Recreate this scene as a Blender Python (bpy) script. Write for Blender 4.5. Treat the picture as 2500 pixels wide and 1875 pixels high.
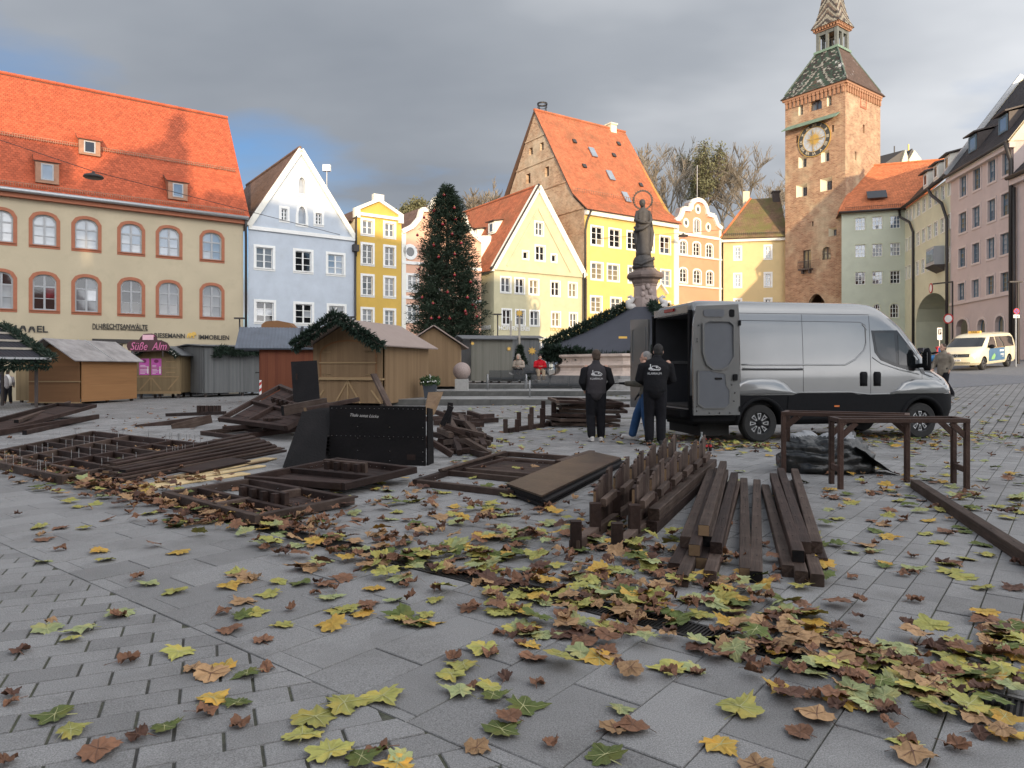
import bpy, bmesh, math, random
import numpy as np
from mathutils import Vector, Matrix, noise
from mathutils.geometry import delaunay_2d_cdt
from mathutils.bvhtree import BVHTree
PI = math.pi
rnd = random.Random(7)
S = bpy.context.scene
COL = S.collection
for o in list(bpy.data.objects): bpy.data.objects.remove(o)

# ------------------------------------------------------------------ camera
FPX, CXP, HOR, CAMH = 1740.0, 1250.0, 900.0, 1.4      # focal length and horizon of the photograph, eye height
cam = bpy.data.cameras.new('camera'); camo = bpy.data.objects.new('camera', cam); COL.objects.link(camo)
cam.sensor_width = 36.0; cam.lens = 36.0*FPX/2500.0; cam.shift_y = -0.015
cam.clip_start = 0.05; cam.clip_end = 2000
camo.location = (0, 0, CAMH); camo.rotation_euler = (PI/2, 0, 0)
S.camera = camo

# ------------------------------------------------------------------ light
SUN_EL = math.radians(7.6); SUN_AZ = math.atan2(0.20, -0.98)      # clockwise from +Y
sun_dir = Vector((math.sin(SUN_AZ)*math.cos(SUN_EL), math.cos(SUN_AZ)*math.cos(SUN_EL), math.sin(SUN_EL)))
sl = bpy.data.lights.new('sun', 'SUN'); slo = bpy.data.objects.new('sun', sl); COL.objects.link(slo)
sl.energy = 3.5; sl.angle = math.radians(0.55); sl.color = (1.0, 0.76, 0.48)
slo.rotation_euler = (-sun_dir).to_track_quat('-Z', 'Y').to_euler()
slo.location = (20, -60, 60)

W = bpy.data.worlds.new('World'); S.world = W; W.use_nodes = True
wn, wl = W.node_tree.nodes, W.node_tree.links
wn.clear()
def WN(t, **k):
    n = wn.new(t)
    for a, b in k.items():
        if a in n.inputs.keys(): n.inputs[a].default_value = b
        else: setattr(n, a, b)
    return n
out = WN('ShaderNodeOutputWorld')
sky = WN('ShaderNodeTexSky', sky_type='NISHITA', sun_disc=False, sun_elevation=SUN_EL, sun_rotation=SUN_AZ, air_density=0.8, dust_density=1.0, ozone_density=3.0)
bg_sky = WN('ShaderNodeBackground', Strength=0.14)
wl.new(sky.outputs[0], bg_sky.inputs[0])
tc = WN('ShaderNodeTexCoord')
# clouds: the view direction spread over a flat deck
sep = WN('ShaderNodeSeparateXYZ'); wl.new(tc.outputs['Generated'], sep.inputs[0])
def math_(op, a, b=None, clamp=False):
    n = WN('ShaderNodeMath', operation=op); n.use_clamp = clamp
    for i, v in enumerate((a, b)):
        if v is None: continue
        if hasattr(v, 'links'): wl.new(v, n.inputs[i])
        else: n.inputs[i].default_value = v
    return n.outputs[0]
zz = math_('ADD', math_('MAXIMUM', sep.outputs[2], 0.0), 0.16)
comb = WN('ShaderNodeCombineXYZ')
wl.new(math_('DIVIDE', sep.outputs[0], zz), comb.inputs[0]); wl.new(math_('DIVIDE', sep.outputs[1], zz), comb.inputs[1])
mp = WN('ShaderNodeMapping'); mp.inputs['Scale'].default_value = (0.55, 0.75, 1); mp.inputs['Location'].default_value = (1.65, 6.97, 2.046); mp.inputs['Rotation'].default_value = (0, 0, 0.25)
wl.new(comb.outputs[0], mp.inputs[0])
n1 = WN('ShaderNodeTexNoise', Scale=0.85, Detail=7.0, Roughness=0.52); wl.new(mp.outputs[0], n1.inputs['Vector'])
n2 = WN('ShaderNodeTexNoise', Scale=1.15, Detail=5.0, Roughness=0.5); wl.new(mp.outputs[0], n2.inputs['Vector'])
r1 = WN('ShaderNodeValToRGB'); r1.color_ramp.elements[0].position = 0.36; r1.color_ramp.elements[1].position = 0.49
wl.new(n1.outputs[0], r1.inputs[0])
r2 = WN('ShaderNodeValToRGB')
r2.color_ramp.elements[0].position = 0.30; r2.color_ramp.elements[0].color = (0.225, 0.25, 0.29, 1)
r2.color_ramp.elements[1].position = 0.72; r2.color_ramp.elements[1].color = (0.56, 0.58, 0.61, 1)
e = r2.color_ramp.elements.new(0.5); e.color = (0.315, 0.34, 0.378, 1)
wl.new(n2.outputs[0], r2.inputs[0])
# clouds towards the sun are brighter
dt = WN('ShaderNodeVectorMath', operation='DOT_PRODUCT'); wl.new(tc.outputs['Generated'], dt.inputs[0]); dt.inputs[1].default_value = tuple(sun_dir)
glow = math_('ADD', math_('MULTIPLY', math_('POWER', math_('MULTIPLY', math_('ADD', dt.outputs['Value'], 1.0), 0.5), 2.0), 6.2), 0.84)
wm = WN('ShaderNodeMix', data_type='RGBA', blend_type='MULTIPLY'); wl.new(math_('POWER', math_('MULTIPLY', math_('ADD', dt.outputs['Value'], 1.0), 0.5), 1.5), wm.inputs[0]); wl.new(r2.outputs[0], wm.inputs[6]); wm.inputs[7].default_value = (1.06, 0.97, 0.88, 1)
bg_cl = WN('ShaderNodeBackground'); wl.new(wm.outputs[2], bg_cl.inputs[0]); wl.new(glow, bg_cl.inputs[1])
mx = WN('ShaderNodeMixShader'); wl.new(r1.outputs[0], mx.inputs[0]); wl.new(bg_sky.outputs[0], mx.inputs[1]); wl.new(bg_cl.outputs[0], mx.inputs[2])
wl.new(mx.outputs[0], out.inputs[0])

S.view_settings.view_transform = 'Standard'; S.view_settings.look = 'None'
S.view_settings.exposure = 0.50; S.view_settings.gamma = 1.0; S.view_settings.use_curve_mapping = False
S.cycles.use_denoising = True
S.cycles.max_bounces = 6; S.cycles.diffuse_bounces = 3; S.cycles.glossy_bounces = 3; S.cycles.transparent_max_bounces = 6
S.cycles.sample_clamp_indirect = 6.0

# ------------------------------------------------------------------ helpers
def at(px, py, Y):
    return Vector(((px-CXP)/FPX*Y, Y, CAMH+(HOR-py)/FPX*Y))
def gp(px, py, z=0.0):
    Y = (CAMH-z)*FPX/(py-HOR)
    return Vector(((px-CXP)/FPX*Y, Y, z))
def gz(x, y):
    t = 0.8*x+0.6*y
    z = 0.055*max(0.0, min(t, 62.0)-17.0)
    return z-0.02*max(0.0, -x-6.0)*max(0.0, min(1.0, (y-12.0)/15.0))
def gpt(px, py):
    """the point of the (gently sloping) ground seen at a pixel"""
    Y = 2.0
    for k in range(400):
        Y += 0.15
        x = (px-CXP)/FPX*Y
        if CAMH+(HOR-py)/FPX*Y <= gz(x, Y): break
    return Vector((x, Y, gz(x, Y)))

class MB:
    def __init__(s): s.v = []; s.f = []; s.m = []; s.c = []
    def add(s, vs, fs, mi=0, col=None):
        b = len(s.v); s.v += [tuple(v) for v in vs]; s.f += [tuple(b+i for i in f) for f in fs]; s.m += [mi]*len(fs)
        if col is not None: s.c += [col]*len(fs)
        return s
    def box(s, x0, x1, y0, y1, z0, z1, mi=0):
        return s.add([(x, y, z) for z in (z0, z1) for y in (y0, y1) for x in (x0, x1)],
                     [(0, 2, 3, 1), (4, 5, 7, 6), (0, 1, 5, 4), (2, 6, 7, 3), (0, 4, 6, 2), (1, 3, 7, 5)], mi)
    def beam(s, p0, p1, w, h, mi=0, up=(0, 0, 1), ch=0.0):
        p0, p1 = Vector(p0), Vector(p1); d = (p1-p0).normalized(); up = Vector(up)
        x = d.cross(up)
        if x.length < 1e-4: x = Vector((1, 0, 0))
        x.normalize(); u = x.cross(d)
        if ch <= 0: cs = [(-w/2, -h/2), (w/2, -h/2), (w/2, h/2), (-w/2, h/2)]
        else:
            a, b = w/2, h/2; cs = [(-a+ch, -b), (a-ch, -b), (a, -b+ch), (a, b-ch), (a-ch, b), (-a+ch, b), (-a, b-ch), (-a, -b+ch)]
        n = len(cs)
        vs = [p0+x*a+u*b for a, b in cs]+[p1+x*a+u*b for a, b in cs]
        return s.add(vs, [tuple(range(n))[::-1], tuple(range(n, 2*n))]+[(i, (i+1) % n, n+(i+1) % n, n+i) for i in range(n)], mi)
    def tube(s, pts, r, n=8, mi=0, caps=True, side=None):
        pts = [Vector(p) for p in pts]; k = len(pts)
        if not hasattr(r, '__len__'): r = [r]*k
        vs = []; px = None
        for i, p in enumerate(pts):
            d = (pts[min(i+1, k-1)]-pts[max(i-1, 0)]).normalized()
            if side is not None: x = Vector(side)
            elif px is None: x = Vector((0, 0, 1)) if abs(d.z) < 0.9 else Vector((1, 0, 0))
            else: x = px
            x = (x-d*x.dot(d)).normalized(); px = x; y = d.cross(x)
            a, b = r[i] if hasattr(r[i], '__len__') else (r[i], r[i])
            vs += [p+x*(a*math.cos(2*PI*j/n))+y*(b*math.sin(2*PI*j/n)) for j in range(n)]
        fs = [(i*n+j, i*n+(j+1) % n, (i+1)*n+(j+1) % n, (i+1)*n+j) for i in range(k-1) for j in range(n)]
        if caps: fs += [tuple(range(n))[::-1], tuple(range((k-1)*n, k*n))]
        return s.add(vs, fs, mi)
    def lathe(s, prof, n=16, c=(0, 0, 0), mi=0, ph=0.0):
        k = len(prof)
        vs = [(c[0]+r*math.cos(2*PI*j/n+ph), c[1]+r*math.sin(2*PI*j/n+ph), c[2]+z) for r, z in prof for j in range(n)]
        fs = [(i*n+j, i*n+(j+1) % n, (i+1)*n+(j+1) % n, (i+1)*n+j) for i in range(k-1) for j in range(n)]
        return s.add(vs, fs+[tuple(range(n))[::-1], tuple(range((k-1)*n, k*n))], mi)
    def ball(s, c, r, n=12, k=8, mi=0):
        r = r if hasattr(r, '__len__') else (r, r, r)
        vs = [(c[0]+r[0]*math.sin(PI*i/k)*math.cos(2*PI*j/n), c[1]+r[1]*math.sin(PI*i/k)*math.sin(2*PI*j/n), c[2]-r[2]*math.cos(PI*i/k)) for i in range(1, k) for j in range(n)]
        vs += [(c[0], c[1], c[2]-r[2]), (c[0], c[1], c[2]+r[2])]; L = (k-1)*n
        fs = [(i*n+j, i*n+(j+1) % n, (i+1)*n+(j+1) % n, (i+1)*n+j) for i in range(k-2) for j in range(n)]
        fs += [((j+1) % n, j, L) for j in range(n)]+[((k-2)*n+j, (k-2)*n+(j+1) % n, L+1) for j in range(n)]
        return s.add(vs, fs, mi)
    def prism(s, poly, y0, y1, mi=0):
        """polygon in the x-z plane extruded along y"""
        n = len(poly)
        return s.add([(x, y0, z) for x, z in poly]+[(x, y1, z) for x, z in poly],
                     [tuple(range(n)), tuple(range(n, 2*n))[::-1]]+[(i, (i+1) % n, n+(i+1) % n, n+i) for i in range(n)], mi)
    def slab(s, poly, z0, z1, mi=0):
        n = len(poly)
        return s.add([(x, y, z0) for x, y in poly]+[(x, y, z1) for x, y in poly],
                     [tuple(range(n))[::-1], tuple(range(n, 2*n))]+[(i, (i+1) % n, n+(i+1) % n, n+i) for i in range(n)], mi)
    def sheet(s, pts, th, mi=0):
        """planar polygon thickened along its normal"""
        p = [Vector(q) for q in pts]; nrm = (p[1]-p[0]).cross(p[2]-p[0]).normalized()*th; n = len(p)
        return s.add(p+[q+nrm for q in p], [tuple(range(n))[::-1], tuple(range(n, 2*n))]+[(i, (i+1) % n, n+(i+1) % n, n+i) for i in range(n)], mi)
    def ring(s, outer, inner, y0, y1, mi=0):
        """frame between two polygons of equal count in the x-z plane"""
        n = len(outer)
        vs = [(x, y, z) for y in (y0, y1) for P in (outer, inner) for x, z in P]
        fs = []
        for i in range(n):
            j = (i+1) % n
            fs += [(i, j, n+j, n+i), (2*n+j, 2*n+i, 3*n+i, 3*n+j), (j, i, 2*n+i, 2*n+j), (n+i, n+j, 3*n+j, 3*n+i)]
        return s.add(vs, fs, mi)
    def xf(s, M):
        s.v = [tuple(M @ Vector(v)) for v in s.v]; return s
    def mesh(s, name, mats, smooth=False):
        me = bpy.data.meshes.new(name); me.from_pydata(s.v, [], s.f)
        for m in (mats if isinstance(mats, (list, tuple)) else [mats]): me.materials.append(M_(m))
        if any(s.m): me.polygons.foreach_set('material_index', s.m)
        if s.c:
            a = me.color_attributes.new('Col', 'FLOAT_COLOR', 'CORNER')
            lt = np.array([len(f) for f in s.f]); cc = np.repeat(np.array([(c[0], c[1], c[2], 1.0) for c in s.c], dtype=np.float32), lt, axis=0)
            a.data.foreach_set('color', cc.ravel())
        if smooth: me.polygons.foreach_set('use_smooth', [True]*len(s.f))
        me.update(); return me
    def build(s, name, mats, parent=None, smooth=False, M=None, **k):
        return link(name, s.mesh(name, mats, smooth), parent, M, **k)

def link(name, me, parent=None, M=None, loc=None, label=None, cat=None, group=None, kind=None):
    o = bpy.data.objects.new(name, me); COL.objects.link(o)
    if parent is not None: o.parent = parent
    if M is not None: o.matrix_local = M
    if loc is not None: o.location = loc
    return tag(o, label, cat, group, kind)
def tag(o, label=None, cat=None, group=None, kind=None):
    for a, b in (('label', label), ('category', cat), ('group', group), ('kind', kind)):
        if b: o[a] = b
    return o
def thing(name, label, cat, loc=(0, 0, 0), rz=0.0, group=None):
    o = link(name, None, None, None, loc, label, cat, group); o.rotation_euler = (0, 0, rz); o.empty_display_size = 0.2
    return o
def copy_tree(o, parent=None):
    c = o.copy(); COL.objects.link(c); c.parent = parent
    for ch in o.children: copy_tree(ch, c)
    return c
def smooth_by_angle(o, deg=35):
    me = o.data; me.polygons.foreach_set('use_smooth', [True]*len(me.polygons))
    bm = bmesh.new(); bm.from_mesh(me)
    for e in bm.edges:
        if len(e.link_faces) == 2 and e.calc_face_angle(0) > math.radians(deg): e.smooth = False
    bm.to_mesh(me); bm.free()
def evaluate(o, name):
    """bake the modifiers of o into a new mesh"""
    dg = bpy.context.evaluated_depsgraph_get(); dg.update()
    me = bpy.data.meshes.new_from_object(o.evaluated_get(dg)); me.name = name
    return me
def text_mesh(body, size=1.0, ext=0.01, shear=0.0, bold=0.0, align='LEFT', spacing=1.0):
    c = bpy.data.curves.new('t', 'FONT'); c.body = body; c.size = size; c.extrude = ext; c.shear = shear; c.offset = bold; c.align_x = align; c.space_character = spacing
    c.resolution_u = 3
    o = bpy.data.objects.new('t', c); COL.objects.link(o)
    me = evaluate(o, 'lettering'); bpy.data.objects.remove(o); bpy.data.curves.remove(c)
    return me

# ------------------------------------------------------------------ materials
MATS = {}
def M_(n): return MATS[n]
def nodes_of(name):
    m = bpy.data.materials.new(name); m.use_nodes = True; MATS[name] = m
    nt = m.node_tree; nt.nodes.clear()
    o = nt.nodes.new('ShaderNodeOutputMaterial'); b = nt.nodes.new('ShaderNodeBsdfPrincipled'); nt.links.new(b.outputs[0], o.inputs[0])
    return m, nt, b
def mat(name, col, rough=0.8, var=0.12, scale=3.0, bump=0.0, bscale=40.0, metal=0.0, spec=0.5, coord='Object', stretch=(1, 1, 1), attr=False, coat=0.0, objvar=0.0, col2=None, c2pos=(0.5, 0.7), c2scale=1.2, det=4.0, ior=1.5, emit=0.0):
    m, nt, b = nodes_of(name); N, L = nt.nodes.new, nt.links.new
    tcn = N('ShaderNodeTexCoord'); mpn = N('ShaderNodeMapping'); mpn.inputs['Scale'].default_value = stretch
    src_v = N('ShaderNodeNewGeometry').outputs['Position'] if coord == 'World' else tcn.outputs[coord]
    L(src_v, mpn.inputs[0])
    nz = N('ShaderNodeTexNoise'); nz.inputs['Scale'].default_value = scale; nz.inputs['Detail'].default_value = det; nz.inputs['Roughness'].default_value = 0.6
    L(mpn.outputs[0], nz.inputs['Vector'])
    base = N('ShaderNodeRGB'); base.outputs[0].default_value = (*col, 1); src = base.outputs[0]
    def mixc(a, bcol, fac, mode='MIX'):
        x = N('ShaderNodeMix'); x.data_type = 'RGBA'; x.blend_type = mode
        for sock, v in ((x.inputs[0], fac), (x.inputs[6], a), (x.inputs[7], bcol)):
            if hasattr(v, 'links'): L(v, sock)
            elif isinstance(v, (int, float)): sock.default_value = v
            else: sock.default_value = (*v, 1)
        return x.outputs[2]
    if attr:
        at_ = N('ShaderNodeVertexColor'); at_.layer_name = 'Col'; src = mixc(src, at_.outputs[0], 1.0, 'MULTIPLY')
    if col2 is not None:
        n3 = N('ShaderNodeTexNoise'); n3.inputs['Scale'].default_value = c2scale; n3.inputs['Detail'].default_value = 6; n3.inputs['Roughness'].default_value = 0.65
        L(src_v, n3.inputs['Vector'])
        rp = N('ShaderNodeMapRange'); rp.inputs[1].default_value = c2pos[0]; rp.inputs[2].default_value = c2pos[1]; L(n3.outputs[0], rp.inputs[0])
        src = mixc(src, col2, rp.outputs[0])
    rr = N('ShaderNodeMapRange'); rr.inputs[1].default_value = 0.25; rr.inputs[2].default_value = 0.75; rr.inputs[3].default_value = 1-var; rr.inputs[4].default_value = 1+var
    L(nz.outputs[0], rr.inputs[0])
    hs = N('ShaderNodeHueSaturation'); L(src, hs.inputs['Color'])
    v = rr.outputs[0]
    if objvar:
        oi = N('ShaderNodeObjectInfo'); r3 = N('ShaderNodeMapRange'); r3.inputs[3].default_value = 1-objvar; r3.inputs[4].default_value = 1+objvar; L(oi.outputs['Random'], r3.inputs[0])
        mm = N('ShaderNodeMath'); mm.operation = 'MULTIPLY'; L(v, mm.inputs[0]); L(r3.outputs[0], mm.inputs[1]); v = mm.outputs[0]
    L(v, hs.inputs['Value']); L(hs.outputs[0], b.inputs['Base Color'])
    b.inputs['Roughness'].default_value = rough; b.inputs['Metallic'].default_value = metal
    b.inputs['Specular IOR Level'].default_value = spec; b.inputs['Coat Weight'].default_value = coat; b.inputs['IOR'].default_value = ior
    if coat: b.inputs['Coat Roughness'].default_value = 0.06
    if emit: L(hs.outputs[0], b.inputs['Emission Color']); b.inputs['Emission Strength'].default_value = emit
    if bump:
        nb = N('ShaderNodeTexNoise'); nb.inputs['Scale'].default_value = bscale; nb.inputs['Detail'].default_value = 5; L(mpn.outputs[0], nb.inputs['Vector'])
        bp = N('ShaderNodeBump'); bp.inputs['Strength'].default_value = bump; bp.inputs['Distance'].default_value = 0.02; L(nb.outputs[0], bp.inputs['Height']); L(bp.outputs[0], b.inputs['Normal'])
    return m
def brick_mat(name, c1, c2, mortar, bw, bh, msz=0.012, rot=0.0, wear=None, bump=0.5, axes='XZ', rough=0.9, coord='Object', wpos=(0.5, 0.62), wscale=0.35):
    m, nt, b = nodes_of(name); N, L = nt.nodes.new, nt.links.new
    tcn = N('ShaderNodeTexCoord'); sp = N('ShaderNodeSeparateXYZ'); cb = N('ShaderNodeCombineXYZ')
    L(tcn.outputs[coord], sp.inputs[0])
    if axes == 'XZ': L(sp.outputs[0], cb.inputs[0]); L(sp.outputs[2], cb.inputs[1])
    else: L(sp.outputs[0], cb.inputs[0]); L(sp.outputs[1], cb.inputs[1])
    mpn = N('ShaderNodeMapping'); mpn.inputs['Rotation'].default_value = (0, 0, rot); L(cb.outputs[0], mpn.inputs[0])
    br = N('ShaderNodeTexBrick'); L(mpn.outputs[0], br.inputs['Vector'])
    for k, v in (('Color1', (*c1, 1)), ('Color2', (*c2, 1)), ('Mortar', (*mortar, 1)), ('Scale', 1.0), ('Mortar Size', msz), ('Mortar Smooth', 0.3), ('Bias', 0.0), ('Brick Width', bw), ('Row Height', bh)): br.inputs[k].default_value = v
    nz = N('ShaderNodeTexNoise'); nz.inputs['Scale'].default_value = 1.3; nz.inputs['Detail'].default_value = 8; nz.inputs['Roughness'].default_value = 0.7; L(tcn.outputs[coord], nz.inputs['Vector'])
    rr = N('ShaderNodeMapRange'); rr.inputs[1].default_value = 0.3; rr.inputs[2].default_value = 0.7; rr.inputs[3].default_value = 0.72; rr.inputs[4].default_value = 1.28; L(nz.outputs[0], rr.inputs[0])
    src = br.outputs[0]
    if wear:
        n3 = N('ShaderNodeTexNoise'); n3.inputs['Scale'].default_value = wscale; n3.inputs['Detail'].default_value = 9; n3.inputs['Roughness'].default_value = 0.7; L(tcn.outputs[coord], n3.inputs['Vector'])
        rp = N('ShaderNodeMapRange'); rp.inputs[1].default_value = wpos[0]; rp.inputs[2].default_value = wpos[1]; rp.inputs[4].default_value = 0.85; L(n3.outputs[0], rp.inputs[0])
        x = N('ShaderNodeMix'); x.data_type = 'RGBA'; L(rp.outputs[0], x.inputs[0]); L(src, x.inputs[6]); x.inputs[7].default_value = (*wear, 1); src = x.outputs[2]
    hs = N('ShaderNodeHueSaturation'); L(src, hs.inputs['Color']); L(rr.outputs[0], hs.inputs['Value']); L(hs.outputs[0], b.inputs['Base Color'])
    b.inputs['Roughness'].default_value = rough; b.inputs['Specular IOR Level'].default_value = 0.3
    bp = N('ShaderNodeBump'); bp.inputs['Strength'].default_value = bump; bp.inputs['Distance'].default_value = 0.02; bp.invert = True
    L(br.outputs['Fac'], bp.inputs['Height'])
    n4 = N('ShaderNodeTexNoise'); n4.inputs['Scale'].default_value = 9; n4.inputs['Detail'].default_value = 6; L(tcn.outputs[coord], n4.inputs['Vector'])
    b2 = N('ShaderNodeBump'); b2.inputs['Strength'].default_value = bump*0.8; b2.inputs['Distance'].default_value = 0.05; L(n4.outputs[0], b2.inputs['Height']); L(bp.outputs[0], b2.inputs['Normal']); L(b2.outputs[0], b.inputs['Normal'])
    return m
def plank_mat(name, c1, c2, bw=0.12, axis='X', rough=0.75, gap=0.25, grain=18.0, bump=0.4):
    """boards side by side: a groove every bw along an axis, grain along the board"""
    m, nt, b = nodes_of(name); N, L = nt.nodes.new, nt.links.new
    tcn = N('ShaderNodeTexCoord'); sp = N('ShaderNodeSeparateXYZ'); L(tcn.outputs['Object'], sp.inputs[0])
    ax = {'X': 0, 'Y': 1, 'Z': 2, 'XY': 0}[axis]
    s0 = sp.outputs[ax]
    if axis == 'XY':
        ad = N('ShaderNodeMath'); ad.operation = 'ADD'; L(sp.outputs[0], ad.inputs[0]); L(sp.outputs[1], ad.inputs[1]); s0 = ad.outputs[0]
    d = N('ShaderNodeMath'); d.operation = 'DIVIDE'; L(s0, d.inputs[0]); d.inputs[1].default_value = bw
    fr = N('ShaderNodeMath'); fr.operation = 'FRACT'; L(d.outputs[0], fr.inputs[0])
    fl = N('ShaderNodeMath'); fl.operation = 'FLOOR'; L(d.outputs[0], fl.inputs[0])
    wn_ = N('ShaderNodeTexWhiteNoise'); wn_.noise_dimensions = '1D'; L(fl.outputs[0], wn_.inputs['W'])
    mpn = N('ShaderNodeMapping'); st = [grain, grain, grain]
    for i in range(3):
        if i != ax and not (axis == 'XY' and i < 2): st[i] = grain*0.06 if (i == 2 or ax == 2) else grain
    if axis == 'Z': st = [grain*0.06, grain*0.06, grain]
    mpn.inputs['Scale'].default_value = st; L(tcn.outputs['Object'], mpn.inputs[0])
    nz = N('ShaderNodeTexNoise'); nz.inputs['Scale'].default_value = 1.0; nz.inputs['Detail'].default_value = 5; L(mpn.outputs[0], nz.inputs['Vector'])
    ad2 = N('ShaderNodeMath'); ad2.operation = 'MULTIPLY_ADD'; L(wn_.outputs[0], ad2.inputs[0]); ad2.inputs[1].default_value = 0.6; L(nz.outputs[0], ad2.inputs[2])
    x = N('ShaderNodeMix'); x.data_type = 'RGBA'; rp = N('ShaderNodeMapRange'); rp.inputs[1].default_value = 0.3; rp.inputs[2].default_value = 1.2; L(ad2.outputs[0], rp.inputs[0])
    L(rp.outputs[0], x.inputs[0]); x.inputs[6].default_value = (*c1, 1); x.inputs[7].default_value = (*c2, 1); L(x.outputs[2], b.inputs['Base Color'])
    pg = N('ShaderNodeMath'); pg.operation = 'PINGPONG'; L(fr.outputs[0], pg.inputs[0]); pg.inputs[1].default_value = 0.5
    mr = N('ShaderNodeMapRange'); mr.inputs[1].default_value = 0.0; mr.inputs[2].default_value = 0.06; L(pg.outputs[0], mr.inputs[0])
    bp = N('ShaderNodeBump'); bp.inputs['Strength'].default_value = bump; bp.inputs['Distance'].default_value = 0.02; L(mr.outputs[0], bp.inputs['Height']); L(bp.outputs[0], b.inputs['Normal'])
    b.inputs['Roughness'].default_value = rough; b.inputs['Specular IOR Level'].default_value = 0.35
    return m
# ------------------------------------------------------------------ ground
brick_mat('paving_far', (0.25, 0.247, 0.242), (0.205, 0.203, 0.20), (0.045, 0.045, 0.038), 0.34, 0.20, 0.012, rot=-math.atan2(0.786, 0.618), axes='XY', bump=0.25, rough=0.75)
mat('paver', (0.262, 0.258, 0.252), 0.82, 0.52, 170.0, 0.35, 260.0, coord='World', attr=True, col2=(0.17, 0.166, 0.16), c2pos=(0.48, 0.72), c2scale=1.1, det=3.0)
mat('joint', (0.10, 0.105, 0.065), 0.95, 0.4, 25.0, 0.5, 60.0, col2=(0.06, 0.058, 0.052), c2pos=(0.4, 0.6), c2scale=1.0)
mat('asphalt', (0.16, 0.165, 0.175), 0.8, 0.15, 6.0, 0.3, 90.0)
mat('kerb_stone', (0.30, 0.30, 0.30), 0.8, 0.18, 12.0, 0.3, 60.0)
mat('slot_shade_black', (.012, .011, .01), .9); mat('dark_iron', (0.035, 0.033, 0.032), 0.55, 0.3, 20.0, 0.2, 50.0, metal=0.6)

Cd = Vector((0.786, -0.618)); Pd = Vector((0.618, 0.786)); C0 = Vector((-1.65, 5.87))     # drain direction, its normal, a point on it
def qr(x, y):
    v = Vector((x, y))-C0; return v.dot(Cd), v.dot(Pd)

# base sheet
def axis_steps(lo, hi):
    a = [lo]
    while a[-1] < hi:
        v = a[-1]; a.append(v+(1.5 if -35 < v < 60 else 12.0))
    return a
xs, ys = axis_steps(-260, 260), axis_steps(-80, 420)
mb = MB()
for y in ys:
    for x in xs:
        z = gz(x, y)-0.0075
        if math.hypot(x-5, y) > 95: z += 0
        mb.v.append((x, y, z))
nx = len(xs)
for j in range(len(ys)-1):
    for i in range(nx-1):
        mb.f.append((j*nx+i, j*nx+i+1, (j+1)*nx+i+1, (j+1)*nx+i))
        mb.m.append(1 if (ys[j+1] < 21 and ys[j] > -1 and xs[i] > -16 and 0.8*xs[i+1]+0.6*ys[j+1] < 17.5 and xs[i] < 15) else 0)
ground = mb.build('square_paving', ['paving_far', 'joint'], kind='structure', label='grey paved town square')

def clip_poly(poly, fn):
    """keep the part of a convex polygon where fn >= 0"""
    outp = []
    for i, p in enumerate(poly):
        q = poly[(i+1) % len(poly)]; a, b = fn(p), fn(q)
        if a >= 0: outp.append(p)
        if (a >= 0) != (b >= 0): outp.append(p+(q-p)*(a/(a-b)))
    return outp
pavers = []        # (distance, polygon xy)
def lay(ax, ay, L_, W_, gap_l, gap_w, keep, fns, seed, rows, cols, third=0.5):
    r_ = random.Random(seed)
    for j in range(-rows, rows):
        off = (j % 2)*third*L_+r_.uniform(-0.03, 0.03)
        for i in range(-cols, cols):
            c = C0+ax*(i*L_+off)+ay*(j*W_)
            if not keep(c): continue
            l2, w2 = L_/2-gap_l, W_/2-gap_w
            poly = [c+ax*sx*l2+ay*sy*w2 for sx, sy in ((-1, -1), (1, -1), (1, 1), (-1, 1))]
            for fn in fns: 
                if poly: poly = clip_poly(poly, fn)
            if len(poly) < 3: continue
            A = abs(sum(poly[k].x*poly[(k+1) % len(poly)].y-poly[(k+1) % len(poly)].x*poly[k].y for k in range(len(poly))))/2
            if A < 0.004: continue
            pavers.append((c.y, poly, A))
def inview(c): return 1.7 < c.y < 20 and abs(c.x) < c.y*0.76+0.6 and 0.8*c.x+0.6*c.y < 16.6
rr_ = lambda p: (p-C0).dot(Pd)
lay(Pd, Cd, 0.62, 0.335, 0.0028, 0.0028, lambda c: inview(c) and -2.1 < rr_(c) < 0.4 , [lambda p: -0.115-rr_(p), lambda p: rr_(p)+1.63], 3, 60, 8, 0.5)
lay(Pd, Cd, 0.34, 0.20, 0.0035, 0.0035, lambda c: inview(c) and rr_(c) > -0.2, [lambda p: rr_(p)-0.115], 4, 110, 70, 0.5)
E1 = Vector((0.92, 0.39)).normalized(); E2 = Vector((E1.y, -E1.x))
lay(E1, E2, 0.295, 0.158, 0.006, 0.003, lambda c: inview(c) and rr_(c) < -1.4, [lambda p: -1.637-rr_(p)], 5, 150, 70, 0.42)
def pv_area(t):
    c = sum((Vector(p) for p in t[1]), Vector((0, 0)))/len(t[1])
    px, py = CXP+FPX*c.x/c.y, HOR+FPX*CAMH/c.y
    vis = -40 < px < 2540 and py < 1930
    return (t[2]/c.y**3) if vis else 0
pavers.sort(key=pv_area, reverse=True)
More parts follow.
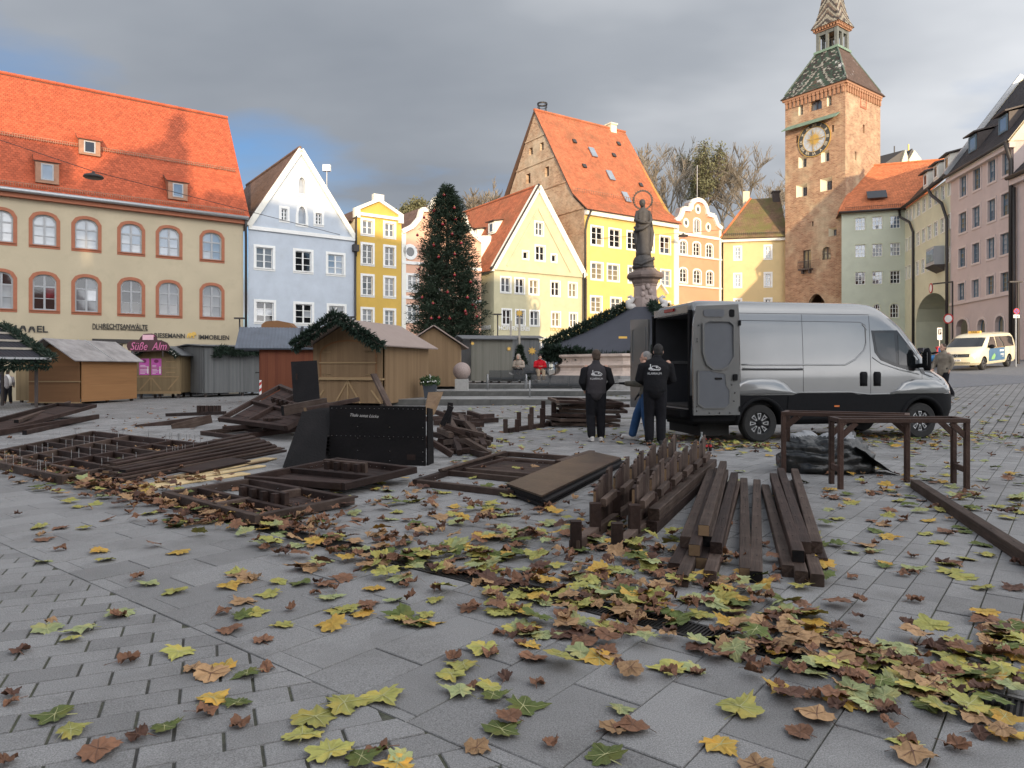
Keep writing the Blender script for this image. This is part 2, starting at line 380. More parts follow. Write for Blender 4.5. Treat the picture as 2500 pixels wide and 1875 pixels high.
def paver_into(mb, poly, r_, o=Vector((0, 0))):
    dz = r_.uniform(-0.0022, 0.0022); tx, ty = r_.uniform(-.006, .006), r_.uniform(-.006, .006)
    c = sum(poly, Vector((0, 0)))/len(poly); n = len(poly)
    ins = [p+(c-p).normalized()*0.004 for p in poly]
    top = [(p.x-o.x, p.y-o.y, dz+(p.x-c.x)*tx+(p.y-c.y)*ty) for p in ins]
    bot = [(p.x-o.x, p.y-o.y, dz-0.004+(p.x-c.x)*tx+(p.y-c.y)*ty) for p in poly]
    b2 = [(p.x-o.x, p.y-o.y, -0.03) for p in poly]
    mb.add(top+bot+b2, [tuple(range(n))]+[(i+n, (i+1) % n+n, (i+1) % n, i) for i in range(n)]+[(i+2*n, (i+1) % n+2*n, (i+1) % n+n, i+n) for i in range(n)], 0, (r_.choice((.86, .95, 1, 1.04, 1.1)),)*3)
r_ = random.Random(11)
for d, poly, A in pavers[:300]:
    c = sum(poly, Vector((0, 0)))/len(poly); mb = MB(); paver_into(mb, poly, r_, c)
    mb.build('paver', 'paver', ground, loc=(c.x, c.y, 0))
mb = MB()
for d, poly, A in pavers[300:]: paver_into(mb, poly, r_)
mb.build('pavers', 'paver', ground, kind='stuff')

# slotted drain grates along the channel
mb = MB()
drain = MB()
for i in range(-14, 16):
    a, b = C0+Cd*(i*0.5+0.004), C0+Cd*(i*0.5+0.496)
    m = MB(); z0, z1 = -0.03, -0.002
    for s in (-1, 1): m.beam((*(a+Pd*s*0.095), -0.004), (*(b+Pd*s*0.095), -0.004), 0.022, 0.016)
    for k in range(23):
        c = a+(b-a)*((k+0.5)/23); m.beam((*(c-Pd*0.09), -0.004), (*(c+Pd*0.09), -0.004), 0.009, 0.014)
    for t in (0.0, 1.0):
        c = a+(b-a)*t; m.beam((*(c-Pd*0.1), -0.005), (*(c+Pd*0.1), -0.005), 0.02, 0.015)
    gr_ = m.build('drain_grate', 'dark_iron', ground); MB().beam((*a, -.0115), (*b, -.0115), .19, .012).build('slot_shade_strip', 'slot_shade_black', gr_)  # black strip just under the bars paints in the shade of the hollow channel

# asphalt road that climbs past the taxi
mb = MB(); N_ = 26
for j in range(N_+1):
    for i in range(9):
        x = 6+j*1.6; y = 24.5+j*0.35+i*2.4-0.1*j*0
        mb.v.append((x, y, gz(x, y)+0.002))
for j in range(N_):
    for i in range(8): mb.f.append((j*9+i, (j+1)*9+i, (j+1)*9+i+1, j*9+i+1)); mb.m.append(0)
mb.build('road', 'asphalt', kind='structure', label='asphalt road')
# a light metal grating set in the ground right of the grey van
mb = MB(); c = gp(2445, 1012, 0)
for k in range(28): mb.box(c.x-1.05+k*0.076, c.x-1.05+k*0.076+0.05, c.y-0.28, c.y+0.28, c.z+0.0, c.z+0.012)
mb.box(c.x-1.1, c.x+1.12, c.y-0.33, c.y-0.285, c.z-0.01, c.z+0.014); mb.box(c.x-1.1, c.x+1.12, c.y+0.285, c.y+0.33, c.z-0.01, c.z+0.014)
mat('zinc', (0.42, 0.43, 0.44), 0.45, 0.12, 8.0, metal=0.7)
mb.build('ground_grating', 'zinc', ground)
# ------------------------------------------------------------------ buildings
def plaster(n, c, c2=None, c2pos=(0.50, 0.72), var=0.10, c2scale=0.6): return mat(n, c, 0.92, var, 1.2, 0.25, 14.0, col2=c2 or tuple(v*0.84 for v in c), c2pos=c2pos, c2scale=c2scale, spec=0.2)
plaster('cream', (0.50, 0.43, 0.305)); plaster('blue_plaster', (0.50, 0.55, 0.61), (0.40, 0.435, 0.47), (0.55, 0.72)); plaster('ochre', (0.62, 0.41, 0.10)); plaster('pink_plaster', (0.70, 0.42, 0.30))
plaster('lime', (0.52, 0.48, 0.32), (0.33, 0.30, 0.20), (0.60, 0.80)); plaster('sun_yellow', (0.66, 0.48, 0.17)); plaster('salmon', (0.68, 0.32, 0.20)); plaster('pale_yellow', (0.64, 0.50, 0.27))
plaster('sage', (0.54, 0.57, 0.46)); plaster('sage_light', (0.62, 0.62, 0.46)); plaster('mauve', (0.58, 0.475, 0.44)); plaster('offwhite', (0.80, 0.78, 0.70)); plaster('church_cream', (0.75, 0.68, 0.5))
mat('white_paint', (0.80, 0.80, 0.77), 0.55, 0.05, 4.0); mat('rust_surround', (0.36, 0.135, 0.075), 0.85, 0.10, 4.0); mat('grey_frame', (0.36, 0.37, 0.38), 0.5, 0.05); mat('blue_frame', (0.10, 0.17, 0.22), 0.5, 0.05)
mat('mauve_trim', (0.62, 0.52, 0.48), 0.85, 0.06); mat('dark_trim', (0.07, 0.055, 0.05), 0.6, 0.2, 6.0); mat('gutter', (0.045, 0.04, 0.038), 0.5, 0.2, 6.0, metal=0.3); mat('copper', (0.30, 0.16, 0.10), 0.5, 0.25, 4.0, metal=0.4); mat('verdigris', (0.16, 0.24, 0.18), 0.7, 0.3, 3.0)
def pane_mat(n, c, ior=1.9, var=0.25, scale=1.3): mat(n, c, 0.04, var, scale, 0.05, 1.5, spec=0.5, ior=ior, det=2.0)
pane_mat('pane_dark', (0.012, 0.013, 0.015)); pane_mat('pane_curtain', (0.34, 0.36, 0.38), 2.2); pane_mat('pane_mid', (0.10, 0.11, 0.12)); pane_mat('pane_sky', (0.13, 0.17, 0.22), 2.6); pane_mat('pane_red', (0.10, 0.012, 0.018), 1.7, 0.6, 4.0); pane_mat('pane_warm', (0.22, 0.19, 0.13), 1.8)
brick_mat('tower_brick', (0.28, 0.135, 0.08), (0.46, 0.28, 0.17), (0.50, 0.41, 0.29), 0.34, 0.12, 0.016, wear=(0.52, 0.43, 0.29), bump=0.9, wpos=(0.50, 0.62), wscale=0.16)
brick_mat('gable_brick', (0.34, 0.19, 0.115), (0.52, 0.35, 0.22), (0.55, 0.45, 0.32), 0.36, 0.13, 0.014, wear=(0.56, 0.46, 0.33), bump=0.9, wpos=(0.42, 0.6), wscale=0.3)
def tile_mat(n, c, moss=None, pos=(0.6, 0.75)): mat(n, c, 0.75, 0.16, 0.8, attr=True, col2=moss or tuple(v*0.75 for v in c), c2pos=pos, c2scale=0.7, spec=0.3, bump=0.15, bscale=30)
mat('tile_bright', (.43, .098, .044), .75, .07, 1.5, attr=True, spec=.3); tile_mat('tile_red', (0.42, 0.135, 0.065), (0.30, 0.12, 0.06), (0.45, 0.7)); tile_mat('tile_orange', (0.50, 0.17, 0.075)); tile_mat('tile_dark', (0.10, 0.075, 0.06)); tile_mat('tile_moss', (0.20, 0.13, 0.08), (0.17, 0.155, 0.06), (0.42, 0.6)); tile_mat('tile_slate', (0.045, 0.042, 0.045)); tile_mat('tile_brown', (0.16, 0.10, 0.075)); tile_mat('tile_pattern', (1, 1, 1), (0.9, 0.9, 0.9))
mat('roof_under', (0.10, 0.06, 0.045), 0.9)
mat('letter_black', (0.03, 0.028, 0.026), 0.6); mat('letter_white', (0.75, 0.75, 0.72), 0.6); mat('letter_gold', (0.45, 0.32, 0.10), 0.5); mat('gold', (0.62, 0.40, 0.10), 0.4, metal=0.5)

class Fa:
    """a facade line: left end at pixel column px and depth Y, direction d in plan; local frame x along it, y into the house"""
    def __init__(s, px, Y, d, X=None):
        s.A = Vector(((px-CXP)/FPX*Y if X is None else X, Y)); s.d = Vector(d).normalized(); s.M = Matrix.Identity(4)
        s.rz = math.atan2(s.d.y, s.d.x)
        s.W = Matrix.Translation((s.A.x, s.A.y, 0)) @ Matrix.Rotation(s.rz, 4, 'Z')
    def u(s, px):
        k = (px-CXP)/FPX; return (k*s.A.y-s.A.x)/(s.d.x-k*s.d.y)
    def z(s, px, py): return CAMH+(HOR-py)/FPX*(s.A.y+s.d.y*s.u(px))
    def thing(s, name, label, cat='building', group=None):
        s.o = thing(name, label, cat, (s.A.x, s.A.y, 0), s.rz, group); return s.o
    def side(s, u0, rot, base=None):
        """another facade of the same house, starting at local point base, turned by rot"""
        f = Fa.__new__(Fa); f.M = Matrix.Translation(base) @ Matrix.Rotation(rot, 4, 'Z'); f.W = s.W @ f.M
        p = f.W @ Vector((0, 0, 0)); q = f.W @ Vector((1, 0, 0)); f.A = Vector((p.x, p.y)); f.d = Vector((q.x-p.x, q.y-p.y)).normalized(); f.rz = s.rz+rot; f.o = s.o
        return f
def arch_poly(u0, u1, z0, z1, rise=0.0, n=6):
    if rise <= 0: return [(u0, z0), (u1, z0), (u1, z1), (u0, z1)]
    pts = [(u0, z0), (u1, z0)]; c = (u0+u1)/2; w = (u1-u0)/2
    for i in range(n+1):
        a = 1-2*i/n; pts.append((c+w*a, z1-rise+rise*math.sqrt(max(0, 1-a*a))))
    return pts
def inside(p, P):
    c = False
    for (x0, y0), (x1, y1) in zip(P, P[1:]+P[:1]):
        if (y0 > p[1]) != (y1 > p[1]) and p[0] < (x1-x0)*(p[1]-y0)/(y1-y0)+x0: c = not c
    return c
def wall(F, outline, holes, mats, depth=0.16, name='wall', parent=None, thick=None):
    mb = MB(); V2 = []; E2_ = []
    for P in [outline]+holes:
        b = len(V2); V2 += [Vector(q) for q in P]; E2_ += [(b+i, b+(i+1) % len(P)) for i in range(len(P))]
    vo_, _, fo_ = delaunay_2d_cdt(V2, E2_, [], 0, 1e-5)[:3]
    mb.add([(v.x, 0, v.y) for v in vo_], [f for f in fo_ if inside(sum((vo_[k] for k in f), Vector((0, 0)))/len(f), outline) and not any(inside(sum((vo_[k] for k in f), Vector((0, 0)))/len(f), H) for H in holes)])
    for P in holes:
        n = len(P); mb.add([(u, 0, z) for u, z in P]+[(u, depth, z) for u, z in P], [(i, (i+1) % n, n+(i+1) % n, n+i) for i in range(n)])
    if thick:
        n = len(outline); mb.add([(u, 0, z) for u, z in outline]+[(u, thick, z) for u, z in outline], [(i, (i+1) % n, n+(i+1) % n, n+i) for i in range(n)]+[tuple(range(n, 2*n))])
    return mb.build(name, mats, parent or F.o, M=F.M)
WCACHE = {}
def window(F, u0, u1, z0, z1, rise=0.0, nx=2, ny=3, sur=0.12, sm='white_paint', fm='white_paint', panes=('pane_dark',), dep=0.13, sill=True, trans=None, bar=0.035, fr=0.06, name='window', proud=0.03, sill_m=None):
    w, h = u1-u0, z1-z0
    key = (round(w, 2), round(h, 2), round(rise, 2), nx, ny, sur, sm, fm, dep, sill, trans, bar, fr, proud)
    if key not in WCACHE:
        mb = MB(); n = 8
        P = arch_poly(-w/2, w/2, 0, h, rise, n)
        if sur > 0: mb.ring(arch_poly(-w/2-sur, w/2+sur, -sur, h+sur, rise*(1+2*sur/w) if rise else 0, n), P, -proud, 0.004, 0)
        mb.ring(P, arch_poly(-w/2+fr, w/2-fr, fr, h-fr, max(rise-fr*0.3, 0.02) if rise else 0, n), dep-0.035, dep+0.03, 1)
        for i in range(1, nx): x = -w/2+w*i/nx; bw = bar*(1.5 if nx % 2 == 0 and i == nx//2 else 0.7); mb.box(x-bw, x+bw, dep-0.04, dep+0.02, fr*0.5, h-fr*0.5, 1)
        lv = trans or [k/ny for k in range(1, ny)]
        for k, t in enumerate(lv): bw = bar*(1.3 if trans and k == len(lv)-1 else 0.55); mb.box(-w/2+fr*0.5, w/2-fr*0.5, dep-0.03, dep+0.015, h*t-bw, h*t+bw, 1)
        if sill: mb.box(-w/2-sur*0.8, w/2+sur*0.8, -proud-0.06, dep-0.05, -0.05, 0.0, 0)
        me = mb.mesh('window', [sm, fm])
        ps = []; ls = [0]+list(lv)+[1]
        for i in range(nx):
            for k in range(len(ls)-1):
                x0, x1 = -w/2+w*i/nx, -w/2+w*(i+1)/nx; ps.append(((x0+x1)/2, h*(ls[k]+ls[k+1])/2, x1-x0, h*(ls[k+1]-ls[k])))
        WCACHE[key] = (me, ps)
    me, ps = WCACHE[key]
    o = link(name, me, F.o, F.M @ Matrix.Translation(((u0+u1)/2, 0, z0)))
    pm0 = rnd.choice(panes)
    for i, (x, z, pw, ph) in enumerate(ps):
        pm = pm0 if rnd.random() < 0.8 else rnd.choice(panes)
        k = ('p', round(pw, 3), round(ph, 3), pm)
        if k not in WCACHE: WCACHE[k] = MB().box(-pw/2, pw/2, -0.004, 0.004, -ph/2, ph/2).mesh('pane', pm)
        link('pane', WCACHE[k], o, Matrix.Translation((x, dep+0.012, z)) @ Matrix.Rotation(rnd.uniform(-.006, .006), 4, 'X') @ Matrix.Rotation(rnd.uniform(-.006, .006), 4, 'Z'))
    return o
def row(F, zb, zt, pxs, sur=0.12, holes=None, **k):
    """windows of one storey; pxs are the outer edges (with surround) in pixel columns"""
    for a, b in pxs:
        u0, u1 = F.u(a)+sur, F.u(b)-sur
        holes.append(arch_poly(u0, u1, zb+sur, zt-sur, k.get('rise', 0.0), 8))
        window(F, u0, u1, zb+sur, zt-sur, sur=sur, **k)
def tiles(parent, e0, e1, r1, r0, m, tw=0.2, th=0.17, thick=0.1, pat=None, name='roof', base='roof_under', lift=0.02, rnd_amp=0.18, seed=0):
    """roof plane from eave e0-e1 up to ridge r0-r1: a slab and its courses of tiles"""
    e0, e1, r1, r0 = [Vector(p) for p in (e0, e1, r1, r0)]; R = random.Random(seed)
    nrm = (e1-e0).cross(r0-e0)
    if nrm.length < 1e-6 or (r0-e0).length < 1e-6: nrm = (e1-e0).cross(r1-e1)
    nrm.normalize()
    if nrm.z < 0: nrm = -nrm
    mb = MB(); q = [e0, e1, r1, r0]
    mb.add([p-nrm*thick for p in q]+q, [(0, 1, 2, 3), (4, 5, 6, 7), (0, 1, 5, 4), (1, 2, 6, 5), (2, 3, 7, 6), (3, 0, 4, 7)])
    ro = mb.build(name, base, parent)
    tb = MB(); sl = max((r0-e0).length, (r1-e1).length); nc = max(1, int(sl/th))
    for j in range(nc):
        t0, t1 = j/nc, min(1.0, (j+1.25)/nc)
        a0, b0, a1, b1 = e0.lerp(r0, t0), e1.lerp(r1, t0), e0.lerp(r0, t1), e1.lerp(r1, t1)
        ln = (b0-a0).length; n = max(1, int(round(ln/tw))); off = 0.5 if j % 2 else 0.0
        up = (a1-a0).normalized() if (a1-a0).length > 0 else Vector((0, 0, 1))
        for i in range(n+1 if off else n):
            s0, s1 = max(0, (i-off)/n), min(1, (i+1-off)/n)
            if s1-s0 < 0.02/max(ln, 0.1): continue
            g = 0.012/ln; s0 += g/2; s1 -= g/2
            l_, h_ = nrm*(lift+R.uniform(-.004, .006)), nrm*0.006
            sm = (s0+s1)/2; c = pat(sm, t0) if pat else (1, 1, 1)
            v = 1+R.uniform(-rnd_amp, rnd_amp); c = tuple(x*v for x in c)
            A, B = a0.lerp(b0, s0)+l_, a0.lerp(b0, s1)+l_; Mi = a0.lerp(b0, sm)+l_-up*th*0.16
            A2, B2 = a1.lerp(b1, s0)+h_, a1.lerp(b1, s1)+h_
            q = 0.25
            tb.add([A+up*th*0.06, A.lerp(Mi, 0.62), Mi, B.lerp(Mi, 0.62), B+up*th*0.06, B2, A2, A+up*th*0.06-l_, A.lerp(Mi, .62)-l_, Mi-l_, B.lerp(Mi, .62)-l_, B+up*th*.06-l_],
                   [(0, 1, 2, 3, 4, 5, 6), (0, 7, 8, 1), (1, 8, 9, 2), (2, 9, 10, 3), (3, 10, 11, 4)], 0, c)
    tb.build('roof_tiles', m, ro, kind='stuff')
    return ro
def ridge_caps(parent, a, b, m, r=0.13, L=0.42, name='ridge_tiles'):
    a, b = Vector(a), Vector(b); n = max(1, int((b-a).length/L)); mb = MB()
    for i in range(n):
        p, q = a.lerp(b, i/n), a.lerp(b, (i+1.12)/n if i < n-1 else 1.0)
        v = 1+rnd.uniform(-.12, .12); k = len(mb.f); mb.tube([p, q], [r*0.86, r], 7); mb.c += [(v, v, v)]*(len(mb.f)-k)
    mb.build(name, m, parent, kind='stuff')
def pipe(parent, pts, r=0.06, m='gutter', name='downpipe', n=8): return MB().tube(pts, r, n).build(name, m, parent, smooth=True)
def lettering(F, body, px0, px1, pyb, m='letter_black', parent=None, y=-0.03, h=None, shear=0, bold=0.0, name='lettering', pxz=None):
    me = text_mesh(body, 1.0, 0.02, shear, bold)
    co = np.zeros(len(me.vertices)*3); me.vertices.foreach_get('co', co); co = co.reshape(-1, 3)
    u0, u1 = F.u(px0), F.u(px1); z = F.z(pxz or (px0+px1)/2, pyb)
    sx = (u1-u0)/(co[:, 0].max()-co[:, 0].min()); sz = sx if h is None else h/0.70
    new = np.stack([u0+(co[:, 0]-co[:, 0].min())*sx, y+co[:, 2]*-1.0, z+co[:, 1]*sz], 1)
    me.vertices.foreach_set('co', new.ravel()); me.materials.clear(); me.materials.append(M_(m)); me.update()
    return link(name, me, parent or F.o, F.M)
def band(F, u0, u1, z0, z1, m, y=0.06, name='cornice', parent=None):
    return MB().box(u0, u1, -y, 0.05, z0, z1).build(name, m, parent or F.o, M=F.M)
def dormer(parent, base, w, h, run, face='copper', tile='tile_bright', over=0.15, pane='pane_sky', cheek=None, rise=0.25, pitch_back=0.0):
    """small roof dormer whose front stands at local point base (x centre, y front, z sill)"""
    x, y, z = base; d = MB()
    # cheeks and front
    d.add([(x-w/2, y, z), (x+w/2, y, z), (x+w/2, y, z+h), (x-w/2, y, z+h), (x-w/2, y+run, z+h+rise), (x+w/2, y+run, z+h+rise), (x-w/2, y+run*0.1, z), (x+w/2, y+run*0.1, z)],
          [(0, 1, 2, 3), (0, 3, 4, 6), (1, 7, 5, 2)])
    o = d.build('dormer', cheek or face, parent)
    MB().ring([(x-w/2, z), (x+w/2, z), (x+w/2, z+h), (x-w/2, z+h)], [(x-w*.27, z+h*.14), (x+w*.27, z+h*.14), (x+w*.27, z+h*.9), (x-w*.27, z+h*.9)], y-0.03, y+0.02).build('dormer_face', face, o)
    MB().ring([(x-w*.27, z+h*.14), (x+w*.27, z+h*.14), (x+w*.27, z+h*.9), (x-w*.27, z+h*.9)], [(x-w*.21, z+h*.2), (x+w*.21, z+h*.2), (x+w*.21, z+h*.84), (x-w*.21, z+h*.84)], y-0.05, y+0.0).build('dormer_frame', 'grey_frame', o)
    MB().box(x-w*.21, x+w*.21, y-0.02, y-0.012, z+h*.2, z+h*.84).build('pane', pane, o)
    tiles(o, (x-w/2-over, y-over, z+h), (x+w/2+over, y-over, z+h), (x+w/2+over, y+run, z+h+rise+0.1), (x-w/2-over, y+run, z+h+rise+0.1), tile, 0.2, 0.17, 0.06, name='dormer_roof')
    return o

D1 = (0.806, 0.592); D5 = (0.832, 0.555)
# ---- cream building on the left
F = Fa(594, 48.0, D1); F.thing('townhouse', 'long cream townhouse with bright red tiled roof and rust-brown arched window surrounds')
zE = 11.35; L0 = -24.0; holes = []
P1 = [(-36, 42), (70, 147), (174, 248), (286, 354.5), (380, 445.6), (487, 548)]
z1b, z1t = F.z(517, 641), F.z(517, 561); z2b, z2t = F.z(520, 781), F.z(520, 690)
row(F, z1b, z1t, P1+[(-160, -75)], 0.19, holes, rise=0.36, nx=2, sm='rust_surround', fm='grey_frame', panes=('pane_curtain', 'pane_curtain', 'pane_sky'), trans=(0.31, 0.64), fr=0.08, proud=0.02)
row(F, z2b, z2t, [P1[0], P1[2], P1[3], P1[4], P1[5]]+[(-160, -75)], 0.19, holes, rise=0.36, nx=2, sm='rust_surround', fm='grey_frame', panes=('pane_mid', 'pane_curtain', 'pane_dark', 'pane_mid'), trans=(0.33, 0.66), fr=0.08, proud=0.02)
row(F, z2b, z2t, [P1[1]], 0.19, holes, rise=0.36, nx=2, sm='rust_surround', fm='grey_frame', panes=('pane_red', 'pane_dark'), trans=(0.33, 0.66), fr=0.08, proud=0.02)
# shop fronts of the ground floor
for a, b in ((230, 300), (320, 400), (440, 560)):
    u0, u1 = F.u(a), F.u(b); holes.append(arch_poly(u0, u1, -0.5, 2.9)); window(F, u0, u1, -0.5, 2.9, nx=3, ny=2, sur=0.0, fm='dark_trim', panes=('pane_dark', 'pane_mid'), name='shop_window')
wall(F, [(L0, -1.5), (0, -1.5), (0, zE+0.1), (L0, zE+0.1)], holes, 'cream', 0.2)
MB().add([(0, 0, -1.5), (0, 10.2, -1.5), (0, 10.2, zE), (0, 5.1, 19.4), (0, 0, zE)], [(0, 1, 2, 3, 4)]).build('gable_wall', 'cream', F.o)
MB().box(L0, 0.05, -0.32, 0.0, zE-0.25, zE+0.12).build('eaves_board', 'rust_surround', F.o)
MB().tube([(L0, -0.48, zE+0.12), (0.2, -0.48, zE+0.12)], 0.13, 10).build('gutter', 'zinc', F.o, smooth=True)
ro = tiles(F.o, (L0, -0.45, zE+0.2), (0.3, -0.45, zE+0.2), (0.3, 5.1, 19.75), (L0, 5.1, 19.75), 'tile_bright', 0.21, 0.185, 0.14)
ridge_caps(F.o, (L0, 5.1, 19.8), (0.3, 5.1, 19.8), 'tile_bright')
tiles(F.o, (0.3, 10.6, zE+0.2), (L0, 10.6, zE+0.2), (L0, 5.1, 19.75), (0.3, 5.1, 19.75), 'tile_bright', 0.6, 0.5, 0.14)
sy = lambda z: -0.45+(z-zE-0.2)/(19.75-zE-0.2)*5.55       # where the roof plane passes height z
for px, py, w, h in ((115, 448, 1.15, 1.25), (433, 488, 1.15, 1.15), (272, 386, 1.15, 0.95)):
    uu = F.u(px); z = CAMH+(HOR-py)/FPX*(F.A.y+F.d.y*uu+0.5)
    for _ in range(4): z = CAMH+(HOR-py)/FPX*(F.A.y+F.d.y*uu+F.d.x*(sy(z)-0.1))
    dormer(F.o, (F.u(px)+(0 if py > 400 else -1.0), sy(z)-0.12, z), w, h, h*1.0, rise=h*.47, over=.1, pane='pane_sky' if py > 400 else 'pane_dark')
mb = MB()
zs = 15.05
for i in range(int(-L0/0.12)): mb.box(L0+i*0.12, L0+i*0.12+0.025, sy(zs)-0.10, sy(zs)-0.06, zs-0.02, zs+0.22)
for k in (0.05, 0.2): mb.box(L0, 0, sy(zs)-0.11, sy(zs)-0.08, zs+k, zs+k+0.03)
mb.build('snow_guard', 'tile_bright' if False else 'copper', F.o)
mb = MB(); zs = 11.75
for i in range(int(-L0/0.12)): mb.box(L0+i*0.12, L0+i*0.12+0.025, sy(zs)-0.10, sy(zs)-0.06, zs-0.02, zs+0.2)
mb.box(L0, 0, sy(zs)-0.11, sy(zs)-0.08, zs+.17, zs+.2); mb.build('snow_guard', 'copper', F.o)
pipe(F.o, [(0.05, -0.45, zE+0.1), (0.1, -0.2, zE-0.6), (0.14, -0.12, zE-1.2), (0.14, -0.12, -1)], 0.085)
me_ = lettering(F, 'I', 36, 41, 809, h=0.36, bold=0.02); u0 = F.u(47); 
def leafM(F, pxa, pxb, pyb, parent):
    mb = MB(); u0, u1 = F.u(pxa), F.u(pxb); z = F.z(pxa, pyb); h = 0.37; w = (u1-u0)
    for s in (0, 1):
        pts = [(0, 0.06), (0.05, 0.55), (0.22, 0.92), (0.47, 1.0), (0.47, 0.55), (0.36, 0.42), (0.15, 0.0)]
        mb.prism([(u0+(x if not s else 1-x)*w, z+y*h) for x, y in pts], -0.05, -0.01)
    return mb.build('lettering', 'letter_black', parent)
leafM(F, 48, 64, 810, F.o); leafM(F, 69, 86, 812, F.o); lettering(F, 'EL', 90, 117, 811, h=0.36, bold=0.02)
lettering(F, 'DLH', 226, 248, 804.5, h=0.36); lettering(F, 'RECHTSANWÄLTE', 252, 360, 801, h=0.28, bold=0.012, pxz=252); lettering(F, 'DLUGOSCH · DR. LINTZ · HAMMERMÜLLER LL.M.', 252, 361, 806.5, h=0.085, pxz=300)
MB().box(F.u(249.5), F.u(250.2), -0.05, -0.01, F.z(250, 805), F.z(250, 791)).build('lettering', 'letter_black', F.o)
lettering(F, 'RIESEMANN', 377, 451, 824, h=0.29, bold=0.008, pxz=377); lettering(F, 'IMMOBILIEN', 485, 559, 828, h=0.29, bold=0.008, pxz=485)
u0, u1, z = F.u(456), F.u(480), F.z(468, 826); w = u1-u0
el = [(0, .15), (.03, .5), (.12, .75), (.3, .85), (.48, .8), (.6, .98), (.8, 1.0), (.92, .8), (.98, .45), (.9, .4), (.86, .55), (.76, .5), (.74, .05), (.6, .05), (.58, .35), (.42, .38), (.4, .05), (.26, .05), (.24, .4), (.14, .38), (.12, .05), (.03, .05)]
MB().prism([(u0+x*w, z+y*.42) for x, y in el], -0.06, -0.01).build('elephant_emblem', 'gold', F.o)
MB().box(F.u(225), F.u(395), -0.1, 0.05, 2.95, 3.2).build('shop_fascia', 'gutter', F.o)
lp = at(585, 784, 47); 
def wall_post(px, py, Y, label):
    p = at(px, py, Y); t = thing('lamp_post', label, 'lamp', (p.x, p.y, gz(p.x, p.y))); h = p.z-gz(p.x, p.y)
    MB().tube([(0, 0, -0.05), (0, 0, h)], 0.05, 8).build('post', 'gutter', t, smooth=True); MB().box(-0.32, 0.32, -0.15, 0.15, h, h+0.1).build('lamp_head', 'gutter', t); return t
wall_post(585, 779, 46.6, 'flat-headed street lamp before the corner of the cream and blue houses')

# ---- blue gabled house
F = Fa(606, 48.2, D1); F.thing('gabled_house', 'pale blue gabled house beside the long cream townhouse')
Wd = F.u(866); zc = 10.95; ua, za = F.u(734), 16.85; holes = []
kw = dict(nx=2, ny=3, panes=('pane_sky', 'pane_mid', 'pane_dark'))
row(F, F.z(619, 658.7), F.z(619, 595.6), [(619, 672), (715, 765.5), (795.4, 843.6)], 0.17, holes, **kw)
row(F, F.z(620, 791), F.z(620, 730), [(619.5, 674), (715.5, 767), (797.5, 846)], 0.17, holes, nx=2, ny=3, panes=('pane_dark', 'pane_mid', 'pane_curtain'))
row(F, F.z(681, 541.8), F.z(681, 501.7), [(681, 707), (765, 791)], 0.17, holes, nx=2, ny=3, panes=('pane_dark',))
for zb, zt in ((F.z(736, 480), F.z(736, 426)), (F.z(737, 554), F.z(737, 497))):
    u0, u1 = F.u(721.5)+.2, F.u(752.5)-.2; holes.append(arch_poly(u0, u1, zb+.2, zt-.2, 0.5, 8)); window(F, u0, u1, zb+.2, zt-.2, rise=0.5, nx=1, ny=1, sur=0.2, fm='blue_plaster', panes=('pane_curtain',), name='niche', dep=0.2)
wall(F, [(0, -1.5), (Wd, -1.5), (Wd, zc), (ua, za), (0, zc)], holes, 'blue_plaster', 0.18)
band(F, 0, Wd, zc-0.12, zc+0.13, 'white_paint', 0.12)
mb = MB(); mb.beam((0, -0.05, zc+.1), (ua, -0.05, za), 0.2, 0.36); mb.beam((ua, -0.05, za), (Wd, -0.05, zc+.1), 0.2, 0.36); mb.build('verge_band', 'offwhite', F.o)
tiles(F.o, (-0.3, 13, zc-0.2), (-0.3, 0.1, zc-0.2), (ua, 0.1, za+0.15), (ua, 13, za+0.15), 'tile_brown', 0.22, 0.2)
tiles(F.o, (Wd+.2, 0.1, zc-0.2), (Wd+.2, 13, zc-0.2), (ua, 13, za+0.15), (ua, 0.1, za+0.15), 'tile_brown', 0.3, 0.3)
ridge_caps(F.o, (ua, 0.1, za+.2), (ua, 13, za+.2), 'tile_brown')
pipe(F.o, [(Wd, -0.12, zc-0.3), (Wd, -0.12, -1)], 0.08); MB().box(Wd-0.22, Wd+0.22, -0.34, 0.02, zc-0.9, zc-0.4).build('rain_hopper', 'gutter', F.o)
pa = at(798, 487, 57); t_ = MB().tube([(pa.x, pa.y, 12.0), (pa.x, pa.y, 17.8)], 0.045, 6); pt_ = at(798, 418, 57)
t_ = thing('antenna_mast', 'thin antenna mast with white sensor head behind the blue gable', 'antenna', (pa.x, pa.y, 12)); MB().tube([(0, 0, 0), (0, 0, pt_.z-12)], 0.05, 6).build('mast', 'zinc', t_)
mb = MB(); mb.box(-0.3, 0.3, -.15, .15, pt_.z-12, pt_.z-11.5); mb.build('sensor_head', 'white_paint', t_)
mb = MB(); [mb.box(-0.2, 0.2, -.02, .02, pt_.z-12-k, pt_.z-11.96-k) for k in (2.2, 2.6, 3.0)]; mb.build('aerial', 'zinc', t_)
wall_post(858, 776, 50.5, 'flat-headed street lamp before the corner of the blue and ochre houses')

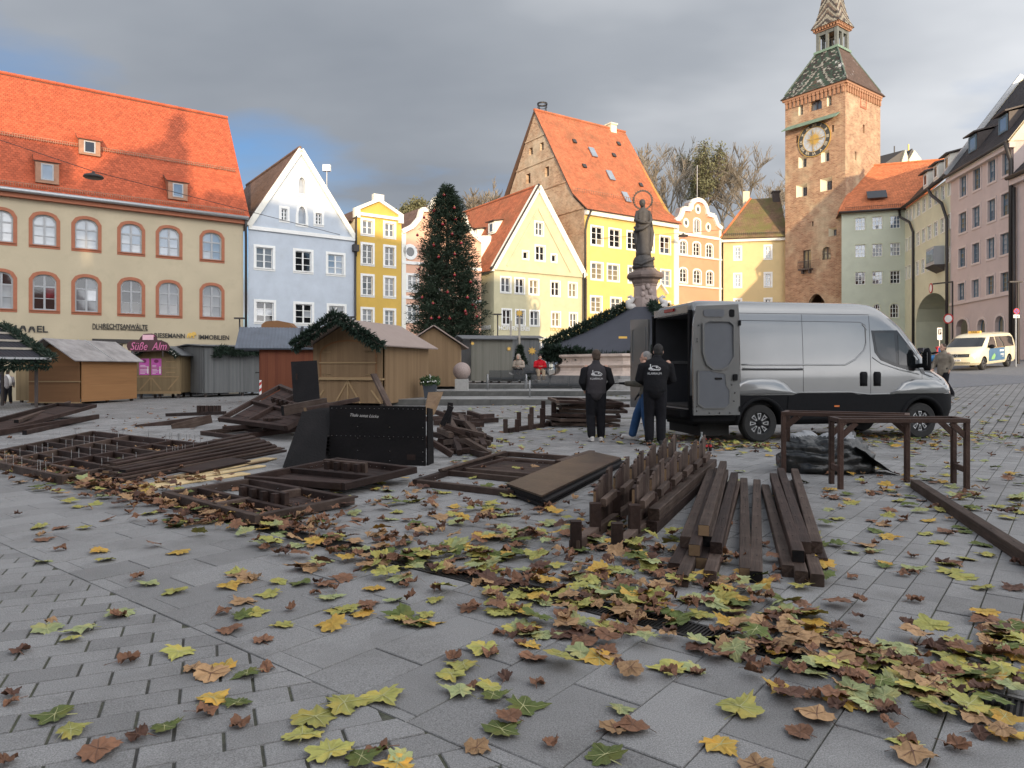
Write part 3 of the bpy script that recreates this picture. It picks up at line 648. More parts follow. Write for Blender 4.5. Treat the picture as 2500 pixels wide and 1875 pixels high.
# ---- narrow ochre house
F = Fa(867, 52.75, D1); F.thing('narrow_house', 'narrow ochre yellow house with white pediment between the blue and pink houses')
Wd = F.u(980); zc = F.z(867, 521); holes = []; zp = F.z(923, 488)
for yb, yt in ((575, 530.6), (648, 590), (724.5, 667), (800, 748.6)):
    row(F, F.z(880, yb), F.z(880, yt), [(880, 914.5), (935, 967)], 0.17, holes, nx=2, ny=2 if yb < 580 else 3, panes=('pane_mid', 'pane_dark') if yb > 580 else ('pane_sky', 'pane_mid'))
z0 = F.z(867, 511); um = F.u(923)
wall(F, [(0, -1.5), (Wd, -1.5), (Wd, z0), (um, zp), (0, z0)], holes, 'ochre', 0.15)
band(F, -0.08, Wd+.1, zc-0.1, zc+0.12, 'white_paint', 0.14)
mb = MB(); mb.beam((0, -.04, z0), (um, -.04, zp), 0.3, 0.24); mb.beam((um, -.04, zp), (Wd, -.04, z0), 0.3, 0.24); mb.box(um-.42, um+.42, -.16, .2, zp-.1, zp+.4); mb.box(-.1, .35, -.16, .2, z0-.6, z0+.1); mb.box(Wd-.3, Wd+.12, -.16, .2, z0-.6, z0+.1)
mb.build('pediment_trim', 'offwhite', F.o)
MB().add([(-.02, 0.02, 8), (-.02, 9, 8), (-.02, 9, zc-.4), (-.02, .02, zc-.4)], [(0, 1, 2, 3)]).build('side_wall', 'church_cream', F.o)
tiles(F.o, (-.25, 10, zc-0.5), (-.25, 0.2, zc-0.5), (um, 0.2, zp), (um, 10, zp), 'tile_brown', .3, .3); tiles(F.o, (Wd, 0.2, zc-0.5), (Wd, 10, zc-0.5), (um, 10, zp), (um, .2, zp), 'tile_brown', .3, .3)
pipe(F.o, [(0.02, -0.14, zc-.2), (0.02, -0.14, zc-3.2)], 0.07)

# ---- pink curved gable house behind the tree
F = Fa(980.5, 55.1, D1); F.thing('curved_gable_house', 'pale pink house with white curved gable half hidden by the tall Christmas tree')
Wd = 7.4; zc = F.z(985, 605); zt0 = F.z(984, 566); holes = []
for yb, yt in ((713, 666), (788, 743)): row(F, F.z(991, yb), F.z(991, yt), [(991, 1023), (1045, 1075)], 0.17, holes, nx=2, ny=3, panes=('pane_dark', 'pane_mid'))
cu = [(Wd, zt0), (Wd-.9, zt0+.5), (Wd-1.5, zt0+1.2), (Wd-1.7, zt0+1.9), (Wd-2.4, zt0+2.0), (Wd-2.9, zt0+2.9), (Wd/2, zt0+3.3)]
out_ = [(0, -1.5), (Wd, -1.5)]+cu+[(Wd-x, z) for x, z in cu[-2::-1]]
wall(F, out_, holes, 'pink_plaster', 0.15)
mb = MB()
for a, b in zip(cu[:-1], cu[1:]):
    for s in (0, 1):
        p, q = (a, b) if not s else ((Wd-b[0], b[1]), (Wd-a[0], a[1])); mb.beam((p[0], -.04, p[1]), (q[0], -.04, q[1]), .35, .34)
mb.box(-.02, .35, -.06, .1, -1, zt0); mb.build('gable_trim', 'offwhite', F.o)
for z in (F.z(985, 640), F.z(985, 725)): band(F, 0, Wd, z-.12, z+.12, 'white_paint', .08)
MB().ring([(F.u(1001)+.62*math.cos(k*PI/8), F.z(1001, 615)+.62*math.sin(k*PI/8)) for k in range(16)], [(F.u(1001)+.36*math.cos(k*PI/8), F.z(1001, 615)+.36*math.sin(k*PI/8)) for k in range(16)], -.06, .0).build('round_window', 'white_paint', F.o)
MB().prism([(F.u(1001)+.36*math.cos(k*PI/8), F.z(1001, 615)+.36*math.sin(k*PI/8)) for k in range(16)], -.02, .02).build('pane', 'pane_dark', F.o)
tiles(F.o, (-.0, 11, zt0-.3), (-.0, .3, zt0-.3), (Wd/2, .3, zt0+3), (Wd/2, 11, zt0+3), 'tile_brown', .3, .3); tiles(F.o, (Wd, .3, zt0-.3), (Wd, 11, zt0-.3), (Wd/2, 11, zt0+3), (Wd/2, .3, zt0+3), 'tile_brown', .3, .3)

# ---- yellow-green gabled house
F = Fa(1206, 60.0, D5); F.thing('gabled_bakery_house', 'yellow-green gabled house with weathered gable and white bakery lettering')
Wd = F.u(1426); zc = 9.85; ua, za = F.u(1314), 17.35; holes = []
kw = dict(nx=2, panes=('pane_mid', 'pane_dark', 'pane_warm'))
row(F, F.z(1305, 576.5), F.z(1305, 538), [(1304, 1328)], .13, holes, ny=2, **kw); row(F, F.z(1305, 638), F.z(1305, 596), [(1305, 1332)], .13, holes, ny=2, **kw)
row(F, F.z(1274, 634.5), F.z(1274, 610), [(1274, 1292), (1344, 1360.6)], .13, holes, nx=1, ny=1, panes=('pane_dark',))
row(F, F.z(1221, 716), F.z(1221, 673), [(1220.5, 1248.5), (1255.5, 1282), (1290, 1316.5), (1343, 1368.5), (1386, 1410)], .13, holes, ny=2, **kw)
row(F, F.z(1224, 795), F.z(1224, 752), [(1224, 1250), (1257, 1283.5), (1292, 1317.5), (1344.7, 1369.6), (1388.7, 1411)], .13, holes, ny=2, **kw)
for a, b in ((1222, 1290), (1312, 1345), (1350, 1420)):
    u0, u1 = F.u(a), F.u(b); holes.append(arch_poly(u0, u1, 0.8, 3.75)); window(F, u0, u1, 0.8, 3.75, nx=3, ny=1, sur=0.06, panes=('pane_mid', 'pane_sky'), name='shop_window')
wall(F, [(0, -1), (Wd, -1), (Wd, zc), (ua, za), (0, zc)], holes, 'lime', .15)
band(F, 0, Wd+.1, zc-.12, zc+.08, 'lime', .16); band(F, 0, Wd, 3.95, 4.15, 'offwhite', .25, 'shop_canopy')
mb = MB(); mb.beam((-.1, -.06, zc), (ua, -.06, za), .25, .5); mb.beam((ua, -.06, za), (Wd+.1, -.06, zc), .25, .5); mb.build('verge_band', 'offwhite', F.o)
mb = MB(); mb.beam((ua-3.3, -.05, zc+.3), (ua, -.05, za-1.9), .05, .14); mb.beam((ua, -.05, za-1.9), (ua+3.6, -.05, zc+.3), .05, .14); mb.build('gable_moulding', 'lime', F.o)
MB().beam((-.35, -.1, zc-.1), (ua-.02, -.1, za+.2), .3, .16).build('verge_flashing', 'gutter', F.o)
Sd = F.side(0, PI/2+PI, (0, 13.5, 0)); sh = []
u0 = 13.5-4.9; 
window(Sd, 10.1, 11.2, F.z(1224, 795)+.1, F.z(1224, 752)-.1, nx=2, ny=2, sur=.13, panes=('pane_mid',))
wall(Sd, [(0, -1), (13.5, -1), (13.5, zc), (0, zc)], [arch_poly(10.1, 11.2, F.z(1224, 795)+.1, F.z(1224, 752)-.1)], 'lime', .15, 'side_wall')
MB().box(-.25, .0, -.1, 13.5, zc-.25, zc+.05).build('eaves_board', 'offwhite', F.o)
tiles(F.o, (-.45, 13.5, zc-.25), (-.45, -.05, zc-.25), (ua, -.05, za+.1), (ua, 13.5, za+.1), 'tile_red', .24, .2)
tiles(F.o, (Wd+.3, -.05, zc-.25), (Wd+.3, 13.5, zc-.25), (ua, 13.5, za+.1), (ua, -.05, za+.1), 'tile_red', .3, .3); ridge_caps(F.o, (ua, 0, za+.15), (ua, 13.5, za+.15), 'tile_red')
kx = (ua+.45)/(za-zc+.35)
def dorm_side(px, py, w, h, run, gab=False):
    # dormer on the left-hand slope, facing left
    best = None
    for t in [0.25*i for i in range(4, 52)]:
        for zz_ in [zc+.3+.15*i for i in range(40)]:
            p = F.W @ Vector((-.45+(zz_-zc+.25)*kx-.1, t, zz_)); q = (CXP+FPX*p.x/p.y, HOR-FPX*(p.z-CAMH)/p.y); e = (q[0]-px)**2+(q[1]-py)**2
            if best is None or e < best[0]: best = (e, t, zz_)
    t, z = best[1], best[2]; x = -.45+(z-zc+.25)*kx-.1
    o = bpy.data.objects.new('dormer', None); COL.objects.link(o); o.parent = F.o; o.matrix_local = Matrix.Translation((x, t, z)) @ Matrix.Rotation(-PI/2, 4, 'Z')
    d = MB(); d.add([(-w/2, 0, 0), (w/2, 0, 0), (w/2, 0, h), (-w/2, 0, h), (-w/2, run, h+.3), (w/2, run, h+.3), (0, 0, h+(.7 if gab else .02)), (0, run, h+(.9 if gab else .3))], [(0, 1, 2, 6, 3), (0, 3, 4), (1, 5, 2), (3, 6, 7, 4), (6, 2, 5, 7)])
    d.build('dormer_body', 'offwhite', o); MB().box(-w*.28, w*.28, -.03, .01, h*.2, h*.85).build('pane', 'pane_mid', o); MB().ring([(-w*.34, h*.14), (w*.34, h*.14), (w*.34, h*.9), (-w*.34, h*.9)], [(-w*.25, h*.22), (w*.25, h*.22), (w*.25, h*.84), (-w*.25, h*.84)], -.06, 0).build('dormer_frame', 'white_paint', o)
    MB().sheet([(-w/2-.15, -.2, h+.02), (w/2+.15, -.2, h+.02), (w/2+.15, run, h+.34), (-w/2-.15, run, h+.34)], .08).build('dormer_roof', 'roof_under', o) if not gab else None
dorm_side(1158, 590, 1.1, 1.1, 1.6); dorm_side(1200, 573, 1.1, 1.1, 1.6); dorm_side(1160, 640, 1.1, 1.7, 1.7, True)
lettering(F, 'HOFPFISTEREI', 1217, 1292, 805, 'letter_white', h=.34, bold=.02, pxz=1217); lettering(F, 'TÖLZER KASLADEN', 1342, 1424, 808, 'letter_gold', h=.30, pxz=1342); lettering(Sd, 'BÄCKEREI', 1160, 1198, 805, 'letter_white', h=.34, bold=.02)
pipe(F.o, [(Wd+.05, -.2, zc-.3), (Wd+.05, -.2, 0)], .09); pipe(F.o, [(Wd-.25, -.2, zc+.3), (Wd-.25, -.2, 0)], .07)
wall_post(1215, 769, 56.0, 'flat-headed street lamp before the yellow-green bakery house')

# ---- tall yellow house with brick gable
F = Fa(1427, 65.5, D5); F.thing('brick_gabled_house', 'tall yellow-fronted house with rough brick side gable and steep red roof'); Wd = F.u(1650); zE = 16.1; zR = 27.3; T = 15.6; holes = []
kw = dict(nx=2, ny=3, sur=.15, holes=holes, panes=('pane_dark', 'pane_dark', 'pane_warm'))
row(F, F.z(1441, 599.5), F.z(1441, 548), [(1441, 1473.6), (1485, 1517), (1529, 1559), (1571, 1598), (1609, 1638)], **kw)
kw['panes'] = ('pane_mid', 'pane_warm')
row(F, F.z(1441, 684), F.z(1441, 636.8), [(1441, 1473.6), (1481, 1513), (1532, 1560), (1575, 1602), (1611.5, 1638.5)], **kw); row(F, F.z(1440, 765), F.z(1440, 720), [(1440, 1471), (1489, 1518), (1533, 1560), (1575, 1601), (1612, 1638)], **kw)
for a, b in ((1440, 1500), (1510, 1570), (1585, 1640)):
    u0, u1 = F.u(a), F.u(b); holes.append(arch_poly(u0, u1, 1.2, 4.6, .5)); window(F, u0, u1, 1.2, 4.6, rise=.5, nx=3, ny=1, sur=.1, panes=('pane_dark',), name='shop_window')
wall(F, [(0, -1), (Wd, -1), (Wd, zE), (0, zE)], holes, 'sun_yellow', .17)
band(F, 0, Wd+.1, zE-.55, zE-.1, 'offwhite', .35); band(F, 0, Wd, F.z(1440, 785)-.1, F.z(1440, 785)+.1, 'offwhite', .1); band(F, Wd-.3, Wd+.05, -1, zE-.5, 'offwhite', .08, 'pilaster')
G = F.side(0, -PI/2, (0, T, 0)); gh = []
for a, b, yt, yb in ((1292, 1300.5, 361, 378), (1318.5, 1327, 348, 367), (1285, 1295, 424, 448), (1330.5, 1340, 407, 431), (1333, 1341, 482, 500)):
    u0, u1, z0, z1 = G.u(a), G.u(b), G.z((a+b)/2, yb), G.z((a+b)/2, yt); gh.append(arch_poly(u0, u1, z0, z1)); window(G, u0, u1, z0, z1, nx=1, ny=1, sur=0, fm='dark_trim', panes=('pane_dark',), dep=.35, name='gable_opening', sill=False)
prof = [(0, -1), (T, -1), (T, zE), (T-1.6, zE+1.4), (T/2, zR), (1.6, zE+1.4), (0, zE)]
wall(G, prof, gh, 'gable_brick', .38, 'brick_gable')
for px, py in ((1328, 328), (1356, 380), (1387, 441), (1420, 508)):
    z = G.z(px, py); k = (z-zE-1.4)/(zR-zE-1.4); hwid = max(.3, (T/2-1.6)*(1-k)) if k > 0 else T/2-.1; MB().box(T/2-hwid, T/2+hwid, -.09, .02, z-.1, z+.06).build('brick_ledge', 'gable_brick', F.o, M=G.M)
tiles(F.o, (-.15, -.55, zE-.1), (Wd+.3, -.55, zE-.1), (Wd+.3, 1.6, zE+1.75), (-.15, 1.6, zE+1.75), 'tile_red', .24, .2, name='lower_roof'); tiles(F.o, (-.15, 1.6, zE+1.75), (Wd+.3, 1.6, zE+1.75), (Wd+.3, T/2, zR+.2), (-.15, T/2, zR+.2), 'tile_red', .24, .2)
tiles(F.o, (Wd+.3, T+.5, zE), (-.15, T+.5, zE), (-.15, T/2, zR+.2), (Wd+.3, T/2, zR+.2), 'tile_red', .6, .5); ridge_caps(F.o, (-.15, T/2, zR+.25), (Wd+.3, T/2, zR+.25), 'tile_red', .16)
wall(F.side(0, PI/2, (Wd, 0, 0)), [(0, -1), (T, -1), (T, zE), (T/2, zR), (0, zE)], [], 'sun_yellow', .1, 'far_gable')
rs = lambda z: 1.6+(z-zE-1.75)/(zR+.2-zE-1.75)*(T/2-1.6)
for u, z, n in ((5.3, 22.9, 'skylight'), (6.2, 20.3, 'skylight'), (6.9, 17.9, 'skylight'), (3.1, 21.2, 'vent'), (3.4, 24.2, 'vent'), (8.3, 23.5, 'vent'), (10.1, 20.2, 'vent'), (10.0, 25.3, 'vent')):
    w, h = (.36, .55) if n == 'skylight' else (.22, .2)
    MB().sheet([(u-w, rs(z)-.1, z), (u+w, rs(z)-.1, z), (u+w, rs(z+2*h)-.1, z+2*h), (u-w, rs(z+2*h)-.1, z+2*h)], .1).build(n, 'pane_sky' if n == 'skylight' else 'gutter', F.o)
MB().box(9.9, 10.7, T/2-.3, T/2+.6, zR-.6, zR+.65).box(9.8, 10.8, T/2-.4, T/2+.7, zR+.65, zR+.8).build('chimney', 'church_cream', F.o); MB().box(3.2, 4.2, T/2+1.2, T/2+2, zR-2, zR+.75).build('chimney', 'dark_trim', F.o)
mb = MB(); cx_, cz_ = .9, zR+1.0
for k in range(16):
    a, b = 2*PI*k/16, 2*PI*(k+1)/16; mb.beam((cx_+.5*math.cos(a), T/2+.5*math.sin(a), cz_), (cx_+.5*math.cos(b), T/2+.5*math.sin(b), cz_), .06, .16); mb.beam((cx_+.48*math.cos(a), T/2+.48*math.sin(a), cz_-.3), (cx_+.48*math.cos(b), T/2+.48*math.sin(b), cz_-.3), .04, .04)
for k in range(4): a = PI/2*k; mb.beam((cx_+.48*math.cos(a), T/2+.48*math.sin(a), cz_), (cx_+.5*math.cos(a), T/2+.5*math.sin(a), zR+.2), .05, .05)
mb.build('stork_nest_frame', 'dark_iron', F.o)
for z_, y_ in ((zE+1.95, 1.45),):
    mb = MB(); [mb.box(i*.28, i*.28+.03, y_-.1, y_-.06, z_-.05, z_+.3) for i in range(int(Wd/.28))]; mb.box(0, Wd, y_-.12, y_-.1, z_+.22, z_+.26); mb.build('snow_guard', 'copper', F.o)
pipe(F.o, [(.4, -.55, zE-.1), (.05, -.3, zE-1.2), (.0, -.15, zE-2), (.0, -.15, 0)], .09)
mb = MB(); u0, u1 = F.u(1590), F.u(1625); zz_ = F.z(1607, 716); mb.beam((u0, -.2, zz_), ((u0+u1)/2, -.2, zz_+1.0), .4, .15); mb.beam(((u0+u1)/2, -.2, zz_+1.0), (u1, -.2, zz_), .4, .15); mb.build('portal_pediment', 'offwhite', F.o)

# ---- salmon house with curved gable
F = Fa(1651, 72.2, D5); F.thing('curved_gable_house', 'salmon house with white curved gable and little round windows'); Wd = F.u(1760); holes = []
q6 = lambda zx, zy: (1480+zx/6.9125, 440+zy/6.9125)
kw = dict(nx=2, ny=3, sur=.16, holes=holes, rise=.22, panes=('pane_dark', 'pane_mid'))
def rw(pxs, zb, zt): row(F, F.z(*q6(pxs[0][0], zb)), F.z(*q6(pxs[0][0], zt)), [(q6(a, 0)[0], q6(b, 0)[0]) for a, b in pxs], **kw)
rw([(1465, 1600)], 895, 620); rw([(1225, 1375), (1452, 1600), (1670, 1810)], 1260, 985); rw([(1225, 1380), (1460, 1610), (1680, 1818)], 1735, 1455)
row(F, F.z(1659, 790), F.z(1659, 748), [(1659, 1680), (1693, 1713), (1726, 1746)], **kw)
cv = [(1940, 790), (1870, 730), (1835, 650), (1810, 575), (1700, 545), (1685, 450), (1650, 370), (1600, 320), (1535, 300), (1475, 315), (1430, 365), (1415, 460), (1290, 450), (1265, 540), (1230, 610), (1160, 650)]
pts = [(F.u(q6(a, b)[0]), F.z(*q6(a, b))) for a, b in cv]
wall(F, [(0, -1), (Wd, -1)]+pts, holes, 'salmon', .15)
mb = MB(); [mb.beam((a[0], -.06, a[1]-.2), (b[0], -.06, b[1]-.2), .3, .45) for a, b in zip(pts[:-1], pts[1:])]; mb.build('gable_trim', 'offwhite', F.o)
MB().prism(pts+[(0, pts[-1][1]-.6), (Wd, pts[0][1]-.6)], .1, .9).build('gable_backing', 'zinc', F.o)
for a, b in ((1543, 492), (1343, 720), (1718, 795)):
    u, z = F.u(q6(a, b)[0]), F.z(*q6(a, b)); MB().ring([(u+.42*math.cos(k*PI/8), z+.5*math.sin(k*PI/8)) for k in range(16)], [(u+.2*math.cos(k*PI/8), z+.26*math.sin(k*PI/8)) for k in range(16)], -.06, 0).build('round_window', 'offwhite', F.o); MB().prism([(u+.2*math.cos(k*PI/8), z+.26*math.sin(k*PI/8)) for k in range(16)], -.02, .02).build('pane', 'pane_mid', F.o)
for a, b, h in ((1140, 880, .14), (1150, 1248, .08), (1150, 1760, .08)): z = F.z(*q6(a, b)); band(F, -.1, Wd+.1, z-h, z+h, 'offwhite', .12)
band(F, 0, .3, -1, pts[-1][1]-.3, 'offwhite', .07, 'pilaster'); band(F, Wd-.3, Wd, -1, pts[0][1]-.3, 'offwhite', .07, 'pilaster')
zt = pts[8][1]-1.2; tiles(F.o, (0, 10, pts[-1][1]-.4), (0, .9, pts[-1][1]-.4), (Wd/2, .9, zt), (Wd/2, 10, zt), 'tile_orange', .4, .35); tiles(F.o, (Wd, .9, pts[0][1]-.4), (Wd, 10, pts[0][1]-.4), (Wd/2, 10, zt), (Wd/2, .9, zt), 'tile_orange', .4, .35)
MB().tube([(F.u(q6(1535, 300)[0]), 0, pts[8][1]), (F.u(q6(1535, 300)[0]), 0, pts[8][1]+3.4)], .04, 5).build('flagpole', 'zinc', F.o)

# ---- pale yellow house left of the tower
F = Fa(1766, 76.2, (1.0, -0.21)); F.thing('hipped_house', 'pale yellow house with mossy hipped roof left of the brick tower'); Wd = F.u(1917); zE = F.z(1774, 584); holes = []
row(F, F.z(1791, 637), F.z(1791, 600), [(1790, 1812), (1864, 1886)], .18, holes, nx=2, ny=3, panes=('pane_curtain', 'pane_sky')); row(F, F.z(1791, 704), F.z(1791, 666), [(1790, 1812), (1864, 1886)], .18, holes, nx=2, ny=3, panes=('pane_curtain', 'pane_sky')); row(F, F.z(1791, 772), F.z(1791, 728), [(1790, 1812), (1864, 1886)], .18, holes, nx=2, ny=3, panes=('pane_mid',))
wall(F, [(0, -1), (Wd, -1), (Wd, zE), (0, zE)], holes, 'pale_yellow', .15); wall(F.side(0, -PI/2, (0, 12, 0)), [(0, -1), (12, -1), (12, zE), (0, zE)], [], 'pale_yellow', .1, 'side_wall')
band(F, -.2, Wd, zE-.35, zE, 'offwhite', .3)
tiles(F.o, (-.4, -.5, zE), (Wd+.2, -.5, zE), (Wd+.2, 4.5, zE+5.2), (3.3, 4.5, zE+5.2), 'tile_moss', .24, .2); tiles(F.o, (-.4, 12, zE), (-.4, -.5, zE), (3.3, 4.5, zE+5.2), (3.3, 12, zE+5.4), 'tile_orange', .26, .22)
ridge_caps(F.o, (-.4, -.5, zE+.05), (3.3, 4.5, zE+5.25), 'tile_orange')
MB().box(2.6, 3.3, 5.4, 6.1, zE+4.6, zE+6.3).build('chimney', 'church_cream', F.o); MB().box(5.6, 6.3, 3.9, 4.6, zE+4.6, zE+5.7).box(5.5, 6.4, 3.8, 4.7, zE+5.7, zE+5.85).build('chimney', 'dark_trim', F.o)
mb = MB(); [mb.box(i*.2, i*.2+.03, -.25, -.2, zE+.3, zE+.62) for i in range(int(Wd/.2))]; mb.box(0, Wd, -.27, -.25, zE+.5, zE+.54); mb.build('snow_guard', 'dark_iron', F.o)

# ---- brick gate tower
Yc = 69.0; C = Vector(((2064-CXP)/FPX*Yc, Yc)); w1, w2 = 6.43, 6.9
A_ = C+Vector((-.6, .8))*w1
F = Fa(0, A_.y, (.6, -.8), X=A_.x); F.thing('gate_tower', 'tall brick gate tower with clock, patterned tile roof and open bell lantern', 'tower')
zt = 29.4; q7 = lambda zx, zy: (1700+zx/3.568, zy/3.568); q8 = lambda zx, zy: (1880+zx/3.568, 380+zy/3.568); holes = []
def tw(q, a, b, yt, yb, rise=0.0, nx=1, ny=1, fm='dark_trim', pm='pane_dark', dep=.45, splay=0.0):
    m_ = (a+b)/2; u0, u1, z0, z1 = F.u(q(a, 0)[0]), F.u(q(b, 0)[0]), F.z(*q(m_, yb)), F.z(*q(m_, yt)); holes.append(arch_poly(u0-splay, u1, z0, z1+splay*.5, rise, 8)); window(F, u0, u1, z0, z1, rise=0, nx=nx, ny=ny, sur=0, fm=fm, panes=(pm,), dep=dep-.06, name='tower_window', sill=False)
    if splay:
        MB().add([(u0-splay, .0, z0), (u0, dep, z0), (u0, dep, z1), (u0-splay, .0, z1+splay*.5)], [(0, 1, 2, 3)]).build('window_reveal', 'church_cream', F.o)
        MB().add([(u0-splay, .0, z1+splay*.5), (u1, 0, z1+splay*.5), (u1, dep, z1), (u0, dep, z1)], [(0, 1, 2, 3)]).build('window_reveal', 'church_cream', F.o)
tw(q7, 905, 928, 905, 1000, splay=.18); tw(q7, 1153, 1177, 830, 920, splay=.18); tw(q7, 985, 1093, 868, 960, rise=.4, nx=2, pm='pane_mid'); tw(q7, 868, 885, 1180, 1243); tw(q7, 1178, 1198, 1088, 1150)
tw(q7, 922, 960, 1375, 1455, splay=.4, nx=2, ny=2); tw(q7, 1120, 1158, 1325, 1405, splay=.4, nx=2, ny=2); tw(q8, 275, 323, 270, 352, splay=.6, nx=2, ny=3); tw(q8, 487, 540, 215, 300, splay=.6, nx=2, ny=3); tw(q8, 540, 580, 640, 698, splay=.35, nx=2, ny=2); tw(q8, 365, 378, 572, 615)
tw(q8, 287, 356, 822, 985, nx=2, ny=1, fm='dark_trim', pm='pane_warm', dep=.3); tw(q8, 455, 528, 795, 905, rise=.3, nx=2, ny=2, fm='dark_trim', pm='pane_warm', dep=.3)
ug0, ug1 = F.u(1962), F.u(2024); zg = F.z(1993, 717)
gate = [(ug0, -.9), (ug1, -.9)]+[(ug0+(ug1-ug0)*(1-k/10), zg-2.2+2.2*math.sin(PI*k/10)**.8) for k in range(0, 11)]
holes.append(gate)
wall(F, [(0, -1), (w1, -1), (w1, zt), (0, zt)], holes, 'tower_brick', .5)
MB().add([(u, 5.5, z) for u, z in gate], [tuple(range(len(gate)))]).build('gate_passage', 'dark_trim', F.o)
Rf = F.side(0, PI/2, (w1, 0, 0)); rh = []
for a, b, yt, yb in ((1450, 1467, 1085, 1160), (1380, 1395, 1320, 1395)):
    u0, u1, z0, z1 = Rf.u(q7(a, 0)[0]), Rf.u(q7(b, 0)[0]), Rf.z(*q7((a+b)/2, yb)), Rf.z(*q7((a+b)/2, yt)); rh.append(arch_poly(u0, u1, z0, z1)); window(Rf, u0, u1, z0, z1, nx=1, ny=1, sur=0, fm='dark_trim', panes=('pane_dark',), dep=.4, name='tower_window', sill=False)
wall(Rf, [(0, -1), (w2, -1), (w2, zt), (0, zt)], rh, 'tower_brick', .45, 'side_wall')
u0, u1, z0, z1 = Rf.u(q7(1433, 0)[0]), Rf.u(q7(1476, 0)[0]), Rf.z(*q7(1455, 935)), Rf.z(*q7(1455, 830)); mat('red_brick', (0.36, 0.13, 0.07), .9, .2, 6.)
MB().ring(arch_poly(u0-.12, u1+.12, z0-.12, z1+.12), arch_poly(u0, u1, z0, z1), -.04, .01).build('blind_window', 'red_brick', F.o, M=Rf.M)
wall(F.side(0, -PI/2, (0, w2, 0)), [(0, -1), (w2, -1), (w2, zt), (0, zt)], [], 'tower_brick', .1, 'side_wall'); wall(F.side(0, PI, (w1, w2, 0)), [(0, -1), (w1, -1), (w1, zt), (0, zt)], [], 'tower_brick', .1, 'rear_wall')
# corbel frieze
plaster('corbel', (0.36, 0.20, 0.125)); 
for f, wdt in ((F, w1), (Rf, w2)):
    mb = MB(); n = 15
    for i in range(n):
        x = (i+.5)*wdt/n; mb.box(x-.09, x+.09, -.16, .0, zt-1.15, zt-.35); mb.box(x-.16, x+.16, -.2, .0, zt-.6, zt-.35)
    mb.box(-.2, wdt+.0, -.24, 0, zt-.35, zt-.08); mb.build('corbel_frieze', 'corbel', F.o, M=f.M)
# clock
cu_, cz_ = F.u(q7(1030, 0)[0]), F.z(*q7(1030, 1215)); R_ = 1.68
mat('clock_dark', (0.05, 0.052, 0.05), .6); mat('clock_blue', (0.42, 0.47, 0.52), .7, .2, 6.)
circ = lambda r, n=40: [(cu_+r*math.cos(2*PI*k/n), cz_+r*math.sin(2*PI*k/n)) for k in range(n)]
ck = MB().ring(circ(R_), circ(1.2), -.08, .0).build('clock_face', 'clock_dark', F.o); MB().prism(circ(1.2), -.05, -.0).build('clock_disc', 'clock_blue', ck)
MB().ring(circ(R_+.06), circ(R_), -.1, 0).ring(circ(1.24), circ(1.19), -.1, 0).build('clock_rim', 'gold', ck)
mb = MB()
for k in range(24):
    a = 2*PI*k/24; r2 = 1.05 if k % 2 else .8; mb.prism([(cu_+.4*math.cos(a-.13), cz_+.4*math.sin(a-.13)), (cu_+.4*math.cos(a+.13), cz_+.4*math.sin(a+.13)), (cu_+r2*math.cos(a+.04), cz_+r2*math.sin(a+.04))], -.07, -.052)
mb.prism(circ(.46, 20), -.075, -.052); mb.build('sun_emblem', 'gold', ck)
RN = ['XII', 'I', 'II', 'III', 'IIII', 'V', 'VI', 'VII', 'VIII', 'IX', 'X', 'XI']
for k, s_ in enumerate(RN):
    me = text_mesh(s_, .42, .005, align='CENTER'); me.materials.clear(); me.materials.append(M_('church_cream')); a = -2*PI*k/12
    link('numeral', me, ck, Matrix.Translation((cu_, -.09, cz_)) @ Matrix.Rotation(PI/2, 4, 'X') @ Matrix.Rotation(a, 4, 'Z') @ Matrix.Translation((0, 1.28, 0)))
mat('brass', (0.42, 0.30, 0.12), .5)
mb = MB(); mb.beam((cu_-.75, -.12, cz_+.02), (cu_+1.05, -.12, cz_-.02), .03, .07); mb.prism([(cu_+.95, cz_+.1), (cu_+1.15, cz_), (cu_+.95, cz_-.1)], -.13, -.11); mb.build('clock_hand', 'brass', ck)
mb = MB(); mb.beam((cu_-.12, -.14, cz_+1.0), (cu_-.05, -.14, cz_-1.05), .03, .06); mb.prism([(cu_-.15, cz_-1.0), (cu_-.05, cz_-1.25), (cu_+.06, cz_-1.0)], -.15, -.13); mb.build('clock_hand', 'brass', ck)
zr = F.z(*q7(1010, 1090))+.55; MB().add([(.25, 0, zr), (w1-.55, 0, zr), (w1-.5, -.85, zr-.55), (.1, -.85, zr-.55), (.25, 0, zr-.1), (w1-.55, 0, zr-.1), (w1-.5, -.85, zr-.65), (.1, -.85, zr-.65)], [(0, 1, 2, 3), (4, 5, 6, 7), (2, 3, 7, 6), (0, 3, 7, 4), (1, 2, 6, 5)]).build('clock_canopy', 'verdigris', F.o)
# balcony under the tall opening
ub0, ub1, zb = F.u(q8(265, 0)[0]), F.u(q8(375, 0)[0]), F.z(*q8(320, 990)); mb = MB(); mb.box(ub0, ub1, -.5, 0, zb-.1, zb+.05); [mb.box(ub0+.3+k, ub0+.45+k, -.4, 0, zb-.45, zb-.1) for k in (0, .75)]
[mb.box(ub0+i*(ub1-ub0-.03)/10, ub0+i*(ub1-ub0-.03)/10+.03, -.5, -.47, zb, zb+.75) for i in range(11)]; mb.box(ub0, ub1, -.51, -.46, zb+.72, zb+.78); mb.build('balcony', 'dark_trim', F.o)
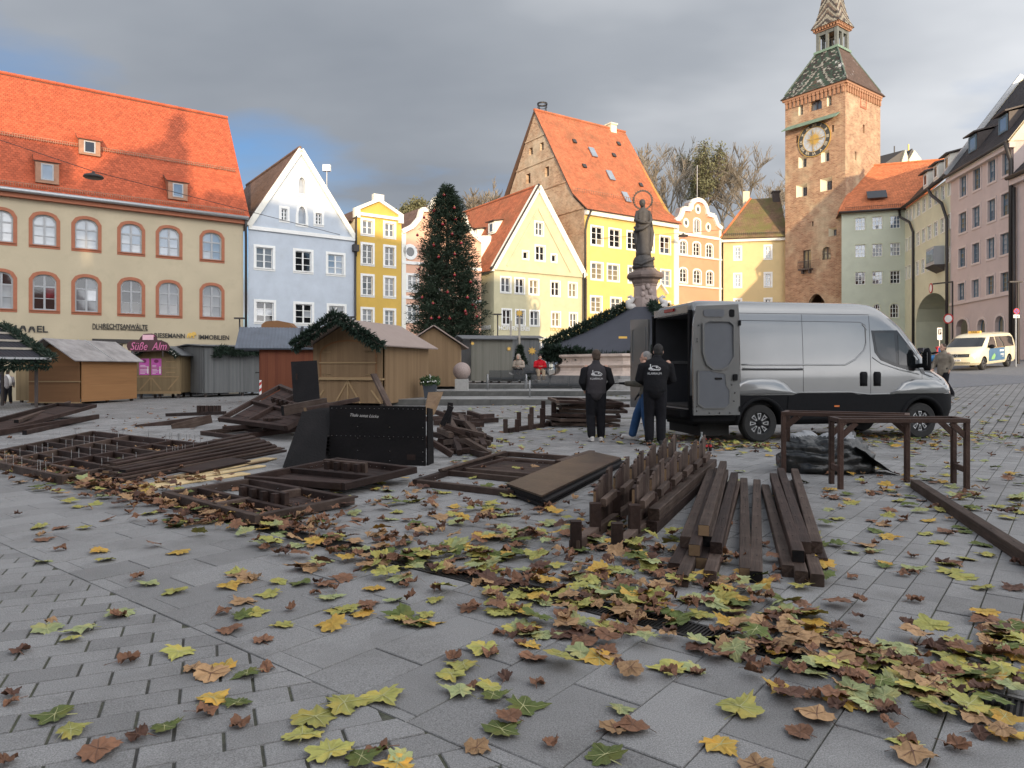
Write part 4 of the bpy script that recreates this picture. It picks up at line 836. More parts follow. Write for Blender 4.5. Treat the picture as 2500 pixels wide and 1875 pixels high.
# roof: truncated pyramid, lantern, spire
o_ = .35; ctr = (w1/2, w2/2); zl = 34.0
def pat(s, t):
    c = abs(s-.5); v = t+c*2.2
    if t > .8: v += .35
    k = (v*2.6) % 1.0
    g, wht, dk, br = (.042, .068, .05), (.25, .245, .215), (.042, .037, .034), (.095, .07, .055)
    if .34 < v < .46 or .62 < v < .70: return wht if .40 > v > .34 or v > .62 else g
    if .46 < v < .62: return g if k < .5 else dk
    if v < .34: return g if int(v*22) % 2 else br
    return (wht if random.random() < .14 else dk if random.random() < .5 else g)
plain = lambda s, t: (.105, .07, .055)
h1 = 1.14; E = [(-o_, -o_), (w1+o_, -o_), (w1+o_, w2+o_), (-o_, w2+o_)]; Tt = [(ctr[0]-h1, ctr[1]-h1), (ctr[0]+h1, ctr[1]-h1), (ctr[0]+h1, ctr[1]+h1), (ctr[0]-h1, ctr[1]+h1)]
K = [tuple(e[i]+(Tt[k][i]-e[i])*.13 for i in (0, 1)) for k, e in enumerate(E)]
for k in range(4):
    j = (k+1) % 4; pt = pat if k in (0,) else plain
    tiles(F.o, (*E[k], zt-.1), (*E[j], zt-.1), (*K[j], zt+.35), (*K[k], zt+.35), 'tile_pattern', .22, .17, pat=(lambda s, t, p=pt: p(s, t*.1)), seed=k, name='roof_skirt')
    tiles(F.o, (*K[k], zt+.35), (*K[j], zt+.35), (*Tt[j], zl), (*Tt[k], zl), 'tile_pattern', .22, .17, pat=(lambda s, t, p=pt: p(s, .1+t*.9)), seed=k)
    ridge_caps(F.o, (*K[k], zt+.4), (*Tt[k], zl), 'tile_pattern', .09); 
for c_ in [c for c in F.o.children if c.name.startswith('ridge_tiles')]:
    a = c_.data.color_attributes['Col']; n_ = len(a.data); a.data.foreach_set('color', np.tile(np.array([.09, .12, .10, 1], dtype=np.float32), n_))
cx0, cy0 = ctr
MB().box(cx0-1.32, cx0+1.32, cy0-1.32, cy0+1.32, zl-.1, zl+.14).build('lantern_base', 'verdigris', F.o)
mat('lantern_wood', (.13, .14, .13), .8, .25, 3.)
mb = MB(); hl = .98
for sx in (-1, 1):
    for sy_ in (-1, 1): mb.box(cx0+sx*hl-.16, cx0+sx*hl+.16, cy0+sy_*hl-.16, cy0+sy_*hl+.16, zl+.14, 36.1)
for s_ in (-1, 1): mb.box(cx0-.13, cx0+.13, cy0+s_*hl-.12, cy0+s_*hl+.12, zl+.14, 36.1); mb.box(cx0+s_*hl-.12, cx0+s_*hl+.12, cy0-.13, cy0+.13, zl+.14, 36.1)
for s_ in (-1, 1): mb.box(cx0-hl, cx0+hl, cy0+s_*hl-.1, cy0+s_*hl+.1, 35.75, 36.1); mb.box(cx0+s_*hl-.1, cx0+s_*hl+.1, cy0-hl, cy0+hl, 35.75, 36.1)
mb.build('lantern', 'lantern_wood', F.o)
MB().lathe([(.05, .9), (.16, .85), (.25, .6), (.3, .25), (.42, .0)], 14, (cx0-.1, cy0-.1, zl+.55)).build('bell', 'dark_iron', F.o, smooth=True); MB().box(cx0-1, cx0+1, cy0-.06, cy0+.06, zl+1.45, zl+1.55).build('bell_beam', 'dark_trim', F.o)
mb = MB(); mb.box(cx0-1.22, cx0+1.22, cy0-1.22, cy0+1.22, 36.1, 36.25)
for k in range(9):
    t = -1.22+k*.305
    for s_ in (-1, 1): mb.box(cx0+t-.07, cx0+t+.07, cy0+s_*1.3-.1, cy0+s_*1.3+.1, 36.2, 36.42); mb.box(cx0+s_*1.3-.1, cx0+s_*1.3+.1, cy0+t-.07, cy0+t+.07, 36.2, 36.42)
mb.box(cx0-1.45, cx0+1.45, cy0-1.45, cy0+1.45, 36.42, 36.52); mb.build('lantern_cornice', 'corbel', F.o)
sp = [(1.52, 36.5), (1.2, 37.2), (.96, 38.2), (.76, 39.5), (.42, 42.0), (.06, 44.6)]
def pat2(s, t):
    v = (t*5+abs(s-.5)*3.2) % 1.0
    return (.27, .25, .20) if v < .38 else (.06, .05, .045) if v < .8 else (.16, .12, .09)
for (r0_, z0_), (r1_, z1_) in zip(sp[:-1], sp[1:]):
    q = [(-1, -1), (1, -1), (1, 1), (-1, 1)]
    for k in range(4):
        j = (k+1) % 4; tiles(F.o, (cx0+q[k][0]*r0_, cy0+q[k][1]*r0_, z0_), (cx0+q[j][0]*r0_, cy0+q[j][1]*r0_, z0_), (cx0+q[j][0]*r1_, cy0+q[j][1]*r1_, z1_), (cx0+q[k][0]*r1_, cy0+q[k][1]*r1_, z1_), 'tile_pattern', .2, .17, .05, pat=lambda s, t, z0_=z0_, z1_=z1_: pat2(s, (z0_+t*(z1_-z0_)-36.5)/4), name='spire_roof', seed=k)

# ---- sage house right of the tower, its wing and the street to the right
F = Fa(2063, 67.6, (.945, -.327)); F.thing('corner_house', 'sage green corner house with orange roof and arched passage right of the tower'); Wd = F.u(2209); zE = 16.1; holes = []
kw = dict(sur=.03, holes=holes, sm='sage_light', nx=3, ny=3, panes=('pane_sky', 'pane_curtain', 'pane_dark'), sill=False)
for zb_, zt_ in ((655, 540), (890, 775), (1128, 1013)): row(F, F.z(*q8(740, zb_)), F.z(*q8(740, zt_)), [(q8(a, 0)[0], q8(b, 0)[0]) for a, b in ((738, 833), (887, 982), (1042, 1137))], **kw)
row(F, F.z(*q8(1035, 1420)), F.z(*q8(1035, 1282)), [(q8(890, 0)[0], q8(968, 0)[0]), (q8(1035, 0)[0], q8(1130, 0)[0])], sur=.09, holes=holes, sm='sage_light', nx=3, ny=3, panes=('pane_dark',), rise=.25, sill=False)
wall(F, [(-.3, -1), (Wd, -1), (Wd, zE), (-.3, zE)], holes, 'sage', .15)
Wg = F.side(0, math.atan2(-.972, -.234)-F.rz, (Wd, 0, 0)); Lw = 11.6; wh = []
def rww(f, hl_, cells, zt_, zb_, ref, **k):
    z0, z1 = f.z(*q8(ref, zb_)), f.z(*q8(ref, zt_))
    for a, b in cells:
        u0, u1 = f.u(q8(a, 0)[0]), f.u(q8(b, 0)[0]); hl_.append(arch_poly(u0, u1, z0, z1)); window(f, u0, u1, z0, z1, **k)
kw = dict(sur=.07, sm='offwhite', nx=2, ny=3, panes=('pane_mid', 'pane_sky', 'pane_warm'), sill=False, dep=.1)
rww(Wg, wh, [(1183, 1203), (1216, 1236), (1250, 1264), (1283, 1308), (1331, 1357), (1382, 1410), (1436, 1465), (1493, 1522), (1552, 1573)], 405, 520, 1296, **kw)
rww(Wg, wh, [(1183, 1198), (1214, 1230), (1246, 1256), (1278, 1303), (1327, 1352), (1376, 1406), (1430, 1462), (1487, 1520), (1548, 1571)], 668, 780, 1290, **kw)
rww(Wg, wh, [(1180, 1196), (1210, 1226), (1241, 1252), (1273, 1298), (1322, 1348), (1372, 1400), (1540, 1567)], 925, 1040, 1285, **kw)
ua0, ua1 = Wg.u(q8(1270, 0)[0]), Wg.u(q8(1556, 0)[0]); zk = Wg.z(*q8(1420, 1195)); garch = arch_poly(ua0, ua1, -.9, zk, 2.1, 14); wh.append(garch)
wall(Wg, [(0, -1), (Lw, -1), (Lw, zE), (0, zE)], wh, 'sage_light', .12, 'wing_wall')
mb = MB(); n = len(garch); mb.add([(u, .12, z) for u, z in garch]+[(u, 8, z) for u, z in garch], [(i, (i+1) % n, n+(i+1) % n, n+i) for i in range(n)]); mb.build('passage_vault', 'sage_light', F.o, M=Wg.M); MB().add([(u, 8, z) for u, z in garch], [tuple(range(n))]).build('passage_end', 'dark_trim', F.o, M=Wg.M)
ub, zb0 = (Wg.u(q8(1448, 0)[0]), Wg.u(q8(1521, 0)[0])), Wg.z(*q8(1485, 960)); zb1 = Wg.z(*q8(1485, 800))
MB().box(ub[0], ub[1], -.75, 0, zb0, zb1).build('oriel', 'grey_frame', F.o, M=Wg.M); MB().box(ub[0]+.1, ub[1]-.1, -.78, -.74, zb0+.3, zb1-.2).build('pane', 'pane_sky', F.o, M=Wg.M); MB().box(ub[0]-.02, ub[0]+.0, -.65, -.1, zb0+.3, zb1-.2).build('pane', 'pane_sky', F.o, M=Wg.M)
MB().add([(ub[0]-.1, -.85, zb0), (ub[1]+.1, -.85, zb0), (ub[1], 0, zb0-.5), (ub[0], 0, zb0-.5), (ub[0]-.1, 0, zb0), (ub[1]+.1, 0, zb0)], [(0, 1, 2, 3), (0, 1, 5, 4), (0, 3, 4), (1, 5, 2)]).build('oriel_base', 'dark_trim', F.o, M=Wg.M)
su, sz_ = Wg.u(q8(1405, 0)[0]), Wg.z(*q8(1405, 1155)); mat('sign_red', (.5, .03, .03), .5); mat('sign_white', (.8, .8, .78), .5); mat('sign_blue', (.03, .09, .35), .5)
cc = lambda r, n=24: [(su+r*math.cos(2*PI*k/n), sz_+r*math.sin(2*PI*k/n)) for k in range(n)]
sg = MB().ring(cc(.42), cc(.32), -.06, -.02).build('height_limit_sign', 'sign_red', F.o, M=Wg.M); MB().prism(cc(.32), -.05, -.02).build('sign_plate', 'sign_white', sg)
# roofs: ridge of the front part and of the wing
nz_ = 6.2; zR = 22.0
tiles(F.o, (-.6, -.45, zE), (Wd+.4, -.45, zE), (Wd+6.5, nz_, zR), (2.2, nz_, zR), 'tile_orange', .24, .2); tiles(F.o, (-.6, 12, zE), (-.6, -.45, zE), (2.2, nz_, zR), (2.2, 12, zR), 'tile_orange', .3, .26)
ridge_caps(F.o, (-.6, -.45, zE+.06), (2.2, nz_, zR), 'tile_orange'); ridge_caps(F.o, (2.2, nz_, zR+.05), (Wd+6.5, nz_, zR+.05), 'tile_orange')
iW = Wg.M
def wt(u, y, z): return iW @ Vector((u, y, z))
tiles(F.o, wt(-.3, -.4, zE), wt(Lw, -.4, zE), wt(Lw, 5.4, zR), wt(-6, 5.4, zR), 'tile_dark', .3, .26, name='wing_roof')
for k in range(3):
    uu = Lw-7.6+k*2.6; o = bpy.data.objects.new('dormer', None); COL.objects.link(o); o.parent = F.o; o.matrix_local = iW @ Matrix.Translation((uu, .55, zE+1.0))
    MB().add([(-.6, 0, 0), (.6, 0, 0), (.6, 0, 1.3), (-.6, 0, 1.3), (-.6, 1.6, 1.6), (.6, 1.6, 1.6)], [(0, 1, 2, 3), (0, 3, 4), (1, 5, 2)]).build('dormer_body', 'offwhite', o)
    MB().sheet([(-.85, -.35, 1.25), (.85, -.35, 1.25), (.85, 2, 1.8), (-.85, 2, 1.8)], .1).build('dormer_roof', 'tile_slate' if False else 'dark_trim', o); MB().box(-.35, .35, -.03, .01, .25, 1.1).build('pane', 'pane_dark', o); MB().ring(arch_poly(-.45, .45, .15, 1.2), arch_poly(-.32, .32, .28, 1.07), -.06, 0).build('dormer_frame', 'white_paint', o)
MB().sheet([(Wd*.40, .75, zE+1.35), (Wd*.40+1.7, .75, zE+1.35), (Wd*.40+1.7, 1.6, zE+2.2), (Wd*.40, 1.6, zE+2.2)], .15).build('skylight', 'pane_dark', F.o)
mb = MB(); [mb.box(i*.16, i*.16+.02, -.15, -.12, zE+.3, zE+.62) for i in range(int(Wd/.16))]; mb.box(0, Wd, -.16, -.14, zE+.5, zE+.53); mb.build('snow_guard', 'dark_iron', F.o)
MB().tube([wt(-.2, -.45, zE+.05), wt(Lw, -.45, zE+.05)], .12, 8).build('gutter', 'gutter', F.o, smooth=True); MB().tube([(-.6, -.5, zE+.05), (Wd, -.5, zE+.05)], .1, 8).build('gutter', 'gutter', F.o, smooth=True)
upx = Wg.u(q8(1258, 0)[0]); pipe(F.o, [wt(.1, -.5, zE), wt(.3, -.5, zE-.7), wt(upx-.4, -.3, zE-1.6), wt(upx, -.12, zE-2.6), wt(upx, -.12, 0)], .11)
up2 = Lw-.15; pipe(F.o, [wt(up2-3.4, -.5, zE), wt(up2-2.6, -.5, zE-.7), wt(up2-.8, -.3, zE-1.8), wt(up2, -.2, zE-3.2), wt(up2, -.2, 0)], .12)

p0_ = Wg.W @ Vector((Lw, 0, 0))
F = Fa(0, p0_.y, (-.148, -.989), X=p0_.x); F.thing('mauve_house', 'mauve pink house with tall blue-framed windows at the right'); Wd = F.u(2475); zE = 16.0; holes = []
kw = dict(sur=.14, sm='mauve_trim', fm='blue_frame', nx=2, ny=4, panes=('pane_sky', 'pane_curtain', 'pane_warm'), dep=.15, sill=False, proud=.05, bar=.03)
for cells, zt_, zb_, ref in (([(1648, 1722), (1763, 1845), (1893, 1978), (2018, 2112)], 160, 370, 1685), ([(1640, 1722), (1758, 1840), (1890, 1975), (2008, 2105)], 480, 685, 1680), ([(1637, 1712), (1755, 1835), (1882, 1970), (2000, 2100)], 790, 985, 1675), ([(1632, 1705), (1752, 1832), (1880, 1965), (2003, 2093)], 1095, 1275, 1670)):
    row(F, F.z(*q8(ref, zb_)), F.z(*q8(ref, zt_)), [(q8(a, 0)[0], q8(b, 0)[0]) for a, b in cells], holes=holes, **kw)
for a, b, zt_ in ((1797, 1888, 1400), (1950, 2052, 1370)):
    u0, u1 = F.u(q8(a, 0)[0])+.18, F.u(q8(b, 0)[0])-.18; zz_ = F.z(*q8((a+b)/2, zt_))-.2; holes.append(arch_poly(u0, u1, 1.0, zz_, .4, 8)); window(F, u0, u1, 1.0, zz_, rise=.4, nx=2, ny=3, sur=.18, sm='mauve_trim', fm='blue_frame', panes=('pane_warm', 'pane_sky'), dep=.25, name='shop_window')
u0, u1 = F.u(q8(1625, 0)[0]), F.u(q8(1727, 0)[0]); zz_ = F.z(*q8(1676, 1425)); dr = arch_poly(u0, u1, 0, zz_, .5, 8); holes.append(dr); MB().ring(arch_poly(u0-.18, u1+.18, -.1, zz_+.18, .6, 8), dr, -.05, .0).build('door_surround', 'mauve_trim', F.o); MB().prism(dr, .8, .9).build('door', 'dark_trim', F.o)
wall(F, [(0, -1), (Wd, -1), (Wd, zE), (0, zE)], holes, 'mauve', .3)
band(F, 0, Wd, F.z(*q8(1580, 1300))-.08, F.z(*q8(1580, 1300))+.1, 'mauve_trim', .1); band(F, -.1, Wd+.1, zE-.35, zE-.02, 'mauve_trim', .3)
MB().tube([(0, -.45, zE+.05), (Wd, -.45, zE+.05)], .11, 8).build('gutter', 'gutter', F.o, smooth=True)
tiles(F.o, (0, -.4, zE+.05), (Wd+.1, -.4, zE+.05), (Wd+.1, 5, zE+7.2), (0, 5, zE+7.2), 'tile_slate', .3, .26)
MB().add([(Wd+.1, -.4, zE+.1), (Wd+.1, 10, zE+.1), (Wd+.1, 5, zE+7.2)], [(0, 1, 2)]).build('gable_wall', 'church_cream', F.o); MB().add([(-.02, -.4, zE+.1), (-.02, 10, zE+.1), (-.02, 5, zE+7.4)], [(0, 1, 2)]).build('gable_wall', 'church_cream', F.o)
MB().add([(Wd, 0, -1), (Wd, 10, -1), (Wd, 10, zE+.1), (Wd, 0, zE+.1)], [(0, 1, 2, 3)]).build('end_wall', 'mauve', F.o); MB().add([(0, 10, -1), (Wd, 10, -1), (Wd, 10, zE), (0, 10, zE)], [(0, 1, 2, 3)]).build('rear_wall', 'mauve', F.o)
mb = MB(); mb.beam((-.1, -.4, zE+.3), (-.1, 5, zE+7.6), .35, .3); mb.build('parapet', 'zinc', F.o)
for uu in (2.4, 6.6):
    o = bpy.data.objects.new('dormer', None); COL.objects.link(o); o.parent = F.o; o.matrix_local = Matrix.Translation((uu, .5, zE+1.2))
    MB().add([(-.7, 0, 0), (.7, 0, 0), (.7, 0, 1.3), (-.7, 0, 1.3), (-.7, 1.5, 1.6), (.7, 1.5, 1.6)], [(0, 1, 2, 3), (0, 3, 4), (1, 5, 2)]).build('dormer_body', 'dark_trim', o); MB().sheet([(-.85, -.3, 1.3), (.85, -.3, 1.3), (.85, 2, 1.85), (-.85, 2, 1.85)], .1).build('dormer_roof', 'dark_trim', o); MB().box(-.45, .45, -.03, .01, .2, 1.15).build('pane', 'pane_sky', o); MB().ring(arch_poly(-.55, .55, .1, 1.25), arch_poly(-.42, .42, .24, 1.11), -.06, 0).build('dormer_frame', 'blue_frame', o)
pipe(F.o, [(Wd-.1, -.45, zE), (Wd-.1, -.3, zE-.6), (Wd-.05, -.15, zE-1.2), (Wd-.05, -.15, 0)], .13); pipe(F.o, [(Wd+.35, -.15, zE-3), (Wd+.35, -.15, 0)], .09)
p1_ = F.W @ Vector((Wd, 0, 0))
F2 = Fa(0, p1_.y, (-.1, -.995), X=p1_.x); F2.thing('edge_house', 'pale mauve house cut off by the right edge behind the downpipes'); holes = []
for zb_ in (3.6, 7.2, 10.6):
    for u in (1.6, 4.0): holes.append(arch_poly(u, u+1.1, zb_, zb_+2)); window(F2, u, u+1.1, zb_, zb_+2, nx=2, ny=3, sur=.2, sm='mauve_trim', fm='blue_frame', panes=('pane_mid',), dep=.25)
wall(F2, [(0, -1), (6, -1), (6, 13.6), (0, 13.6)], holes, 'mauve', .3); band(F2, 0, 6, 13.2, 13.55, 'mauve_trim', .3); MB().tube([(0, -.45, 13.65), (6, -.45, 13.65)], .13, 8).build('gutter', 'gutter', F2.o, smooth=True)
MB().add([(6, 0, -1), (6, 10, -1), (6, 10, 13.6), (6, 5, 19.2), (6, 0, 13.6)], [(0, 1, 2, 3, 4)]).build('end_wall', 'mauve', F2.o)
tiles(F2.o, (0, -.4, 13.6), (6, -.4, 13.6), (6, 5, 19.4), (0, 5, 19.4), 'tile_slate', .4, .35)

# ---- far church roof behind the sage house
t = thing('far_church', 'grey roof and two pale gables peeping over the orange roof', 'church', (*at(2190, 395, 118).xy, 0)); zz_ = at(2190, 395, 118).z
px2 = lambda px: at(px, 400, 118).x-at(2190, 395, 118).x
mb = MB(); pz = lambda py: at(2190, py, 118).z; mb.add([(px2(2130), 0, pz(420)), (px2(2195), 0, pz(400)), (px2(2207), 0, pz(366)), (px2(2130), 4, pz(376))], [(0, 1, 2, 3)]); mb.build('roof', 'tile_slate' if False else 'gutter', t)
MB().prism([(px2(2192), pz(420)), (px2(2216), pz(420)), (px2(2216), pz(394)), (px2(2208), pz(367))], -.4, 2).build('gable_wall', 'church_cream', t); MB().prism([(px2(2214), pz(420)), (px2(2247), pz(420)), (px2(2242), pz(391)), (px2(2226), pz(370)), (px2(2214), pz(392))], -.8, 3).build('gable_wall', 'church_cream', t)
MB().prism([(px2(2214), pz(392)), (px2(2226), pz(370)), (px2(2224), pz(364)), (px2(2213), pz(384))], -.4, 2).build('roof', 'gutter', t); MB().tube([(px2(2226), 1, pz(372)), (px2(2226), 1, pz(348))], .12, 6).build('cross', 'gold', t); MB().tube([(px2(2191.5), 1, pz(372)), (px2(2191.5), 1, pz(352))], .1, 5).build('lightning_rod', 'gutter', t)

# ---- the other side of the square, behind the camera: it shades the square
def plain_house(name, label, x0, x1, y0, dpt, zE, zR, wm, rm, gable=False, nw=5, ns=4):
    f = Fa(0, y0, (-1, 0), X=x1); f.thing(name, label); w = x1-x0; holes = []
    for s in range(ns):
        zb_ = 1.0+s*(zE-.6)/ns
        for i in range(nw):
            u = (i+.5)*w/nw; holes.append(arch_poly(u-.55, u+.55, zb_, zb_+1.8)); window(f, u-.55, u+.55, zb_, zb_+1.8, nx=2, ny=1, sur=.15, panes=('pane_dark', 'pane_mid'))
    if gable:
        wall(f, [(0, -1), (w, -1), (w, zE), (w*.86, zE+(zR-zE)*.35), (w*.7, zE+(zR-zE)*.5), (w*.62, zR-.8), (w/2, zR), (w*.38, zR-.8), (w*.3, zE+(zR-zE)*.5), (w*.14, zE+(zR-zE)*.35), (0, zE)], holes, wm, .15, thick=.5)
        tiles(f.o, (0, dpt, zE), (0, .5, zE), (w/2, .5, zR-.6), (w/2, dpt, zR-.6), rm, .8, .6); tiles(f.o, (w, .5, zE), (w, dpt, zE), (w/2, dpt, zR-.6), (w/2, .5, zR-.6), rm, .8, .6)
    else:
        wall(f, [(0, -1), (w, -1), (w, zE), (0, zE)], holes, wm, .15)
        tiles(f.o, (0, -.4, zE), (w, -.4, zE), (w, dpt/2, zR), (0, dpt/2, zR), rm, .8, .6); tiles(f.o, (w, dpt, zE), (0, dpt, zE), (0, dpt/2, zR), (w, dpt/2, zR), rm, .8, .6)
        for x in (0, w): MB().add([(x, 0, -1), (x, dpt, -1), (x, dpt, zE), (x, dpt/2, zR-.1), (x, 0, zE)], [(0, 1, 2, 3, 4)]).build('gable_wall', wm, f.o)
    return f
YB = -20.0
plain_house('townhouse', 'cream townhouse at the far left behind the viewer', -44, -19, YB, 12, 15.2, 25.0, 'cream', 'tile_red', nw=9)
plain_house('townhouse', 'pale yellow townhouse behind the viewer left of the town hall', -19, -12.5, YB, 12, 14.5, 24.4, 'pale_yellow', 'tile_red', nw=3)
th = plain_house('town_hall', 'town hall with curved gable and small turret behind the viewer', -12.5, -5.3, YB, 14, 18.0, 26.6, 'offwhite', 'tile_red', True, 4)
MB().lathe([(.55, 0), (.5, 1.2), (.7, 1.5), (.45, 2.2), (.1, 2.8), (.05, 4.4)], 10, (3.6, .6, 26.2)).build('turret', 'verdigris', th.o)
plain_house('townhouse', 'sage townhouse behind the viewer right of the town hall', -5.3, 3.5, YB, 12, 13.8, 23.2, 'sage', 'tile_red', nw=4)
plain_house('townhouse', 'salmon townhouse behind the viewer', 3.5, 11.5, YB, 12, 13.5, 22.4, 'salmon', 'tile_red', nw=4)
plain_house('townhouse', 'yellow townhouse behind the viewer', 11.5, 19.2, YB, 12, 13.0, 20.8, 'sun_yellow', 'tile_red', nw=4)
plain_house('townhouse', 'low cream townhouse behind the viewer to the right', 19.2, 33, YB, 12, 9.5, 14.5, 'cream', 'tile_red', nw=6, ns=3)
# ------------------------------------------------------------------ terrace steps, stalls, fountain, trees
mat('step_stone', (0.29, 0.285, 0.275), 0.8, 0.2, 5.0, 0.3, 40.0, col2=(0.15, 0.15, 0.145), c2pos=(.45, .7), c2scale=1.6)
mat('step_riser', (0.085, 0.085, 0.08), 0.85, 0.3, 3.0, 0.3, 40.0)
def step(x0, x1, y0, y1, z0, z1, nm):
    o = thing('terrace_step', nm, 'step', (x0, y0, z0)); n = int((x1-x0)/1.2); w = (x1-x0)/n
    me = MB().box(0.004, w-0.004, 0, 0.36, -.4, z1-z0).mesh('kerb_block', 'step_riser'); ms = MB().box(0.004, w-0.004, 0.0, 0.36, z1-z0, z1-z0+.004).mesh('tread', 'step_stone')
    for i in range(n): 
        k = link('kerb_block', me, o, loc=(i*w, rnd.uniform(-.006, .006), rnd.uniform(-.004, .004)))
        link('tread', ms, k)
    MB().box(0, x1-x0, .364, y1-y0, -.4, z1-z0-.004).build('terrace', 'step_stone', o)
    return o
step(-4.6, 15.5, 27.2, 62, -.02, .23, 'lowest grey stone step of the fountain terrace'); step(-6.2, 15.5, 30.4, 61.9, .23, .44, 'middle grey stone step of the fountain terrace'); step(-4.0, 15.5, 34.0, 61.8, .44, .66, 'topmost grey stone step of the fountain terrace')

# needles: thin blades given as arrays
def blades_mesh(name, P, D, L, Wd, m, rng, jit=.5, cols=None):
    P = np.asarray(P, float); D = np.asarray(D, float); n = len(P)
    D = D+rng.normal(0, jit, (n, 3)); D /= np.linalg.norm(D, axis=1)[:, None]+1e-9
    s = np.cross(D, rng.normal(0, 1, (n, 3))); s /= np.linalg.norm(s, axis=1)[:, None]+1e-9
    Lr = (L*rng.uniform(.6, 1.3, n))[:, None]
    V = np.stack([P-s*Wd*.3, P+D*Lr*.45-s*Wd, P+D*Lr, P+D*Lr*.45+s*Wd], 1).reshape(-1, 3)
    me = bpy.data.meshes.new(name); me.vertices.add(4*n); me.vertices.foreach_set('co', V.ravel()); me.loops.add(4*n); me.loops.foreach_set('vertex_index', np.arange(4*n)); me.polygons.add(n); me.polygons.foreach_set('loop_start', np.arange(0, 4*n, 4)); me.polygons.foreach_set('loop_total', np.full(n, 4))
    me.materials.append(M_(m)); me.update(); me.validate(); return me
mat('fir_green', (0.028, 0.045, 0.026), .7, .45, 6., spec=.3); mat('garland_green', (0.018, 0.034, 0.022), .7, .4, 8., spec=.3); mat('bark', (.09, .07, .055), .9, .3, 8., .5, 20.); mat('twig', (.20, .17, .13), .9, .25, 2.); mat('pine_green', (.13, .13, .065), .8, .4, 1.)
NR = np.random.default_rng(5)
def garland_pts(path, r, per_m=420):
    path = [Vector(p) for p in path]; P = []; D = []
    for a, b in zip(path[:-1], path[1:]):
        d = (b-a); n = max(4, int(d.length*per_m)); x = d.normalized().cross(Vector((.3, .2, 1))).normalized(); y = d.normalized().cross(x)
        for i in range(n):
            an = NR.uniform(0, 2*PI); o = x*math.cos(an)+y*math.sin(an); rr = r*(.2+.5*NR.random()); p = a+d*NR.random()+o*rr; P.append(p); D.append(o*.9+d.normalized()*.5+Vector((0, 0, -.15)))
    return P, D
def garland(path, r, name, parent=None, per_m=420, M=None, **k):
    P, D = garland_pts(path, r, per_m); return link(name, blades_mesh(name, P, D, r*.95, r*.13, 'garland_green', NR), parent, M, **k)

# ---- market stalls
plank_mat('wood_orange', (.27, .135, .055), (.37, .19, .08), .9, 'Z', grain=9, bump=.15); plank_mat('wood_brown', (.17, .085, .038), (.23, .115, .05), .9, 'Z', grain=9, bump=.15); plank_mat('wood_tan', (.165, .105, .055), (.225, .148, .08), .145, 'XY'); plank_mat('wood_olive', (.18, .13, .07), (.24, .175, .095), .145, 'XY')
plank_mat('wood_red', (.12, .034, .017), (.17, .055, .026), .14, 'XY'); plank_mat('wood_grey', (.10, .105, .105), (.165, .17, .17), .11, 'XY', bump=.7); plank_mat('wood_greygreen', (.125, .122, .10), (.165, .16, .135), .12, 'XY')
mat('roof_sheet_grey', (.33, .31, .30), .7, .25, 1.6, .2, 8., col2=(.24, .225, .22), c2pos=(.45, .65), c2scale=1.4); mat('roof_sheet_tan', (.30, .235, .205), .8, .08, 2.); mat('roof_sheet_blue', (.10, .115, .14), .5, .2, 2.); mat('roof_black', (.010, .011, .017), .6, .2, 3.); mat('roof_felt', (.13, .135, .14), .85, .15, 3.)
mat('light_batten', (.40, .36, .30), .8, .15, 6.); mat('tan_trim', (.30, .205, .105), .75, .12, 6.)
